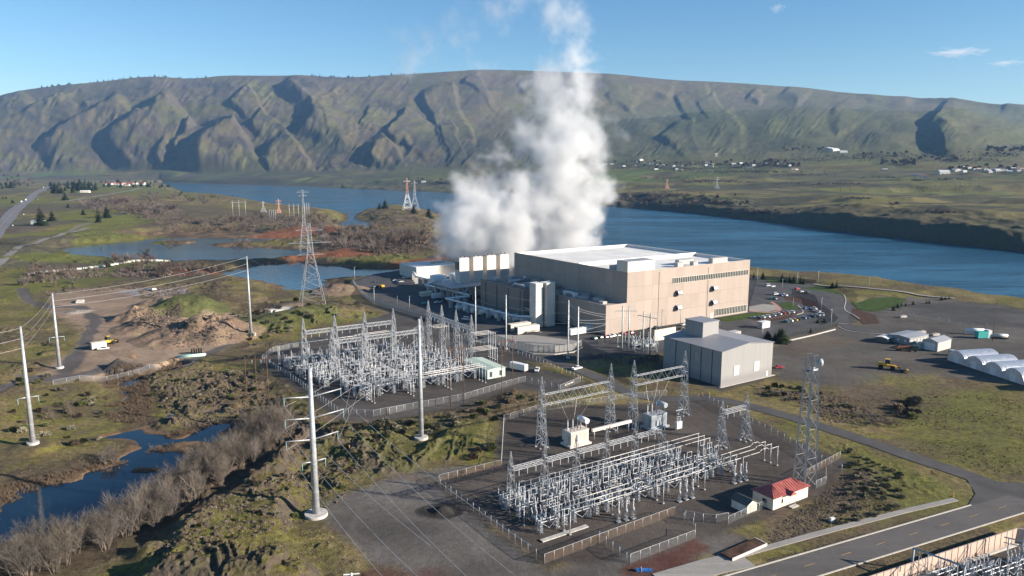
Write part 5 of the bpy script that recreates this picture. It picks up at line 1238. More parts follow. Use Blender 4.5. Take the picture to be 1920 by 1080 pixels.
# ================================================================== fences
LINK = mesh_fence_mat('chain_link', (.32,.32,.32), .15); LINKB = mesh_fence_mat('rusty_chain_link', (.24,.165,.11), .24); SEC = mesh_fence_mat('dense_security_mesh', (.30,.29,.275), .62); BLK = mesh_fence_mat('black_mesh', (.02,.02,.022), .55)
def fence(lb, pts, h, gap, mesh, postm, pw=.09, barb=True, rail=True, follow=False, cat='fence'):
    P = [Vector((p[0], p[1], 0)) for p in pts]; o = P[0].copy()
    hh = (lambda v: Hs(v.x, v.y)) if follow else (lambda v: 0.0)
    t = thing('fence', lb, cat, (o.x, o.y, 0)); m = MB(); r_ = MB(); b_ = MB()
    pm = MB(); pm.tube((0, 0, -.3), (0, 0, h+.05), pw*.7, n=6); pm = pm.me('post', postm)
    used_ = 0
    for a, b in zip(P[:-1], P[1:]):
        n = max(1, round((b-a).length/gap))
        for i in range(n):
            p, q = a+(b-a)*(i/n), a+(b-a)*((i+1)/n); za, zb = hh(p), hh(q); p, q = p-o, q-o
            k = len(m.v); m.v += [(p.x, p.y, za+.05), (q.x, q.y, zb+.05), (q.x, q.y, zb+h), (p.x, p.y, za+h)]; m.face([k, k+1, k+2, k+3])
            if rail: r_.bar((p.x, p.y, za+h), (q.x, q.y, zb+h), .07)
            if used_ < 100: obj('post', pm, t, (p.x, p.y, za)); used_ += 1
    q = P[-1]; obj('post', pm, t, (q.x-o.x, q.y-o.y, hh(q)))
    obj('mesh_panel', m.me('mesh_panel', mesh), t)
    if rail: obj('top_rail', r_.me('top_rail', postm), t)
    return t
g = lambda *pts: [G(x, y) for x, y in pts]
fence('chain link fence with bronze mesh along the front corner of the near substation', g((940,876),(823,905),(826,912),(910,975),(990,1036),(1021,1057),(1140,1012),(1265,966)), 2.5, 3.1, LINKB, GALV, .1)
fence('chain link fence behind the beige transformer of the near substation', g((940,876),(945,790),(1005,772),(1100,760),(1180,748),(1250,742)), 2.5, 3.2, LINK, GALV, .1)
fence('chain link fence along the right side of the near substation', g((1310,748),(1330,752),(1400,790),(1470,825),(1540,866),(1578,884)), 2.4, 3.4, LINK, GALV, .1)
fence('low chain link pen in front of the near substation', g((1265,966),(1300,985)), 2.2, 3, LINK, GALV, .1)
fence('bright topped chain link pen by the rust red gravel', g((1124,1012),(1175,1052),(1182,1056),(1303,1010),(1303,998)), 2.4, 3.0, LINK, GALV, .11)
fence('double chain link gate with coloured warning signs by the small cream shed', g((1285,972),(1318,978),(1342,980),(1365,976)), 2.3, 3.0, LINK, GALV, .12, cat='gate')
fence('chain link fence in front of the red roofed control house', g((1365,983),(1412,962),(1445,948)), 2.3, 2.6, LINK, GALV, .1)
fence('chain link fence with bronze mesh below the microwave tower', g((1530,916),(1548,908),(1548,890)), 2.5, 2.4, LINK, GALV, .1)
fence('bronze chain link fence running right of the microwave tower', g((1510,895),(1575,860)), 2.4, 2.6, LINKB, GALV, .1)
fence('long grey chain link fence along the near side of the far substation', g((638,778),(700,781),(727,776),(760,770),(872,749),(960,722),(985,716),(1047,731)), 2.6, 3.4, LINK, GALV, .1)
fence('grey chain link fence down the left side of the far substation', g((560,650),(512,660),(492,676),(560,720),(638,778)), 2.6, 3.2, mesh_fence_mat('grey_chain_link', (.34,.34,.34), .26), GALV, .1)
fence('sliding gate with small warning signs at the right end of the far substation', g((1050,733),(1088,717)), 2.6, 5, LINK, GALV, .13, cat='gate')
fence('chain link fence behind the pale sage control house', g((1092,715),(1040,693),(980,668),(930,655),(880,640),(850,618)), 2.6, 3.4, LINK, GALV, .1)
fence('small white framed gate in the near fence of the far substation', g((730,777),(757,771)), 2.6, 4, LINK, GALV, .16, cat='gate')
fence('tall pale security fence that curves along the grassy bank', g((662,531),(672,547),(690,562),(703,570),(745,583),(800,598),(840,610)), 3.6, 2.6, SEC, GALV, .12)
fence('tall pale security fence with dark posts along the truck yard', g((845,612),(870,622),(905,632),(940,644),(965,652),(1000,660),(1040,661),(1075,657),(1092,648)), 3.6, 2.9, mesh_fence_mat('pale_security_mesh', (.42,.40,.37), .6), DARK, .13)
fence('black security fence around the small transformer yard', g((1092,650),(1115,664),(1135,672),(1180,686),(1236,676)), 3.4, 2.9, mesh_fence_mat('blue_black_mesh', (.06,.07,.09), .75), DARK, .13)
fence('low black fence in front of the row of parked cars', g((1122,646),(1150,640),(1180,634)), 2.6, 2.4, BLK, DARK, .12)
fence('black mesh fence with pale posts below the staff car park', g((1432,640),(1470,634),(1520,624),(1566,613),(1572,606)), 3.2, 2.8, BLK, DARK, .14)
fence('black mesh fence that bends between the car park and the entrance road', g((1572,606),(1555,590),(1535,575),(1528,562),(1510,556),(1485,552)), 3.2, 3.4, BLK, DARK, .12)
fence('dark mesh fence along the river side of the site', g((1430,524),(1470,526),(1530,532)), 3.0, 4, BLK, DARK, .12)
fence('thin chain link fence below the construction dirt', g((100,722),(150,713),(200,705),(260,692),(300,684)), 2.4, 5, LINK, GALV, .1, follow=True)
fence('chain link fence on the slope below the rear field', g((1690,588),(1760,600),(1800,608),(1850,612)), 2, 9, LINK, GALV, .08)
for lb, P in (('pale concrete wall under the truck yard fence', ((940,648),(1000,664),(1040,665),(1075,661),(1092,652))), ('pale kerb wall under the black car park fence', ((1475,640),(1520,630),(1566,618)))):
    tag(ribbon('retaining_wall', g(*P), .5, .5, CONC, None, 1.1), lb, 'wall')
sg = MB()
t = thing('gate_sign_row', 'row of small coloured warning plates on the far sliding gate', 'sign', (*G(1054, 731), 0), 0)
gd = Vector((*G(1088, 717), 0))-Vector((*G(1050, 733), 0)); gu = gd.normalized(); gn = Vector((gu.y, -gu.x, 0))*.08
for k, (a, w_, mt) in enumerate(((2.2, .5, WHITE), (3.6, .45, YEL), (4.9, .5, WHITE), (6.4, .4, WHITE), (7.4, .5, WHITE), (8.6, .35, ORANGE))):
    m = MB(); p = gu*a+gn; m.bar((p.x-.0, p.y, 1.5), (p.x+gu.x*w_, p.y+gu.y*w_, 1.5), .5); obj('plate', m.me('plate', mt), t)
# the walled yard in the lower right corner
PINK = facade_mat('pink_concrete_panels', (.50,.38,.31), 2.0, 50, .05, .85, .04)
z0 = -2.7; q = [Vector(G(1755, 1071, z0)), Vector(G(1890, 1025, z0))]; qd = (q[1]-q[0]).normalized(); q = [q[0]-qd*26, q[1]+qd*3]
a_ = math.atan2(qd.y, qd.x); Lw = (q[1]-q[0]).length
t = thing('panel_wall', 'pinkish concrete panel wall below the road in the lower right corner', 'wall', (q[0].x, q[0].y, z0), a_)
obj('wall', gbox(0, -.15, 0, Lw, .15, 4.5).me('wall', PINK), t); obj('footing', gbox(0, -.9, 0, Lw, -.15, .5).me('footing', CONC), t)
pm = MB().box(-.12, -.24, .5, .12, -.15, 4.55).me('post', PINK)
for k in range(int(Lw/2.4)+1): obj('post', pm, t, (k*2.4, 0, 0))
t = thing('panel_wall', 'dark return of the pinkish panel wall at the right edge of the photo', 'wall', (q[1].x, q[1].y, z0), a_-.75); obj('wall', gbox(.2, -.15, 0, 16, .15, 4.5).me('wall', PINK), t); obj('footing', gbox(.2, -.6, 0, 16, -.15, .4).me('footing', CONC), t)
b0, b1 = Vector(G(1708, 1086, z0)), Vector(G(1808, 1068, 4.5)); hb_ = zat(b0.x, b0.y, 1028)-z0; d_ = b1-b0
t = thing('busbar_portal', 'blue grey steel portal frame by the panel wall in the lower right corner', 'portal', (b0.x, b0.y, z0), math.atan2(d_.y, d_.x)); L_ = d_.length
pm = MB().tube((0, 0, 0), (0, 0, hb_), .22).me('post', BLUEGREY); obj('post', pm, t); obj('post', pm, t, (L_, 0, 0)); obj('beam', MB().bar((-.2, 0, hb_), (L_+.2, 0, hb_), .34).me('beam', BLUEGREY), t)
m = MB(); m.bar((0, 0, hb_*.35), (-2.6, 1.2, 0), .12); m.bar((0, 0, hb_*.6), (2.4, .8, hb_*.1), .12); m.bar((-1.5, .5, hb_*.62), (2.8, .5, hb_*.5), .12); m.bar((1.2, .4, hb_), (1.2, .4, 0), .16); m.bar((1.2, .4, hb_*.9), (3.4, .4, hb_*.3), .1); obj('brace', m.me('brace', GALV), t)
im = insul(MB(), (0, 0, hb_-.2), (0, 0, hb_-1.9), .16).me('insulator_string', PORC)
for k in range(3): obj('insulator_string', im, t, (L_*(.3+.25*k), 0, 0))
for k, (px, py, ty) in enumerate(((1886, 1062, 1008), (1915, 1050, 995))):
    b = Vector(G(px, py, z0)); h_ = zat(b.x, b.y, ty)-z0; t = thing('busbar_portal', ('pale post portal in the yard at the right edge, nearer the wall', 'pale post portal at the right edge, farther from the wall')[k], 'portal', (b.x, b.y, z0), a_-1.0)
    pm = MB().tube((0, 0, 0), (0, 0, h_), .17).me('post', GALV); obj('post', pm, t); obj('post', pm, t, (8, 0, 0)); m = MB(); m.bar((-1, 0, h_*.98), (9, 0, h_*.98), .24); m.bar((-1, 0, h_*.8), (9, 0, h_*.8), .18); obj('beam', m.me('beam', GALV), t)
for px, py in ((1765,1092),(1800,1098),(1835,1086),(1862,1092),(1895,1082),(1915,1074),(1940,1066),(1880,1110)):
    dup(sw, (*G(px, py, z0), z0), a_, 'switch frame in the yard below the panel wall, lower right corner', 'switch frames below the panel wall')
for px, py in ((1818,1080),(1850,1075),(1903,1066),(1925,1058)):
    dup(brk, (*G(px, py, z0), z0), a_, 'circuit breaker in the yard below the panel wall, lower right corner', 'breakers below the panel wall')
m = MB(); m.path([(2.2*math.cos(x), 0, 1.2+2.0*math.sin(x)) for x in np.linspace(0, math.pi, 9)], .16)
for k, (px, py) in enumerate(((1897,1078),(1910,1074))):
    o = obj('curved_conduit', m.me('curved_conduit', ALU), None, (*G(px, py, z0), z0), a_); tag(o, ('bent pale conduit arch in the corner yard, left of two', 'bent pale conduit arch in the corner yard, right of two')[k], 'conduit')
# ================================================================== poles and towers
def monopole(lb, base, top_y, r0, r1, arms=(), pad=1.9, mat=None, cat='power pole'):
    p = at(*base); h = topz(p, top_y)-p[2]
    t = thing('steel_pole', lb, cat, p, ANG); obj('shaft', MB().tube((0, 0, 0), (0, 0, h), r0, r1, n=14).me('shaft', mat or GALV), t)
    if pad: obj('footing', MB().tube((0, 0, -.8), (0, 0, .75), pad, n=24).me('footing', CONC), t)
    m = MB()
    for z in np.arange(3, h-1, 4.0): f = 1-z/h; m.tube((0, 0, z), (0, 0, z+.12), r1+(r0-r1)*f+.05, n=14)
    obj('joint_ring', m.me('joint_ring', GALV), t)
    for ay, l1, l2, rise in arms:
        z = topz(p, ay)-p[2]
        for s_, L in ((-1, l1), (1, l2)):
            if not L: continue
            obj('arm', MB().tube((s_*.3, 0, z-rise), (s_*L, 0, z), .22, .12, n=8).me('arm', mat or GALV), t)
            obj('insulator_string', insul(MB(), (s_*(L-.2), 0, z-.1), (s_*(L-.2), 0, z-2.2), .13).me('insulator_string', M('teal_glass', (.25,.42,.45), .2)), t)
    return t, p, h
F1, p1, h1 = monopole('tall steel pole with three pairs of arms on a round concrete base, nearest the camera', (593, 966), 690, 1.05, .5, ((738, 7.4, 8.5, .9), (778, 7.4, 9.0, .9), (818, 7.4, 7.2, .9), (864, 3.4, 3.4, .2)), 3.1)
F2, p2, h2 = monopole('armless steel pole on a round concrete base between the two substations', (790, 822), 598, .95, .45, (), 2.4)
F3, p3, h3 = monopole('leaning looking steel pole at the left edge above the creek', (62, 832), 612, .9, .35, ((745, 3.2, 3.2, 0),), 1.9)
F4, p4, h4 = monopole('steel pole beside the dirt road left of the construction site', (112, 690), 550, .85, .35, ((632, 3.2, 3.2, 0),), 1.8)
F5, p5, h5 = monopole('steel pole standing by the big brown spoil heap', (471, 627), 480, .85, .3, (), 2.6)
TH_ = (M('light_pole_steel', (.66, .66, .66), .45, .1))
F6, p6, h6 = monopole('slim steel pole between the sage control house and the truck yard', (949, 655), 553, .34, .24, (), .8, TH_)
F7, p7, h7 = monopole('left slim steel pole of the pair by the white pickup', (1065, 671), 563, .4, .26, (), .8, TH_)
F8, p8, h8 = monopole('right slim steel pole of the pair, with the white pickup at its foot', (1083, 688), 575, .4, .26, (), .8, TH_)
F9, p9, h9 = monopole('slim pale pole behind the far substation by the security fence', (892, 634), 538, .34, .24, (), .8, TH_)
def hframe(lb, b1, b2, topy, bar, mat, r=.17, brace=True, arm=1.4, cat='power pole', nm='utility_pole_pair'):
    p, q = Vector(at(*b1)), Vector(at(*b2)); h = topz(p, topy)-p.z; d = q-p; d.z = 0; L = d.length
    t = thing(nm, lb, cat, p, math.atan2(d.y, d.x)); sm_ = MB().tube((0, 0, -.3), (0, 0, h), r, r*.7).me('pole', mat)
    obj('pole', sm_, t); obj('pole', sm_, t, (L, 0, q.z-p.z))
    zb = topz(p, bar)-p.z; obj('crossarm', MB().bar((-arm, 0, zb), (L+arm, 0, zb), .24).me('crossarm', mat), t)
    if brace: m = MB(); m.bar((0, .1, zb-1), (L, .1, zb-6), .12); m.bar((L, -.1, zb-1), (0, -.1, zb-6), .12); obj('brace', m.me('brace', mat), t)
    im = insul(MB(), (0, 0, zb-.1), (0, 0, zb-1.5), .12).me('insulator_string', PORC)
    for x in (-arm+.1, L/2, L+arm-.1): obj('insulator_string', im, t, (x, 0, 0))
    return t
hframe('brown wooden two-pole frame in front of the far substation, the left one', (845,762), (870,757), 650, 656, WOOD)
hframe('brown wooden two-pole frame with cross bracing by the sage control house', (941,750), (961,745), 634, 641, WOOD)
hframe('thin wooden two-pole frame at the left corner of the far substation', (483,756), (504,753), 666, 674, WOOD, .14, False)
SG = M('pale_green_steel_pole', (.46,.50,.49), .5, .15)
hframe('two-pole steel frame with a brown crossarm before the beige wing, left one', (1166,654), (1178,654), 573, 583, SG, .42, False, 4)
hframe('two-pole steel frame with a brown crossarm by the beige wall, right one', (1205,662), (1218,665), 584, 593, SG, .42, False, 4)
def upole(lb, base, topy, r=.15, arms=1, rz=0.0, mat=WOOD):
    p = at(*base); h = topz(p, topy)-p[2]; t = thing('utility_pole', lb, 'utility pole', p, rz); obj('pole', MB().tube((0, 0, -.3), (0, 0, h), r, r*.7).me('pole', mat), t)
    for k in range(arms): obj('crossarm', MB().bar((-1.4, 0, h-.5-k*1.3), (1.4, 0, h-.5-k*1.3), .14).me('crossarm', mat), t)
    return t
upole('thin wooden pole on the rocks left of the far substation', (464,757), 668, .13, 0); upole('thin wooden pole beside the quarry entrance', (83,612), 570, .14, 1); upole('short wooden pole by the tan trailer in the quarry', (168,628), 602, .12, 0)
upole('tall dark pole by the teal tank on the right', (1861,640), 583, .16, 0); upole('bare wooden pole in the left meadow', (64,517), 466, .15, 0); upole('thin pole by the pond, left of the three', (496,548), 494, .16, 0); upole('thin pole by the pond, middle of the three', (507,548), 490, .16, 0); upole('thin pole by the pond, right of the three', (519,548), 492, .16, 0)
p = at(659, 1079); x, y = G(659, 1074, 20.0); t = thing('utility_pole', 'white topped crossarm pole cut by the bottom edge of the photo', 'utility pole', (x, y, 0), .15)
obj('pole', MB().tube((0, 0, 0), (0, 0, 20), .16).me('pole', TH_), t); obj('crossarm', MB().bar((-1.5, 0, 19.7), (1.5, 0, 19.7), .22).me('crossarm', TH_), t)
# lamp posts
lp = thing('lamp_post', 'slim pale lamp post on the paved site', 'lamp post', (0, 0, 0)); obj('pole', MB().tube((0, 0, 0), (0, 0, 1), .012, .009, n=6).me('pole', TH_), lp); obj('lamp_head', MB().box(-.02, -.03, .985, .09, .03, 1.0).me('lamp_head', TH_), lp); _reg(lp)
first = True
LAMPS = [(665,524,501,'at the pointed left end of the security fence'),(702,570,537,'inside the security fence beside the yellow machine'),(768,577,555,'in the shaded yard near the white trailers'),(745,569,555,'in the shaded yard, shorter one'),(1232,616,588,'before the beige wall, the shorter one'),(1248,612,580,'before the beige wall, left of the warehouse cupola'),(1276,606,578,'before the beige wall, right one'),(1420,525,502,'at the far right corner of the huge building'),(1467,540,524,'above the white pipe bridge'),(1495,530,510,'by the river hedge'),(1534,529,509,'at the river end of the entrance road'),(1540,581,558,'beside the curving black fence'),(1558,611,580,'at the corner of the black car park fence'),(1429,640,604,'by the white box trailer'),(1630,535,520,'by the river path, thin'),(1122,586,574,'on the low front wing'),(1487,574,560,'on the small lawn')]
for px, py, ty, lb in LAMPS:
    p = at(px, py); h = topz(p, ty)-p[2]; L_b = 'slim pale lamp post '+lb
    if first: lp.location = p; lp.scale = (h, h, h); lp['label'] = L_b; lp['group'] = 'lamp posts of the site'; first = False
    else: dup(lp, p, random.uniform(0, 6), L_b, 'lamp posts of the site', h)
# microwave tower
p = at(1508, 908); h = topz(p, 665); t = thing('microwave_tower', 'square lattice communication tower with a round dish beside the red roofed house', 'communication tower', (p[0], p[1], 0), ANG-.12)
m = MB(); lat_legs(m, h, 4.6, 2.5, 9, .38, .06, cross=True); 
for z in np.linspace(6, h, 9): w_ = 1.15+(1-z/h)*1.15; m.bar((-w_, -w_, z), (w_, w_, z), .07)
obj('lattice', m.me('lattice', GALV2), t)
m = MB(); m.bar((.3, 0, 0), (.3, 0, h), .1); m.bar((-.2, 0, 0), (-.2, 0, h), .1)
for k in range(60): m.bar((-.2, 0, 1+k*h/62), (.3, 0, 1+k*h/62), .05)
obj('ladder', m.me('ladder', GALV), t)
m = MB(); m.tube((1.7, -.6, h-2.4), (2.7, -1.05, h-2.4), 1.1, n=22); obj('dish', m.me('dish', BLUEGREY), t); obj('dish_bracket', MB().bar((1.0, -.3, h-2), (1.7, -.6, h-2), .3).me('dish_bracket', GALV), t)
# big lattice pylons
def pylon(lb, base, topy, bw_, arms, waist=.52, lw=.34, bw=.19, mat=GALV, bands=None, z=None, rz=.5):
    p = at(*base, z) if z is not None else at(*base); h = topz(p, topy)-p[2]; t = thing('lattice_pylon', lb, 'pylon', p, rz)
    m = MB(); hw = h*waist; tw_ = bw_*.24
    lat_legs(m, hw, bw_, tw_, 6, lw, bw); obj('body', m.me('body', mat), t)
    m = MB(); lat_legs(m, h-hw, tw_, tw_*.35, 8, lw*.8, bw*.85, hw); obj('mast', m.me('mast', bands or mat), t)
    for f, L in arms:
        m = MB(); z_ = h*f
        for s_ in (-1, 1):
            m.bar((0, -.6, z_), (s_*L, 0, z_), bw*1.2); m.bar((0, .6, z_), (s_*L, 0, z_), bw*1.2); m.bar((0, 0, z_+h*.035), (s_*L, 0, z_), bw)
            for k in range(1, 4): m.bar((s_*L*k/4, -.6*(1-k/4), z_), (s_*L*(k+.5)/4.5, .5*(1-k/4), z_), bw*.8)
        obj('cross_arm', m.me('cross_arm', mat), t)
    return t
pylon('large grey lattice pylon with three pairs of cross arms beside the blue pond', (586,569), 418, 16, ((.91,9), (.755,14), (.61,9)), .62, .2, .11, rz=ANG-.2)
pylon('grey lattice pylon standing farther back, seen above the large pylon', (572,470), 356, 12, ((.96,7), (.9,5)), .5, rz=.4)
pylon('red and white banded river crossing pylon on the island', (764,394), 334, 19, ((.9,7),), .5, .6, .34, WHITE, REDW, rz=.3)
pylon('grey river crossing pylon beside the red banded one on the island', (778,394), 338, 18, ((.9,7),), .45, .5, .3, GALV, rz=.3)
pylon('small red lattice pylon on the left headland', (523,400), 373, 9, ((.85,6), (.65,6)), .4, .6, .4, REDW, rz=.3)
pylon('small pale lattice pylon behind the left headland', (494,398), 377, 12, ((.85,5),), .4, .5, .3, GALV, rz=.3)
pylon('tiny red lattice pylon on the far bank plain', (1250,354), 335, 13, ((.85,6),), .4, .6, .4, REDW, rz=.2)
pylon('grey lattice pylon on the far bank plain right of the steam', (1344,354), 331, 14, ((.9,8), (.75,8)), .4, .6, .35, GALV, rz=.2)
def triple(lb, xs, yb, yt, mat=GALV, r=.4):
    p = at(*(xs[0], yb)); q = at(*(xs[-1], yb)); h = topz(p, yt)-p[2]; d = Vector(q)-Vector(p); L = math.hypot(d.x, d.y)
    t = thing('pole_frame', lb, 'power pole', p, math.atan2(d.y, d.x)); pm = MB().tube((0, 0, 0), (0, 0, h), r).me('pole', mat)
    for k in range(len(xs)): obj('pole', pm, t, (L*k/(len(xs)-1), 0, 0))
    obj('crossarm', MB().bar((-3, 0, h*.85), (L+3, 0, h*.85), .5).me('crossarm', mat), t)
triple('three-pole grey frame on the left headland by the river', (437,449,461), 405, 375); triple('three-pole grey frame near the back pylon', (543,552,560), 409, 382); triple('short four-pole frame reflected in the pond', (506,509,513,517), 412, 392, GALV, .3); triple('grey pole frame right of the back pylon', (572,576,580), 409, 380)
for px, yb, yt, lb in ((1576,360,344,'left of the two'),(1594,359,344,'right of the two')): upole('thin pole on the far green plain, '+lb, (px, yb), yt, .5, 1)
for px, yb, yt, lb in ((1791,355,338,'taller'),(1800,355,341,'shorter')): upole('thin pole on the far plain by the cattle, '+lb+' one', (px, yb), yt, .5, 1)
# wires
def wire(lb, p, q, sag, grp, r=.045, n=14):
    p, q = Vector(p), Vector(q); m = MB(); pts = []
    for i in range(n+1): f = i/n; w = p+(q-p)*f; w.z -= sag*4*f*(1-f); pts.append(w-p)
    m.path(pts, r, 5); o = obj('power_line', m.me('power_line', WIRE), None, p); return tag(o, lb, 'power line', grp)
def on(p, h, f): return (p[0], p[1], p[2]+h*f)
for k, f in enumerate((.985, .90, .82)):
    wire('conductor strung from the spoil heap pole to the dirt road pole', on(p5, h5, f), on(p4, h4, f), 2.2, 'conductors over the quarry', .06)
    wire('conductor strung between the two left steel poles', on(p4, h4, f), on(p3, h3, f), 1.2, 'conductors between the left poles')
    wire('conductor leaving the leftmost steel pole out of the picture', on(p3, h3, f), (p3[0]-60, p3[1]-80, h3*f-3), 1.5, 'conductors leaving to the left')
    wire('conductor strung from the spoil heap pole past the far substation', on(p5, h5, f), on(p2, h2, f), 2.5, 'conductors above the far substation')
for k, (ay, L) in enumerate(((738, 8.3), (778, 8.8), (818, 7.0))):
    z = topz(p1, ay)-2.4
    for s_, l in ((1, L), (-1, 7.2)):
        x, y = p1[0]+s_*l*UX, p1[1]+s_*l*UY
        wire('conductor running from the nearest steel pole towards the camera', (x, y, z), (x*.55+24+s_*5, 118, z-1.0-k*2), 2.0, 'conductors of the nearest pole', .045)
        wire('conductor from the nearest steel pole to the far substation', (x, y, z), (*loc(B0, 8+k*9, -26), 17), 2.2, 'conductors into the far substation', .035) if s_ == 1 else wire('conductor from the nearest steel pole to the armless steel pole', (x, y, z), on(p2, h2, .95-k*.1), 1.5, 'conductors between the near poles', .035)
for k, f in enumerate((.97, .78, .6)):
    for A_, ha, B_, hb_, lb, gp in ((p7, h7, p8, h8, 'conductor between the slim paired poles', 'conductors between the paired poles'), (p6, h6, p7, h7, 'conductor across the truck yard between slim poles', 'conductors across the truck yard'), (p9, h9, p6, h6, 'conductor behind the sage control house', 'conductors behind the control house')):
        wire(lb, on(A_, ha, f), on(B_, hb_, f), 1.0, gp, .06)
    a, b = at(1170, 654), at(1210, 663); wire('conductor from the paired poles to the two-pole steel frame', on(p8, h8, f), (a[0]+k*3-3, a[1], topz(a, 584)-1.5), 1.2, 'conductors to the steel frames', .06); wire('conductor from the paired poles to the right steel frame', on(p8, h8, f-.04), (b[0]+k*3-3, b[1], topz(b, 594)-1.5), 1.2, 'conductors to the right steel frame', .06)
    gx, gy = loc(g1, 8+k*7, 0); wire('conductor slanting from the left tall gantry down to the beige transformer', (gx, gy, 14.5), (*loc(at(1080, 832), -2.2+k*1.7, .9), 8.6), .8, 'leads to the beige transformer', .03)
    gx, gy = loc(g2, 6+k*6, 0); wire('conductor slanting from the right tall gantry down to the blue grey transformer', (gx, gy, 15.5), (*loc(at(1228, 800), -2.2+k*1.7, .9), 8.6), .8, 'leads to the blue grey transformer', .03)

# small transformer yard behind the black fence
for k, (x, y) in enumerate(((1212,652),(1224,650),(1190,646))): dup(brk, at(x, y), ANG, 'circuit breaker inside the black fenced transformer yard', 'breakers of the black fenced yard', 1.2)
for k, (x, y) in enumerate(((1158,650),(1172,646),(1186,654),(1200,645),(1216,645),(1228,655))): dup(pst, at(x, y), ANG, 'insulator post inside the black fenced transformer yard', 'insulator posts of the black fenced yard', 1.25)
for k, (x, y) in enumerate(((1196,658),(1222,661))): dup(sw, at(x, y), ANG, 'switch frame inside the black fenced transformer yard', 'switch frames of the black fenced yard', 1.1)
# ================================================================== vehicles and loose things
PAINTS = {'white': (.75,.75,.74), 'silver': (.48,.49,.50), 'grey': (.22,.225,.23), 'black': (.018,.018,.02), 'red': (.42,.03,.03), 'blue': (.05,.11,.24), 'yellow': (.70,.42,.03), 'green': (.035,.10,.07), 'orange': (.60,.17,.05), 'teal': (.05,.33,.36), 'tan': (.40,.33,.24)}
def paint_m(c): return M(c+'_car_paint', PAINTS[c], .28, .1 if c in ('silver', 'grey') else 0, .03, 1, .6)
_vc = {}
WHEEL = MB().tube((0, -.12, 0), (0, .12, 0), .34, n=14).me('wheel', RUBBER)
HUB = MB().tube((0, -.14, 0), (0, .14, 0), .18, n=10).me('rim', M('wheel_rim', (.5,.5,.52), .35, .6))
BWHEEL = MB().tube((0, -.2, 0), (0, .2, 0), .52, n=14).me('wheel', RUBBER)
def vehicle(kind, c, lb, p, rz, cat=None, group=None):
    key = (kind, c)
    if key in _vc: return dup(_vc[key], p, rz, lb, group)
    nm = {'sedan': 'parked_car', 'suv': 'parked_suv', 'pickup': 'pickup_truck', 'van': 'van', 'lorry': 'lorry'}[kind]
    t = thing(nm, lb, cat or {'sedan': 'car', 'suv': 'car', 'pickup': 'pickup', 'van': 'van', 'lorry': 'lorry'}[kind], p, rz, group)
    pm = paint_m(c); wx = (-1.35, 1.35)
    if kind == 'sedan':
        low = [(-2.25,.35),(2.2,.35),(2.28,.6),(2.1,.78),(.95,.92),(-1.5,.95),(-2.2,.9),(-2.3,.6)]; cab = [(-1.75,.93),(.95,.92),(.25,1.40),(-1.0,1.42)]
    elif kind == 'suv':
        low = [(-2.3,.4),(2.25,.4),(2.35,.7),(2.2,.95),(1.05,1.05),(-2.2,1.08),(-2.35,.7)]; cab = [(-2.2,1.07),(1.0,1.05),(.4,1.68),(-1.95,1.72)]
    elif kind == 'pickup':
        low = [(-2.75,.5),(2.65,.5),(2.75,.8),(2.6,1.05),(1.35,1.15),(-2.75,1.12)]; cab = [(-.75,1.12),(1.3,1.14),(.75,1.80),(-.55,1.82)]; wx = (-1.75, 1.75)
    elif kind == 'van':
        low = [(-2.7,.4),(2.6,.4),(2.7,.8),(2.2,1.2),(-2.7,1.25)]; cab = [(-2.7,1.25),(2.15,1.2),(1.4,2.1),(-2.65,2.15)]; wx = (-1.7, 1.7)
    if kind == 'lorry':
        b = MB().box(-6.5, -1.25, 1.0, 2.6, 1.25, 3.9); obj('cargo_box', b.me('cargo_box', pm), t)
        b = MB(); b.extr([(3.0,.6),(5.2,.6),(5.2,1.6),(4.8,2.9),(3.0,3.0)], 'y', -1.2, 1.2); obj('cab', b.me('cab', WHITE), t)
        obj('window', MB().hull8([(5.18,-1.0,1.75),(5.24,-1.0,1.75),(5.24,1.0,1.75),(5.18,1.0,1.75),(4.85,-1.0,2.7),(4.91,-1.0,2.7),(4.91,1.0,2.7),(4.85,1.0,2.7)]).me('window', GLASS), t)
        for x in (-5.6, -4.4, 4.0):
            for y in (-1.1, 1.1): obj('wheel', BWHEEL, t, (x, y, .52))
    else:
        b = MB(); b.extr(low, 'y', -.9, .9); 
        top = cab[2:]; zt = min(top[0][1], top[1][1])
        b.hull8([(top[1][0], -.66, zt-.05), (top[0][0], -.66, zt-.05), (top[0][0], .66, zt-.05), (top[1][0], .66, zt-.05), (top[1][0]+.05, -.62, zt+.03), (top[0][0]-.05, -.62, zt+.03), (top[0][0]-.05, .62, zt+.03), (top[1][0]+.05, .62, zt+.03)])
        if kind == 'pickup':
            b.box(-2.75, -.9, 1.12, -2.65, .9, 1.35); b.box(-2.65, -.9, 1.12, -.8, -.8, 1.35); b.box(-2.65, .8, 1.12, -.8, .9, 1.35)
        obj('body', b.me('body', pm), t)
        b = MB(); (x0, z0), (x1, z1), (x2, z2), (x3, z3) = cab
        b.hull8([(x0, -.84, z0), (x1, -.84, z1), (x1, .84, z1), (x0, .84, z0), (x3, -.68, z3-.06), (x2, -.68, z2-.06), (x2, .68, z2-.06), (x3, .68, z3-.06)])
        obj('window', b.me('window', pm if kind == 'van' and False else GLASS), t)
        for x in wx:
            for y in (-.8, .8): w = obj('wheel', WHEEL, t, (x, y, .34)); obj('rim', HUB, w)
        lm = MB().box(-.04, -.18, -.07, .04, .18, .07).me('headlight', M('lamp_glass', (.7,.7,.68), .15))
        fx = {'sedan': 2.22, 'suv': 2.28, 'pickup': 2.7, 'van': 2.62}[kind]; fz = {'sedan': .66, 'suv': .82, 'pickup': .86, 'van': .88}[kind]
        for y in (-.62, .62): obj('headlight', lm, t, (fx, y, fz))
    _reg(t); _vc[key] = t; return t
U_, V_ = ANG, ANG+math.pi/2
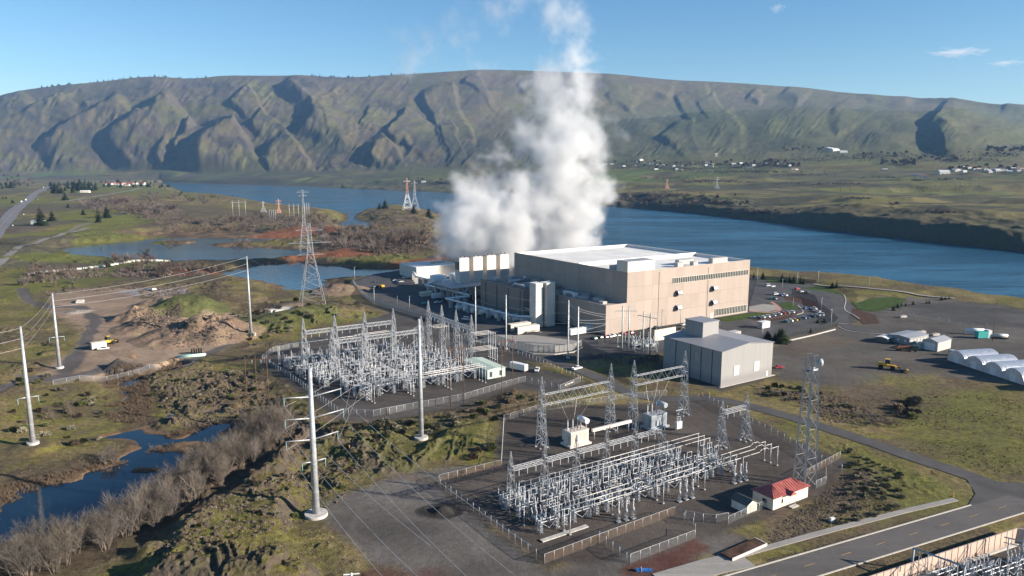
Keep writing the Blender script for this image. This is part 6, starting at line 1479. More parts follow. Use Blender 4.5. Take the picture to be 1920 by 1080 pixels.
L1 = [(1413,597,'sedan','silver'),(1421,598,'suv','black'),(1428,596,'sedan','white'),(1437,595,'suv','white'),(1448,592.5,'sedan','silver'),(1459,590,'sedan','white'),(1467,588.5,'sedan','red'),(1474,588,'suv','grey'),(1483,587,'suv','white')]
L2 = [(1472,604.5,'sedan','green'),(1480,603,'suv','white'),(1489,601,'sedan','yellow'),(1496,600,'sedan','black'),(1505,598,'suv','grey'),(1512,597,'sedan','blue'),(1522,595,'suv','black'),(1530,593,'pickup','silver'),(1537,592,'van','white')]
ordn = ('first', 'second', 'third', 'fourth', 'fifth', 'sixth', 'seventh', 'eighth', 'ninth')
for i, (x, y, k, c) in enumerate(L1): vehicle(k, c, '%s %s in the row beside the lawn, %s from the huge building' % (c, {'sedan': 'car', 'suv': 'family car', 'pickup': 'pickup', 'van': 'van'}[k], ordn[i]), (*G(x, y), .02), V_+.25, None, 'cars parked beside the lawn')
for i, (x, y, k, c) in enumerate(L2): vehicle(k, c, '%s %s in the row nearest the black fence, %s from its lower end' % (c, {'sedan': 'car', 'suv': 'family car', 'pickup': 'pickup', 'van': 'van'}[k], ordn[i]), (*G(x, y), .02), V_+.2, None, 'cars parked near the black fence')
for x, y, k, c, rz, lb in ((1511,579.5,'suv','blue',U_,'blue family car alone on the car park bend'),(1525,580,'suv','white',V_,'white family car beside the bend of the black fence, upper one'),(1531,585,'pickup','white',V_,'white pickup beside the bend of the black fence, lower one'),
    (1445,561,'sedan','teal',V_,'teal car under the white pipe bridge'),(1451,561.5,'suv','black',V_,'black car under the white pipe bridge'),(1454,553,'van','silver',U_,'silver van behind the white pipe bridge'),(1463,555,'sedan','blue',V_,'dark blue car behind the white pipe bridge, left of two white ones'),(1470,555,'pickup','white',V_,'white pickup behind the white pipe bridge'),
    (1440,537,'van','silver',U_,'silver van on the upper yard beside the river hedge'),(1449,538,'sedan','white',U_,'white car on the upper yard beside the river hedge'),(1495,543,'suv','red',U_,'red car on the upper yard near the entrance road'),(1502,548,'sedan','white',U_,'white car near the guard gate, left one'),(1515,550,'suv','black',U_,'black car near the guard gate, right one'),
    (1113,636,'suv','green',V_,'dark green car at the left end of the row by the beige wall'),(1124,634,'suv','black',V_,'black car second in the row by the beige wall'),(1134,633,'sedan','red',V_,'bright red car in the row by the beige wall'),(1142,632,'sedan','white',V_,'white car next to the bright red one by the beige wall'),(1148,630.5,'suv','white',V_,'white family car in the middle of the row by the beige wall'),(1157,630,'sedan','grey',V_,'grey car in the row by the beige wall'),(1168,628,'pickup','red',V_,'red pickup near the two-pole steel frame'),(1181,625,'suv','red',V_,'dark red family car between the steel frames'),
    (1232,616,'suv','black',U_,'black car close to the beige wall behind the screen panel'),(1283,610,'sedan','white',U_,'white car parked below the beige wall near the vents'),(1279,617,'sedan','black',U_,'black car behind the white cabin'),(1345,607,'suv','black',U_,'black car by the lawn corner of the beige wall'),
    (1082,693,'pickup','white',U_+.12,'white pickup standing at the foot of the slim pole'),(1007,696,'pickup','white',V_+2.4,'white pickup with an open dark bed beside the sage control house'),
    (706,529,'suv','black',U_,'black car in the sunny corner of the yard fence'),(741,527,'sedan','white',U_,'white car in the shaded yard, left one'),(752,529,'sedan','silver',U_,'silver car in the shaded yard, middle one'),(760,522,'suv','white',U_,'white car in the shaded yard, back one'),(797,570,'sedan','teal',U_,'teal car in deep shade by the security fence'),(820,568,'sedan','white',U_,'white car in deep shade by the security fence'),(834,567,'suv','black',U_,'black car in deep shade by the pipe supports'),(873,600,'van','white',V_+.4,'white van in deep shade behind the lattice towers'),
    (1461,690,'sedan','red',.1,'red car standing beside the grey warehouse'),(1527,695,'sedan','white',.3,'white car half hidden behind the communication tower'),(194,656,'pickup','white',.3,'white pickup beside the tan trailer in the quarry')):
    p = at(x, y); vehicle(k, c, lb, (p[0], p[1], p[2]+.02), rz)
for i, (x, y, k, c, lb) in enumerate(((41,382,'lorry','white','white lorry on the left motorway, the larger one'),(49,378,'lorry','white','white lorry just behind the other on the left motorway'),(17,399,'suv','blue','dark blue car on the left motorway near the left edge'),(45,406,'suv','white','white car on the near lane of the left motorway'),(24,423,'suv','white','white car lowest on the left motorway'),(72,377,'suv','silver','silver car halfway up the left motorway'),(82,354,'lorry','white','white lorry at the far end of the left motorway'),(96,352,'lorry','orange','orange lorry at the far bend of the left motorway'),(85,361,'suv','white','white car near the far end of the left motorway'))):
    x_, y_ = G(x, y, 7); j = min(range(len(HW)-1), key=lambda q: (HW[q][0]-x_)**2+(HW[q][1]-y_)**2); vehicle(k, c, lb, (x_, y_, Hs(x_, y_)+.8), math.atan2(HW[j+1][1]-HW[j][1], HW[j+1][0]-HW[j][0]))
def loader(lb, p, rz, s=1.0, mat=YEL, cab=True, cat='loader'):
    t = thing('wheel_loader', lb, cat, p, rz); m = MB()
    m.extr([(-3.2,1.0),(-.2,1.0),(-.2,2.1),(-2.8,2.2),(-3.3,1.8)], 'y', -1.0, 1.0); m.box(-.2, -.55, .9, 2.4, .55, 1.6); obj('body', m.me('body', mat), t)
    if cab: c = obj('cab', MB().hull8([(-.9,-.8,2.1),(.7,-.8,2.1),(.7,.8,2.1),(-.9,.8,2.1),(-.8,-.72,3.5),(.5,-.72,3.5),(.5,.72,3.5),(-.8,.72,3.5)]).me('cab', GLASS), t); obj('roof', gbox(-.95, -.8, 3.5, .65, .8, 3.66).me('roof', mat), c)
    m = MB(); m.bar((1.5, -.6, 1.5), (3.9, -.6, .8), .22); m.bar((1.5, .6, 1.5), (3.9, .6, .8), .22); obj('lift_arm', m.me('lift_arm', mat), t)
    m = MB(); m.extr([(3.8,.2),(5.0,.15),(5.0,.25),(4.1,.4),(4.0,1.4),(3.8,1.4)], 'y', -1.4, 1.4); obj('bucket', m.me('bucket', DARK), t)
    wm = MB().tube((0, -.3, 0), (0, .3, 0), .8, n=16).me('wheel', RUBBER)
    for x in (-2.1, 1.6):
        for y in (-1.15, 1.15): obj('wheel', wm, t, (x, y, .8))
    t.scale = (s,)*3; return t
loader('yellow wheel loader parked on the grassy edge of the right hand field', at(1664, 692), -.5, 1.35)
loader('yellow wheel loader behind the tan trailer in the quarry', at(203, 646), 1.2, 1.3)
loader('yellow lift machine inside the pointed corner of the security fence', at(714, 540), 2.2, 1.3, YEL, False, 'lift')
t = thing('road_roller', 'small yellow drum roller right of the yellow loader', 'roller', at(1700, 699), -.4); obj('drum', MB().tube((0, -1, .8), (0, 1, .8), .8, n=16).me('drum', YEL), t); obj('frame', MB().box(-2, -.8, .6, -.2, .8, 1.5).me('frame', DARK), t); wm = MB().tube((-2, -.9, .6), (-2, .9, .6), .6, n=12).me('wheel', RUBBER); obj('wheel', wm, t)
p = at(1700, 658); t = thing('old_truck', 'old rusty orange and green tracked machine below the long portable office', 'machine', p, -.25)
obj('cab', MB().extr([(2.5,1),(5.2,1),(5.2,2.4),(4.4,3.2),(2.5,3.2)], 'y', -1.2, 1.2).me('cab', M('dark_green_paint', (.05,.09,.06), .6)), t); obj('boom', MB().bar((-5, 0, 1.6), (3, 0, 2.6), .9).me('boom', M('rusty_orange_paint', (.34,.13,.07), .7)), t)
m = MB(); m.box(-6, -1.2, .8, 3, 1.2, 1.4); m.bar((-5, -.8, 1.4), (-3, .6, 3.4), .3); m.bar((-2, -.8, 1.4), (-4, .6, 3.0), .3); obj('chassis', m.me('chassis', WOOD), t)
for x in (-4.6, -3.2, 1.2, 3.8):
    for y in (-1.1, 1.1): obj('wheel', BWHEEL, t, (x, y, .52))
p = at(1843, 634); t = thing('fuel_tank', 'teal box tank with a white cabinet at its right on the right hand pad', 'tank', p, .1); obj('tank', MB().box(-4, -1.5, .4, 2, 1.5, 4).me('tank', TEAL), t); obj('cabinet', MB().box(2.1, -1.2, 0, 4.2, 1.2, 4.6).me('cabinet', WHITE), t); obj('skid', MB().box(-4.3, -1.7, 0, 2.05, 1.7, .4).me('skid', DARK), t)
p = at(1829, 627); t = thing('water_tank', 'white water tanker left of the teal tank', 'tank', p, -.3); obj('shell', MB().tube((-5, 0, 2.2), (4, 0, 2.2), 1.4, n=14).me('shell', WHITE), t); obj('frame', MB().box(-5.2, -1.2, .2, 4.4, 1.2, .9).me('frame', WHITE), t); obj('cab', MB().box(4.2, -1.2, .5, 6.4, 1.2, 3.2).me('cab', WHITE), t)
p = at(1873, 635); t = thing('tank_trailer', 'silver tank trailer right of the tall dark pole', 'trailer', p, -.3); obj('shell', MB().tube((-4, 0, 1.8), (4, 0, 1.8), 1.1, n=14).me('shell', ALU), t); obj('frame', MB().box(-4.2, -1, .3, 4.4, 1, .8).me('frame', DARK), t)
for k, (x, y) in enumerate(((1728,624),(1754,629),(1693,595))):
    o = obj('concrete_block', MB().box(-2.2, -.9, 0, 2.2, .9, 1.2).box(-.5, -.7, 1.2, .5, .7, 1.5).me('concrete_block', CONC), None, at(x, y), .2); tag(o, ('white concrete block behind the long portable office, left one', 'white concrete block behind the pale garage', 'flat concrete block beside the entrance road')[k], 'block')
p = at(173, 657); t = container('tan site trailer with a white end in the quarry', p, .75, 7, 3, 3.2, CREAM, .4, None, 'trailer', 'site_trailer')
p = at(990, 696); t = container('white cargo trailer between the sage control house and the pickup', (*p[:2], 0), V_+.3, 9, 2.6, 2.8, WHITE, .5, None, 'trailer', 'cargo_trailer')
p = at(332, 672); t = thing('pipe_bundle', 'bundle of pale green plastic pipes on the quarry track', 'pipes', p, .35); pm = MB().tube((0, 0, .35), (13, 0, .35), .33, n=10).me('pipe', M('mint_pipe', (.48,.72,.60), .4))
for k in range(5): obj('pipe', pm, t, (k*.1, k*.7, 0))
for k in range(2): obj('pipe', pm, t, (.3, .35+k*.9, .6))
p = at(360, 664); t = thing('pipe_rolls', 'stack of black drain pipe coils beside the pale green pipes', 'pipes', p, .4)
rm = MB()
for a in range(12):
    a0_, a1_ = a*math.pi/6, (a+1)*math.pi/6; rm.tube((0, math.cos(a0_)*1.1, 1.3+math.sin(a0_)*1.1), (0, math.cos(a1_)*1.1, 1.3+math.sin(a1_)*1.1), .38, n=6)
rm = rm.me('coil', RUBBER)
for k in range(5): obj('coil', rm, t, (k*1.1, (k % 2)*.7, 0))
p = at(238, 668); t = thing('timber_frame', 'leaning orange timber frame behind the dark gravel cone', 'frame', p, -.6); m = MB()
for k in range(5): m.bar((k*1.6, 0, 0), (k*1.6, 1.2, 2.6-k*.35), .2)
obj('stud', m.me('stud', ORANGE), t); obj('rail', MB().bar((0, 1.2, 2.6), (6.4, 1.2, 1.2), .22).me('rail', ORANGE), t)
p = at(1193, 1072); t = thing('tarp_bundle', 'blue tarpaulin bundle on the rust red gravel at the bottom', 'tarp', (*p[:2], 0), -.05); m = MB(); m.extr([(0,0),(1.0,0),(.9,.5),(.5,.7),(.1,.5)], 'x', 0, 3.8); obj('tarp', m.me('tarp', M('blue_tarp', (.03,.13,.36), .5, 0, .2, 2)), t); obj('rope', MB().box(1.2, -.03, 0, 1.3, 1.03, .73).me('rope', WHITE), t)
for k, (x, y, s) in enumerate(((540,580,1), (525,583,.8), (510,584,1.1), (150,566,1.2), (283,543,.9))):
    p = at(x, y); o = obj('rubble_slab', MB().hull8([(-5,-2,0),(4,-2.5,0),(5,2,0),(-4,2.4,0),(-4,-1.4,1.4),(3,-1.8,1.0),(3.4,1.4,1.2),(-3,1.6,1.6)]).me('rubble_slab', CONC), None, p, k*.7); o.scale = (s,)*3
    tag(o, ('pale concrete slab heap by the foot of the large pylon, right one', 'pale concrete slab heap by the foot of the large pylon, middle one', 'pale concrete slab heap by the foot of the large pylon, left one', 'pale slab heap on the quarry floor', 'pale slab heap at the back of the quarry')[k], 'rubble')
bm_ = MB().extr([(-.8,0),(.8,0),(.4,.6),(.3,1.5),(-.3,1.5),(-.4,.6)], 'x', -1.7, 1.7).me('barrier_block', M('white_barrier_concrete', (.72,.70,.64), .7))
bp = smooth([G(*p) for p in ((54,514),(100,507),(160,501),(210,496),(250,490),(300,487),(315,486))], 5)
for k, q in enumerate(bp):
    o = obj('barrier_block', bm_, None, (q[0], q[1], Hs(*q)), .1+k*.01); o.scale = (1.15,)*3; tag(o, 'white concrete barrier block in the curving row across the meadow', 'barrier', 'white barrier blocks')
cm = MB().lathe([(.28, 0), (.28, .06), (.2, .1), (.05, .9), (.02, .95)], 10).me('traffic_cone', ORANGE)
for k, (x, y, lb) in enumerate(((1787,931,'orange marker post at the end of the sidewalk'),(655,841,'orange marker post on the track below the armless pole'),(1053,700,'orange marker post on the road left of the white pickup'),(1330,741,'orange marker post beside the road, left of two'),(1317,741,'orange marker post beside the road by the small gantry'))):
    o = obj('marker_post', MB().tube((0, 0, 0), (0, 0, 1.3), .16, .1).tube((0, 0, 0), (0, 0, .08), .35).me('marker_post', ORANGE), None, at(x, y)); tag(o, lb, 'marker')
p = at(1747, 894); t = thing('road_sign', 'orange temporary road sign on a stand beside the access road', 'sign', p, -.9); obj('panel', MB().hull8([(-.7,-.03,1.5),(0,-.03,.8),(.7,-.03,1.5),(0,-.03,2.2),(-.7,.03,1.5),(0,.03,.8),(.7,.03,1.5),(0,.03,2.2)]).me('panel', ORANGE), t); m = MB(); m.bar((0, .1, 0), (0, .1, 1.6), .08); m.bar((-.8, .1, .05), (.8, .1, .05), .08); obj('stand', m.me('stand', GALV), t)
p = at(1560, 978); t = thing('utility_box', 'white utility box on the slope above the sidewalk', 'box', p, .3); obj('box', MB().box(-.6, -.4, .2, .6, .4, 1.2).me('box', WHITE), t); obj('base', MB().box(-.8, -.6, -.3, .8, .6, .2).me('base', CONC), t)
p = at(1395, 1030); t = thing('planter_bed', 'low wooden walled soil bed beside the driveway', 'planter', (*p[:2], 0), ANG+.02); obj('wall', MB().box(-7, -2.2, 0, 6, -2.0, .75).box(6, -2.2, 0, 6.2, 1.5, .75).me('wall', PALE), t); obj('soil', MB().box(-7, -2.0, 0, 6, 1.5, .6).me('soil', MULCH), t)
for k, (x, y, lb) in enumerate(((1200,671,'white sign board on the black transformer yard fence'),)): pass
# ================================================================== plants
def bark(name, col, rand=.25): return M(name, col, .9, 0, .15, .8, .1, rand)
TWIG = bark('pale_grey_twigs', (.150,.125,.100)); TWIGB = bark('brown_grey_twigs', (.125,.093,.077)); TWIGP = bark('mauve_grey_twigs', (.142,.122,.110)); BARK = bark('grey_bark', (.17,.14,.115))
def leafy(name, col, rand=.3):
    m = M(name, col, .9, 0, .3, 1.2, .1, rand); return m
NEEDLE = leafy('dark_needles', (.036,.050,.022)); SAGEB = leafy('sage_leaves', (.215,.20,.135)); DRYB = leafy('dry_brush', (.16,.12,.088)); GREENB = leafy('green_brush', (.085,.098,.036))
def twigs(seed, h, stems, spread, lean, depth, fat, tri=3, up=.75):
    r_ = random.Random(seed); tr, cr = MB(), MB()
    def grow(p, d, L, w, k):
        n = 2 if k > 1 else 1
        q = p
        for i in range(n):
            d2 = (d+Vector((r_.uniform(-1, 1), r_.uniform(-1, 1), r_.uniform(-.2, .6)))*.16).normalized()
            e = q+d2*(L/n); (tr if k == depth else cr).tube(q, e, w*(1-i*.25), w*(1-(i+1)*.25), n=tri if k < depth else 5, caps=False); q = e; d = d2
            if k > 0:
                for _ in range(2 if k > 1 else 3):
                    a = r_.uniform(0, 2*math.pi); s_ = Vector((math.cos(a), math.sin(a), r_.uniform(.1, 1.0)*up*1.4))
                    grow(q-d*(L/n)*r_.uniform(0, .6), (d*.55+s_*.75).normalized(), L*r_.uniform(.42, .68), w*.5, k-1)
        if k > 0: grow(q, d, L*.6, w*.5, k-1)
    for s in range(stems):
        a = r_.uniform(0, 2*math.pi); d = Vector((math.cos(a)*lean, math.sin(a)*lean, 1)).normalized(); o = Vector((math.cos(a), math.sin(a), 0))*r_.uniform(0, spread)
        grow(o, d, h*r_.uniform(.36, .52), fat, depth)
    return tr, cr
def bare_proto(name, seed, h, stems, spread, lean, mat, fat=.09, depth=3, lb='x', cat='tree'):
    t = thing(name, lb, cat, (0, -500, 0)); tr, cr = twigs(seed, h, stems, spread, lean, depth, fat)
    obj('trunk', tr.me('trunk', BARK), t); obj('crown', cr.me('crown', mat), t); _reg(t); return t
def tufty(seed, r, h, n, leaf, fill=.85, jag=.35):   # round bush out of many small leaf sprays
    q = random.Random(seed); m = MB()
    for i in range(n):
        a = q.uniform(0, 2*math.pi); v = q.uniform(.02, 1)**.7; z = h*v*q.uniform(.75, 1.0)
        rr_ = r*math.sqrt(max(0.02, 1-(v-.25)**2*1.2))*q.uniform(.35, 1.0)*(1+jag*(math.sin(3*a+seed)*.5)); x, y = rr_*math.cos(a), rr_*math.sin(a)
        d = Vector((x*.6+q.uniform(-.6, .6), y*.6+q.uniform(-.6, .6), q.uniform(.2, 1.2))).normalized(); s = d.orthogonal().normalized()*leaf*q.uniform(.25, .6); e = d*leaf*q.uniform(.8, 1.6)
        k = len(m.v); p = Vector((x, y, z)); m.v += [tuple(p-s), tuple(p+s), tuple(p+e+s*.3), tuple(p+e-s*.3)]; m.face([k, k+1, k+2, k+3])
    return m
def conifer(seed, h, r):
    q = random.Random(seed); t = thing('conifer', 'x', 'tree', (0, -500, 0)); obj('trunk', MB().tube((0, 0, 0), (0, 0, h*.97), h*.02, .03, n=7).me('trunk', BARK), t); m = MB(); z = h*.07
    while z < h*.99:
        f = 1-(z-h*.07)/(h*.93); R_ = r*(f**.8)*q.uniform(.75, 1.15)+.08; n = max(5, int(13*f+5))
        for i in range(n):
            a = q.uniform(0, 2*math.pi); L = R_*q.uniform(.6, 1.1); dz = -L*q.uniform(.05, .4)
            d = Vector((math.cos(a), math.sin(a), 0)); s = Vector((-d.y, d.x, 0))*L*.24
            for u0, u1 in ((.12, .6), (.45, 1.0)):
                k = len(m.v); p0, p1 = d*L*u0+Vector((0, 0, z+dz*u0)), d*L*u1+Vector((0, 0, z+dz*u1+q.uniform(-.1, .1)*L)); m.v += [tuple(p0-s*.7), tuple(p0+s*.7+Vector((0, 0, .06*L))), tuple(p1+s*(.9 if u1 < 1 else .25)), tuple(p1-s*(.9 if u1 < 1 else .25)-Vector((0, 0, .08*L)))]; m.face([k, k+1, k+2, k+3])
        z += h*.032*q.uniform(.7, 1.2)
    obj('crown', m.me('crown', NEEDLE), t); _reg(t); return t
class Kind:
    def __init__(s, protos): s.p = protos; s.fresh = set(); s.n = 0
    def put(s, p, sc, label, group, rz=None, i=None):
        o = s.p[(s.n if i is None else i) % len(s.p)]; s.n += 1; rz = random.uniform(0, 6.28) if rz is None else rz
        if o.name not in s.fresh:
            s.fresh.add(o.name); o.location = p; o.rotation_euler = (0, 0, rz); o.scale = (sc,)*3 if not isinstance(sc, tuple) else sc; o['label'] = label; o['group'] = group; return o
        return dup(o, p, rz, label, group, sc)
def single(name, mesh, cat): o = obj(name, mesh, None, (0, -500, 0)); tag(o, 'x', cat); _reg(o); return o
WILLOW = Kind([bare_proto('bare_tree', 100+i, 8.5, 5+i % 3, .9, .24, (TWIG, TWIG, TWIGP)[i % 3], .075, 3) for i in range(5)])
ROUNDT = Kind([bare_proto('round_tree', 200+i, 7.0, 4, .5, .62, (TWIGP, TWIGB, TWIGB, TWIG)[i], .12, 3) for i in range(4)])
MIDT = Kind([bare_proto('thicket_tree', 220+i, 6.2, 6, 1.0, .72, (TWIGP, TWIGB, TWIGB, TWIG)[i], .2, 3) for i in range(4)])
def farm(i):
    t = thing('farm_tree', 'x', 'tree', (0, -500, 0)); obj('trunk', MB().tube((0, 0, 0), (0, 0, 2.4), .3, .18, n=6).me('trunk', BARK), t); m = tufty(500+i, 2.2, 4.6, 260, .8); m.v = [(x, y, z+.9) for x, y, z in m.v]; obj('crown', m.me('crown', (TWIGP, TWIGB, TWIG)[i]), t); _reg(t); return t
FARM = Kind([farm(i) for i in range(3)])
SAGE_ = None
CON = Kind([conifer(5, 10, 2.2), conifer(6, 10, 2.9), conifer(7, 10, 1.7)])
SHRUB = Kind([single('bare_shrub', (lambda w: (w[1].v.extend([]) or w[1]))(twigs(300+i, 2.4, 8, .5, .9, 2, .05)).me('bare_shrub', (TWIGB, TWIGP, TWIG)[i]), 'shrub') for i in range(3)])
SAGE_K = Kind([single('sagebrush', tufty(450+i, 1.3, 1.3, 420, .30).me('sagebrush', SAGEB), 'bush') for i in range(2)])
BUSH = Kind([single('bush', tufty(400+i, 1.3, 1.5, 420, .34).me('bush', (SAGEB, DRYB, GREENB)[i]), 'bush') for i in range(3)])
def inpoly(P, n, z=0.0):
    P = [G(x, y, z) for x, y in P]; xs, ys = [p[0] for p in P], [p[1] for p in P]; out = []; tries = 0
    while len(out) < n and tries < n*60:
        tries += 1; x, y = random.uniform(min(xs), max(xs)), random.uniform(min(ys), max(ys)); ins = False
        for (ax, ay), (bx, by) in zip(P, P[1:]+P[:1]):
            if (ay > y) != (by > y) and x < (bx-ax)*(y-ay)/(by-ay)+ax: ins = not ins
        if ins: out.append((x, y, Hs(x, y)))
    return out
# thicket along the dark creek
line = smooth([G(*p, -2) for p in ((-60,1110),(40,1085),(130,1062),(215,1018),(290,985),(350,945),(405,905),(455,872),(500,835),(530,800))], 8)
n_ = 0
for i in range(240):
    f = random.random()**.85*(len(line)-1.001); k = int(f); a, b = line[k], line[k+1]; f -= k
    x, y = a[0]+(b[0]-a[0])*f+random.uniform(-11, 5), a[1]+(b[1]-a[1])*f+random.uniform(-6, 6); h = Hs(x, y)
    if h < -3.4: continue
    WILLOW.put((x, y, h-.1), random.uniform(.65, 1.3), 'bare grey willow in the dense thicket along the dark creek', 'bare willows along the creek')
for x, y, s in ((213,868,1.0),(290,848,.55),(296,850,.5),(405,832,.5),(200,872,.8),(222,862,.9)):
    p = at(x, y); ROUNDT.put(p, s, 'spreading bare tree leaning over the far bank of the creek', 'bare trees on the far creek bank')
for P, n, s0, s1, lb, gp in (([(460,780),(560,790),(560,830),(470,840),(440,820)], 16, .7, 1.0, 'bare grey tree behind the nearest steel pole', 'bare trees behind the nearest pole'), ([(80,770),(140,760),(150,795),(90,800)], 8, .45, .7, 'small bare tree in the meadow right of the leftmost pole', 'bare trees in the left meadow')):
    for p in inpoly(P, n, -1): ROUNDT.put(p, random.uniform(s0, s1), lb, gp)
# bushes and brush between the yards
for P, n, lb, gp, kd, s0, s1 in (
    ([(1600,765),(1680,770),(1690,800),(1580,800)], 16, 'dark rounded bush on the slope above the access road', 'bushes above the access road', SHRUB, .9, 1.5), ([(1660,750),(1720,745),(1730,775),(1660,785)], 9, 'brown brush pile bush right of the rocks on the slope', 'brush right of the slope rocks', BUSH, 1.0, 1.7),
    ([(1590,845),(1700,890),(1690,960),(1560,990),(1590,930)], 90, 'tuft of sagebrush on the bank above the sidewalk', 'sagebrush above the sidewalk', SAGE_K, .35, .75), ([(1780,790),(1840,800),(1830,815),(1770,805)], 5, 'low brush beside the lying white pipe', 'brush by the lying pipe', SHRUB, .7, 1.1),
    ([(880,850),(925,835),(920,870),(890,880)], 6, 'dark brush at the corner of the gravel lot', 'brush at the gravel lot', BUSH, .8, 1.3), ([(560,790),(760,800),(900,760),(1000,740),(1000,765),(900,800),(640,850)], 70, 'low dry bush on the rough ground between the substations', 'dry bushes between the substations', BUSH, .5, 1.1),
    ([(480,900),(680,850),(680,900),(600,950),(420,1060),(330,1060)], 34, 'low bush among the rocks behind the nearest pole', 'bushes among the near rocks', BUSH, .4, .85), ([(30,690),(180,720),(240,800),(100,860),(20,830)], 50, 'low olive bush in the meadow below the dirt road', 'bushes below the dirt road', BUSH, .5, 1.2), ([(280,700),(480,690),(540,780),(330,790),(270,740)], 45, 'low bush on the rocks between creek and far substation', 'bushes on the creek rocks', BUSH, .5, 1.2),
    ([(490,690),(540,720),(620,790),(560,800),(480,740)], 22, 'leafless shrub beside the left fence of the far substation', 'shrubs beside the far substation', SHRUB, .7, 1.3), ([(420,590),(560,560),(700,575),(620,610),(470,640)], 40, 'low bush on the grassy spoil behind the far substation', 'bushes behind the far substation', BUSH, .7, 1.6), ([(1440,715),(1580,740),(1600,765),(1420,745)], 24, 'brown brush among the rocks right of the warehouse', 'brush right of the warehouse', BUSH, .5, 1.1)):
    for p in inpoly(P, n): kd.put(p, random.uniform(s0, s1), lb, gp)
# mid-distance thickets
for P, n, lb, gp, kd, s0, s1 in (
    ([(600,440),(690,432),(800,450),(830,468),(720,478),(640,472),(600,462)], 46, 'bare brown tree in the thicket left of the steam', 'trees in the thicket left of the steam', MIDT, 1.5, 2.3), ([(760,468),(830,466),(835,475),(700,479)], 14, 'bare bush on the strip behind the blue pond', 'bushes behind the blue pond', SHRUB, 1.8, 2.6),
    ([(220,470),(270,468),(330,500),(250,512),(200,505)], 16, 'dark bare bush by the white barrier row', 'bushes by the barrier row', MIDT, .9, 1.4), ([(60,500),(130,505),(180,520),(120,545),(40,540)], 20, 'greyish bush in the gully left of the quarry', 'bushes in the left gully', MIDT, .7, 1.2), ([(200,508),(330,495),(420,505),(390,518),(250,520)], 26, 'bare brown bush on the bank below the pond', 'bushes below the pond', MIDT, .9, 1.5),
    ([(150,385),(230,378),(330,400),(360,412),(260,410),(160,400)], 46, 'bare grey tree in the belt across the left pasture', 'bare trees across the left pasture', MIDT, 1.5, 2.4), ([(250,405),(330,398),(350,425),(310,432),(260,420)], 22, 'pale bare tree in the clump above the left pond', 'pale trees above the left pond', MIDT, 1.6, 2.4), ([(350,420),(480,415),(500,430),(370,430)], 18, 'bare grey bush along the upper shore of the left pond', 'bushes on the upper pond shore', MIDT, 1.1, 1.8),
    ([(260,370),(420,375),(400,388),(290,388)], 24, 'grey bare tree near the river bank left of the pole frame', 'bare trees near the left river bank', MIDT, 1.5, 2.4), ([(470,410),(620,405),(640,425),(500,432)], 26, 'bare bush on the low left headland', 'bushes on the left headland', MIDT, .9, 1.6), ([(690,400),(820,398),(828,440),(730,432)], 40, 'low bush scattered over the island', 'bushes on the island', SHRUB, 2.0, 3.4),
    ([(430,455),(480,450),(490,460),(440,464)], 7, 'bush on the small pond island, right one', 'bushes on the right pond island', SHRUB, 1.8, 2.6), ([(312,452),(340,450),(345,458),(314,460)], 6, 'bush on the small pond island, left one', 'bushes on the left pond island', SHRUB, 1.8, 2.6), ([(0,335),(60,338),(70,350),(0,350)], 26, 'bare tree in the wood beside the left motorway', 'trees beside the left motorway', MIDT, 2.0, 3.2)):
    for p in inpoly(P, n, -2 if P[0][1] > 400 else 4): kd.put(p, random.uniform(s0, s1)*1.25, lb, gp)
# conifers
def con(px, py, top, lb, gp, i=None, w=1.45):
    p = at(px, py) if py > 420 else None
    if p is None: x, y = G(px, py, 4.0); p = (x, y, Hs(x, y))
    h = max(3.0, topz(p, top)-p[2]); CON.put(p, (h/10*w, h/10*w, h/10), lb, gp, None, i)
for x, y, t_ in ((100,368,347),(105,369,343),(110,368,340),(116,369,346),(123,380,358),(137,362,336),(142,362,333),(149,362,335),(155,361,338),(161,362,342),(168,361,340),(175,362,345),(180,361,347),(95,352,338),(5,357,340),(14,355,338),(22,356,336),(6,378,366),(12,378,367),(24,384,372),(160,347,331),(150,346,332),(195,352,343),(203,352,344)): con(x, y, t_, 'dark conifer in the grove around the left pasture', 'conifers of the left grove')
for x, y, t_ in ((77,423,382),(98,417,392),(185,418,385),(201,412,380),(157,408,390),(204,501,478),(437,372,364),(128,395,380),(254,352,338),(265,351,339),(277,352,341),(310,358,350)): con(x, y, t_, 'lone dark conifer in the left pasture', 'lone conifers on the left')
for P_, n_, lb, gp in (([(95,346),(182,344),(184,366),(96,369)], 34, 'dark conifer in the dense grove right of the motorway', 'conifers of the dense grove'), ([(0,334),(56,336),(64,350),(0,354)], 22, 'dark conifer in the wood at the left edge', 'conifers at the left edge'), ([(186,338),(330,345),(330,352),(186,352)], 26, 'dark conifer between the red roofed houses', 'conifers between the red roofs')):
    for p in inpoly(P_, n_, 5): h = random.uniform(15, 26); CON.put(p, (h/10*1.5, h/10*1.5, h/10), lb, gp)
for x, y, t_ in ((722,389,371),(712,388,378),(776,398,380),(804,400,386)): con(x, y, t_, 'dark conifer on the island by the pylons', 'conifers on the island', 1)
for x, y, t_ in ((1413,522,508),(1430,524,506),(1466,529,511),(1474,530,515),(1480,529,514),(1488,530,514),(1501,532,514),(1506,533,519),(1560,540,526),(1568,540,524)): con(x, y, t_, 'small conifer in the hedge between site and river', 'conifers in the river hedge', None, 1.5)
for x, y, t_ in ((1675,582,570),(1683,577,567),(1690,575,566),(1698,574,569),(1712,571,565),(1737,569,561),(1742,569,562),(1765,563,554),(1779,561,554),(1772,562,555)): con(x, y, t_, 'small dark conifer on the lawn edge by the dark gravel yard', 'conifers by the dark gravel yard', None, 1.6)
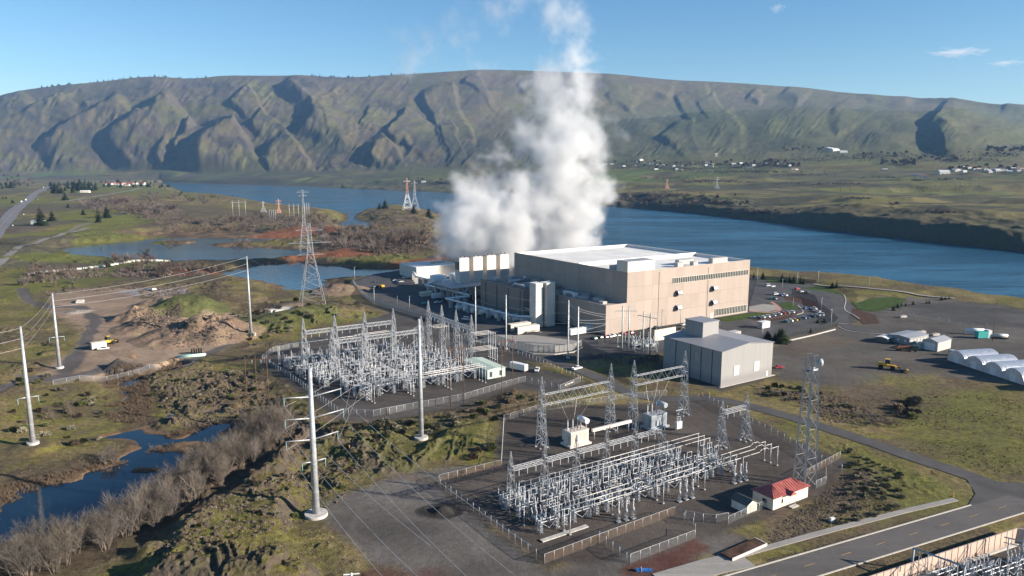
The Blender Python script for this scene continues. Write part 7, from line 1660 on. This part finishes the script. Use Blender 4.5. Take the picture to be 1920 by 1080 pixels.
for x, y, t_ in ((1438,640,618),(1452,640,622),(1460,641,614),(1465,642,613),(1519,624,612),(1533,606,596),(1545,604,597)): con(x, y, t_, 'young fir along the black car park fence', 'firs along the black fence', None, 2.2)
for k in range(70):
    x = random.choice((random.uniform(232, 305), random.uniform(586, 668), random.uniform(690, 795), random.uniform(90, 235), random.uniform(310, 400))); j = np.interp(x, [p[0] for p in SKYLINE], [p[1] for p in SKYLINE]); i_ = np.interp(x, colx, np.arange(len(colx))); Yr = float(np.interp(x, colx, rY))-random.uniform(0, 160)
    Xr = (x-960)/FPX*CA*Yr; hh_ = random.uniform(16, 34); CON.put((Xr, Yr, Hs(Xr, Yr)-3), (hh_/10*1.5, hh_/10*1.5, hh_/10), 'tiny conifer on the skyline of the left ridge', 'conifers on the ridge skyline')
# far bank: farm trees and houses
HOUSE_W = M('white_house_wall', (.56,.54,.50), .8); HOUSE_R = [M('grey_shingle_roof', (.16,.155,.15), .8), M('brown_shingle_roof', (.20,.11,.08), .8), M('pale_metal_roof', (.55,.55,.55), .5)]
def house(px, py, L, W, E_, lb, gp, roof=0, wall=None):
    p = T(px, py)
    if not p: return
    shed(lb, (p[0], p[1], p[2]-.4), random.uniform(-.5, .6), L, W, E_, E_+W*.28, wall or HOUSE_W, HOUSE_R[roof], 'house', 'farmhouse', wins=(('s', L*.2, 1.2, L*.2, 1.4, GLASS), ('s', L*.6, 1.2, L*.2, 1.4, GLASS)), group=gp)
random.seed(5)
for k in range(36): house(random.choice((random.uniform(1130, 1340), random.uniform(1180, 1500))), random.gauss(311, 4), random.uniform(11, 20), random.uniform(8, 12), random.uniform(3.5, 5.5), 'small pale house in the village across the river', 'houses of the far village', k % 3)
for k in range(26): house(random.uniform(1785, 1925), random.gauss(320, 2.5), random.uniform(12, 26), random.uniform(8, 13), random.uniform(4, 6), 'small pale house among the farms at the right edge across the river', 'houses at the right edge across the river', k % 3)
for x, y, L, W, e, r, lb in ((1562,284,46,26,9,2,'white farm complex on the far slope, largest hall'),(1552,281,30,18,8,2,'white farm hall behind the largest one on the far slope'),(1575,287,34,16,7,2,'white farm hall before the largest one on the far slope'),(1762,327,34,20,9,2,'white barn on the far green plain'),(1722,333,26,14,5,1,'pinkish farmhouse left of the white barn on the far plain'),(1708,330,34,12,5,0,'long dark shed left of the white barn on the far plain'),(1655,320,16,10,5,2,'white house below the two round brown tree clumps'),(790,343,18,12,6,2,'lone pale house on the far shore left of the steam'),(1341,293,10,10,12,2,'white round-looking tower house above the far village'),(1200,302,20,12,7,2,'white church-like house at the upper edge of the far village')):
    house(x, y, L, W, e, lb, 'single buildings across the river', r)
for k in range(16): 
    x, y = G(random.uniform(192, 265), random.uniform(345, 350), 5); shed('red roofed house at the far end of the left shore', (x, y, Hs(x, y)), random.uniform(-.5, .5), 22, 13, 5, 9, HOUSE_W, M('red_tile_roof', (.30,.085,.06), .8), 'house', 'shore_house', wins=(('s', 3, 1.5, 4, 1.6, GLASS),), group='houses on the left shore')
x, y = G(150, 365, 8); shed('white roofed house behind the left conifers', (x, y, Hs(x, y)), .1, 26, 12, 4.5, 7, CREAM, ROOFW, 'house', 'shore_house', wins=(('s', 3, 1.5, 4, 1.6, GLASS),)); x, y = G(58, 424, 4); shed('grey open sided shelter beside the motorway', (x, y, Hs(x, y)), .1, 18, 8, 4.5, 6, SAGE, ROOFGREY, 'shed', 'shelter')
def farp(P, n):
    out = []; t_ = 0
    while len(out) < n and t_ < n*4:
        t_ += 1; xs = [p[0] for p in P]; ys = [p[1] for p in P]; p = T(random.uniform(min(xs), max(xs)), random.uniform(min(ys), max(ys)))
        if p: out.append((p[0], p[1], p[2]-.5))
    return out
for P, n, s0, s1, lb, gp in (([(1100,304),(1340,316)], 60, 1.6, 2.6, 'bare tree among the houses of the far village', 'trees of the far village'), ([(1360,302),(1500,314)], 44, 1.8, 2.8, 'grey tree in the row right of the far village', 'trees right of the far village'), ([(1648,304),(1716,311)], 26, 2.2, 3.2, 'russet tree in the two round clumps on the far plain', 'trees of the russet clumps'), ([(1850,278),(1925,286)], 40, 2.2, 3.2, 'dark tree in the wood below the right foothills', 'trees of the right foothill wood'), ([(1460,278),(1560,284)], 24, 2.0, 3.0, 'pale bare tree beside the white farm complex', 'trees by the white farm'), ([(1600,286),(1900,302)], 60, 1.6, 2.6, 'bare tree scattered on the plain below the right foothills', 'trees on the right plain'), ([(1780,312),(1925,320)], 30, 1.6, 2.6, 'tree between the farms at the right edge', 'trees at the right edge farms'), ([(740,335),(860,345)], 24, 1.4, 2.4, 'dark bush on the far shore left of the steam', 'bushes on the far left shore'), ([(1190,366),(1420,392)], 40, 1.0, 1.8, 'dark bush on the far bank below the plain', 'bushes on the far bank')):
    for p in farp(P, n*2//3): FARM.put(p, random.uniform(s0, s1), lb, gp, None, 1 if 'dark' in lb else None)
# rough grass, stones and sagebrush too many to count, as one cover each
def scatter(name, lb_regions, mats, build):
    pass
def cover(name, pts, mat, size, n_leaf, blade, wf=.28):
    q = random.Random(9); m_v, m_f = [], []
    for (x, y, z), s in pts:
        for _ in range(n_leaf):
            a = q.uniform(0, 6.28); r = s*q.random(); px, py = x+r*math.cos(a), y+r*math.sin(a); d = Vector((q.uniform(-.7, .7), q.uniform(-.7, .7), 1)).normalized()*blade*q.uniform(.6, 1.3)*s; w = Vector((math.cos(a+1.5), math.sin(a+1.5), 0))*s*wf*q.uniform(.5, 1.2); k = len(m_v); b = Vector((px, py, z-.05))
            m_v += [tuple(b-w), tuple(b+w), tuple(b+d+w*.3), tuple(b+d-w*.3)]; m_f.append((k, k+1, k+2, k+3))
    me = bpy.data.meshes.new(name); me.from_pydata(m_v, [], m_f); me.materials.append(mat); o = obj(name, me); o['kind'] = 'stuff'; return o
def stones(name, pts, mat):
    q = random.Random(4); v, f = [], []
    for (x, y, z), s in pts:
        k = len(v)
        for dx, dy, dz in ((-1,-1,-.4),(1,-1,-.4),(1,1,-.4),(-1,1,-.4),(-.7,-.7,.7),(.7,-.6,.9),(.6,.7,.6),(-.6,.7,.8)): v.append((x+dx*s*q.uniform(.6, 1.1), y+dy*s*q.uniform(.6, 1.1), z+dz*s*q.uniform(.7, 1.2)))
        f += [(k,k+3,k+2,k+1),(k+4,k+5,k+6,k+7),(k,k+1,k+5,k+4),(k+1,k+2,k+6,k+5),(k+2,k+3,k+7,k+6),(k+3,k,k+4,k+7)]
    me = bpy.data.meshes.new(name); me.from_pydata(v, [], f); me.materials.append(mat); o = obj(name, me); o['kind'] = 'stuff'; return o
def keep(ps):
    x, y = np.array([q[0] for q in ps]), np.array([q[1] for q in ps]); k = (fbm(x/17, y/17, 3, 171) > .46+.07*rng.random(len(x))) & (np.array([q[2] for q in ps]) > -2.7)
    for P_ in FL: k &= polysd(x, y, P_) > 1.5
    k &= linesd(x, y, ROADC)[0] > 5.5
    return [q for q, b in zip(ps, k) if b]
# hedges and copses on the far plain, read as dark streaks
pts = []
for cx, cy, w_, h_, n in ((1180,312,70,5,260),(1290,306,60,4,200),(1300,316,120,3,300),(1390,322,110,3,260),(1440,309,60,4,160),(1500,300,90,4,240),(1600,296,110,6,300),(1700,292,120,6,320),(1800,300,110,6,300),(1880,290,60,6,260),(1890,318,50,3,160),(1250,334,60,3,100),(1330,340,80,3,120),(1500,328,60,2,80),(1640,333,60,2,60),(1790,336,50,2,40),(1560,345,90,2,60),(1720,338,14,2,50),(1230,366,90,6,260),(1330,380,90,5,200),(1420,398,60,5,120),(1180,374,50,5,120),(760,348,90,4,160),(680,345,60,4,120),(1490,272,40,5,100),(1150,290,60,5,200),(1680,382,12,2,30),(1760,398,40,2,40),(1600,372,30,2,30)):
    for _ in range(n):
        p = T(random.gauss(cx, w_*.45), random.gauss(cy, h_*.45), .012)
        if p: pts.append(((p[0], p[1], p[2]-.3), random.uniform(2.0, 5.0)))
cover('hedgerows', pts, bark('grey_brown_hedge', (.085,.072,.062)), .5, 12, .8, .16)
MEADOWS = [([(0,700),(240,700),(300,840),(120,900),(0,900)], 3200), ([(430,940),(700,850),(930,780),(930,850),(760,880),(640,930),(600,980),(700,1075),(260,1075)], 3600), ([(560,780),(900,760),(1010,738),(1000,765),(680,860)], 1600), ([(1440,720),(1925,740),(1925,900),(1780,870),(1560,790)], 4200), ([(1580,840),(1790,930),(1440,1020),(1440,985),(1560,930)], 3000), ([(270,700),(560,680),(640,790),(420,800),(280,770)], 2200), ([(500,560),(700,570),(720,585),(560,640),(440,640)], 1200)]
FL = [poly_ for poly_ in (A_SUBA, A_SUBB, A_LOT, A_SITE, A_DIRT, A_FIELD)]
ROADC = [G(*p) for p in A_ROADA]
pts = []
for P, n in MEADOWS: pts += [(p, random.uniform(.2, .6)) for p in keep(inpoly(P, n))]
random.shuffle(pts); a_, b_ = len(pts)//2, len(pts)*4//5
cover('grass', pts[:a_], M('olive_grass', (.165,.148,.045), .9, 0, .2, .3, .1), .5, 8, .45); cover('dry_grass', pts[a_:b_], M('straw_grass', (.23,.18,.095), .9, 0, .2, .3, .1), .5, 8, .5); cover('undergrowth', pts[b_:], M('brown_undergrowth', (.12,.09,.062), .9, 0, .2, .3, .1), .5, 8, .6)
pts = []
for P, n in (([(600,440),(690,432),(800,450),(832,470),(720,480),(600,464)], 900), ([(150,385),(230,378),(330,398),(360,412),(260,412),(160,400)], 700), ([(250,405),(330,398),(360,425),(310,434),(260,420)], 300), ([(350,420),(480,412),(600,405),(640,425),(500,432),(370,432)], 700), ([(260,366),(420,374),(470,386),(400,390),(290,388)], 500), ([(690,396),(822,396),(830,442),(730,436)], 900), ([(60,500),(130,505),(250,505),(400,505),(390,518),(180,522),(40,535)], 320), ([(0,334),(75,337),(70,350),(0,352)], 400), ([(860,455),(1000,470),(990,480),(860,474)], 100)):
    pts += [(p, random.uniform(1.2, 3.4)) for p in inpoly(P, n, -2) if p[2] > -4.6 or p[1] > 1300]
cover('scrub', pts, bark('mauve_scrub', (.135,.105,.092)), .5, 18, .85, .10)
pts = []
for P, n, s0, s1 in (([(430,940),(560,880),(700,860),(640,940),(420,1075),(260,1075)], 500, .15, .6), ([(1590,890),(1640,880),(1600,960),(1440,1030),(1440,1000)], 1600, .1, .3), ([(190,880),(60,925),(40,915),(190,870)], 260, .2, .6), ([(1400,720),(1590,745),(1680,790),(1560,790)], 500, .2, .7), ([(250,600),(345,590),(330,625),(250,620)], 1100, .25, .8), ([(300,640),(430,600),(440,640),(330,655)], 500, .2, .7), ([(260,545),(350,530),(340,550),(270,560)], 700, .3, .9), ([(280,700),(460,690),(540,780),(320,790)], 900, .2, .7), ([(1440,1065),(1800,955),(1810,952),(1440,1048)], 700, .1, .22), ([(80,545),(260,535),(260,541),(90,552)], 260, .4, .9)):
    pts += [(p, random.uniform(s0, s1)) for p in inpoly(P, n)]
stones('boulders', pts, M('brown_basalt', (.135,.105,.085), .9, 0, .25, .7, .1))
q_ = [p for P in ([(-40,930),(60,900),(300,820),(460,780),(470,840),(300,960),(-40,1060)], [(200,690),(340,680),(345,700),(260,800),(200,800)]) for p in inpoly(P, 5200, -3)]
x_, y_ = np.array([a[0] for a in q_]), np.array([a[1] for a in q_]); s_ = np.minimum(polysd(x_, y_, W_CREEK), polysd(x_, y_, W_CREEK2)); n_ = fbm(x_/8, y_/8, 3, 177)
cover('reeds', [((a[0], a[1], max(a[2], -3.1)), random.uniform(.5, 1.1)) for a, b, c in zip(q_, s_, n_) if (-2.5 < b < 7 and c > .44) or (-6 < b <= -2.5 and c > .60)], bark('tan_reeds', (.165,.120,.082)), .5, 14, .9, .09)
# cattle specks on the far plain
cowm = MB(); cowm.ball((0, 0, 1.1), .55, .9); cowm.tube((-.9, 0, 1.15), (.8, 0, 1.15), .45, .4); cowm.tube((.8, 0, 1.2), (1.4, 0, 1.35), .25, .18)
for x in (-.7, .6):
    for y in (-.25, .25): cowm.tube((x, y, 0), (x, y, .9), .1, .13, n=6)
cme = cowm.me('cow', M('black_cow_coat', (.02,.018,.016), .8))
for k in range(22):
    x = random.gauss(1725, 28) if k % 2 else random.gauss(1800, 24); p = T(x, random.choice((359, 360, 353, 349, 351))+random.uniform(-1, 1))
    if p: o = obj('cow', cme, None, p, random.uniform(0, 6)); o.scale = (1.6,)*3; tag(o, 'dark cow grazing on the far green plain', 'cow', 'cattle on the far plain')
# ================================================================== steam
def steam(name, blobs, z0, vox, dens, seed):
    """blobs: picture x, y, radius in picture units, depth offset, weight - turned into real places above the cooling stacks"""
    B = []
    for px, py, r, Yd, w in blobs:
        Yd = Yd+50
        dep = Yd*CA-(0)*SA; xx = (px-960)/FPX*Yd*1.0
        zz = zat(0, Yd, py); dpt = Yd*CA-(zz-CAM_H)*SA; xx = (px-960)/FPX*dpt; rad = r*1.42/FPX*dpt
        B.append((xx, Yd, zz, rad, w))
    mn = [min(b[i]-b[3]*1.35 for b in B) for i in range(3)]; mx = [max(b[i]+b[3]*1.35 for b in B) for i in range(3)]
    ng = bpy.data.node_groups.new(name, 'GeometryNodeTree'); ng.interface.new_socket('Geometry', in_out='OUTPUT', socket_type='NodeSocketGeometry')
    n = ng.nodes; L = ng.links
    def mth(op, a, b=None, c=None, clamp=False):
        m = n.new('ShaderNodeMath'); m.operation = op; m.use_clamp = clamp
        for i, v in enumerate((a, b, c)):
            if v is None: continue
            if isinstance(v, (int, float)): m.inputs[i].default_value = v
            else: L.new(v, m.inputs[i])
        return m.outputs[0]
    pos = n.new('GeometryNodeInputPosition').outputs[0]
    def nz(scale, detail, off):
        a = n.new('ShaderNodeVectorMath'); a.operation = 'ADD'; L.new(pos, a.inputs[0]); a.inputs[1].default_value = off
        t = n.new('ShaderNodeTexNoise'); t.inputs['Scale'].default_value = scale; t.inputs['Detail'].default_value = detail; t.inputs['Roughness'].default_value = .58; L.new(a.outputs[0], t.inputs['Vector']); return t
    w1 = nz(.022, 5, (seed, 3, 0)); sub = n.new('ShaderNodeVectorMath'); sub.operation = 'SUBTRACT'; L.new(w1.outputs['Color'], sub.inputs[0]); sub.inputs[1].default_value = (.5, .5, .5)
    sc = n.new('ShaderNodeVectorMath'); sc.operation = 'SCALE'; L.new(sub.outputs[0], sc.inputs[0]); sc.inputs['Scale'].default_value = 38.0
    wp = n.new('ShaderNodeVectorMath'); wp.operation = 'ADD'; L.new(pos, wp.inputs[0]); L.new(sc.outputs[0], wp.inputs[1]); wp = wp.outputs[0]
    acc = None
    for x, y, z, r, w in B:
        d = n.new('ShaderNodeVectorMath'); d.operation = 'DISTANCE'; L.new(wp, d.inputs[0]); d.inputs[1].default_value = (x, y, z)
        f = mth('MULTIPLY', mth('SUBTRACT', 1.0, mth('DIVIDE', d.outputs['Value'], r)), w)
        acc = f if acc is None else mth('SMOOTH_MAX', acc, f, .08)
    vn = n.new('ShaderNodeTexVoronoi'); vn.feature = 'F1'; vn.inputs['Scale'].default_value = .075; L.new(wp, vn.inputs['Vector']); 
    if 'Detail' in vn.inputs: vn.inputs['Detail'].default_value = 2.0; vn.inputs['Roughness'].default_value = .5
    nb = nz(.05, 6, (9, seed, 4)).outputs[0] if 'Fac' not in nz(.05, 1, (0, 0, 0)).outputs else nz(.05, 6, (9, seed, 4)).outputs['Fac']
    fb = nz(.15, 4, (2, seed, 7)).outputs[0]
    nb = mth('MULTIPLY_ADD', mth('SUBTRACT', fb, .5), .30, nb)
    e = mth('ADD', acc, mth('ADD', mth('MULTIPLY', mth('SUBTRACT', nb, .5), 1.35), mth('MULTIPLY', mth('SUBTRACT', .55, vn.outputs['Distance']), .14)))
    den = mth('MULTIPLY', mth('POWER', mth('MULTIPLY_ADD', e, 2.8, -.36, True), 1.45), mth('GREATER_THAN', acc, -.3))
    # thinner as it rises
    sz = n.new('ShaderNodeSeparateXYZ'); L.new(pos, sz.inputs[0]); mr_ = n.new('ShaderNodeMapRange'); L.new(sz.outputs[2], mr_.inputs[0]); mr_.inputs[1].default_value = 60; mr_.inputs[2].default_value = 290; mr_.inputs[3].default_value = 1.0; mr_.inputs[4].default_value = .2
    den = mth('MULTIPLY', den, mr_.outputs[0])
    vc = n.new('GeometryNodeVolumeCube'); L.new(den, vc.inputs['Density']); vc.inputs['Min'].default_value = mn; vc.inputs['Max'].default_value = mx
    for i, k in enumerate('XYZ'): vc.inputs['Resolution '+k].default_value = max(8, int((mx[i]-mn[i])/vox))
    sm_ = n.new('GeometryNodeSetMaterial'); L.new(vc.outputs[0], sm_.inputs[0])
    m, t = nt('white_steam'); o = t.nodes.new('ShaderNodeOutputMaterial'); v = t.nodes.new('ShaderNodeVolumePrincipled'); v.inputs['Color'].default_value = (.955, .958, .965, 1); v.inputs['Density'].default_value = dens; v.inputs['Anisotropy'].default_value = .15
    t.links.new(v.outputs[0], o.inputs['Volume']); m.cycles.volume_step_rate = 1.0
    sm_.inputs['Material'].default_value = m; go = n.new('NodeGroupOutput'); L.new(sm_.outputs[0], go.inputs[0])
    vd = bpy.data.volumes.new(name); vd.materials.append(m); ob = bpy.data.objects.new(name, vd); COL.objects.link(ob); md = ob.modifiers.new('billows', 'NODES'); md.node_group = ng; ob['kind'] = 'stuff'
    return ob
S = []
for bx, by in ((868, 478), (895, 476), (922, 474), (880, 470)): S.append((bx, by, 22, 585, 1.0))
S += [(962,455,44,592,1.2),(965,420,42,594,1.15),(975,385,38,598,1.0),(980,350,36,602,.8),(945,300,30,604,.35),(850,455,32,585,.95),(895,448,44,588,1.1),(860,415,44,585,.95),(905,408,50,592,1.1),(845,385,34,590,.7),(880,365,44,595,.75),(930,440,40,592,.9),(925,375,44,600,.8),(900,335,34,605,.5),(950,345,36,605,.6),
      (990,455,26,605,.95),(1000,440,28,605,.95),(975,460,20,605,.9),(1030,440,42,612,1.1),(1075,440,44,615,1.15),(1105,445,26,615,.8),(1020,390,52,615,1.0),(1080,390,58,618,1.1),(1115,360,42,620,.8),(1140,350,26,620,.4),(1040,340,54,620,.95),(1000,350,40,615,.6),(1085,330,50,622,.9),
      (1045,290,56,625,1.0),(1075,270,54,628,1.15),(1040,255,34,628,.9),(985,265,36,628,.6),(1110,290,34,630,.6),(1140,250,26,632,.3),(975,240,26,630,.35),
      (1010,205,42,640,.55),(1050,190,50,640,.7),(1090,180,44,640,.6),(1030,165,48,645,.7),(1085,150,44,645,.6),(985,205,36,640,.4),(1070,110,46,650,.55),(1090,85,40,652,.5),(1060,60,42,655,.5),(1040,20,44,660,.55),(1010,-20,46,665,.6),(985,0,40,665,.4),(950,10,36,670,.3),(1090,120,34,650,.35)]
steam('steam', S, 28, 1.25, .075, 3.0)
steam('wisp_of_steam', [(770,95,40,700,.45),(800,75,36,700,.4),(840,60,40,700,.35),(880,40,40,700,.5),(760,110,24,700,.35),(905,130,40,690,.25),(930,20,36,690,.4)], 60, 3.0, .05, 8.0)
# small clouds far beyond the hills
def cloud(px, py, w, h, Yd, seed):
    zz = zat(0, Yd, py); xx = (px-960)/FPX*(Yd*CA-(zz-CAM_H)*SA); s = Yd/FPX
    m = MB(); m.ball((0, 0, 0), 1.0, 1.0, 16); me = m.me('cloud', cloud_m); o = obj('cloud', me, None, (xx, Yd, zz)); o.scale = (w*s, w*s*.7, h*s); o['kind'] = 'stuff'; return o
cloud_m, t_c = nt('cloud_vapour'); o_c = t_c.nodes.new('ShaderNodeOutputMaterial'); v_c = t_c.nodes.new('ShaderNodeVolumePrincipled'); v_c.inputs['Color'].default_value = (.98,.97,.98,1)
co_c = objco(t_c); ln = t_c.nodes.new('ShaderNodeVectorMath'); ln.operation = 'LENGTH'; t_c.links.new(co_c, ln.inputs[0])
nz_c = noise(t_c, co_c, 2.2, 5, .6, .6); mx_c = N(t_c, 'ShaderNodeMath', _operation='SUBTRACT'); t_c.links.new(ramp(t_c, nz_c, .3, .75, .1, 1.25), mx_c.inputs[0]); t_c.links.new(ln.outputs['Value'], mx_c.inputs[1])
t_c.links.new(ramp(t_c, mx_c.outputs[0], 0, .6, 0, .0016), v_c.inputs['Density']); t_c.links.new(v_c.outputs[0], o_c.inputs['Volume'])
for a in ((1795,98,66,11,30500,1),(1885,118,40,8,30500,2),(1457,15,18,13,30500,3)): cloud(*a)
# ================================================================== the air
def air():
    hb = bmesh.new(); bmesh.ops.create_cube(hb, size=1.0)
    for v in hb.verts: v.co = Vector((v.co.x*60000, -500+(v.co.y+.5)*28500, -19+(v.co.z+.5)*1250))
    me = bpy.data.meshes.new('haze'); hb.to_mesh(me); hb.free()
    m, t = nt('hazy_air'); o = t.nodes.new('ShaderNodeOutputMaterial'); v = t.nodes.new('ShaderNodeVolumePrincipled')
    v.inputs['Color'].default_value = (0.30, 0.57, 1.0, 1); v.inputs['Density'].default_value = HAZE; v.inputs['Anisotropy'].default_value = 0.0
    t.links.new(v.outputs[0], o.inputs['Volume']); me.materials.append(m)
    o = bpy.data.objects.new('haze', me); scene.collection.objects.link(o); o['kind'] = 'stuff'
HAZE = 2.6e-5
air()
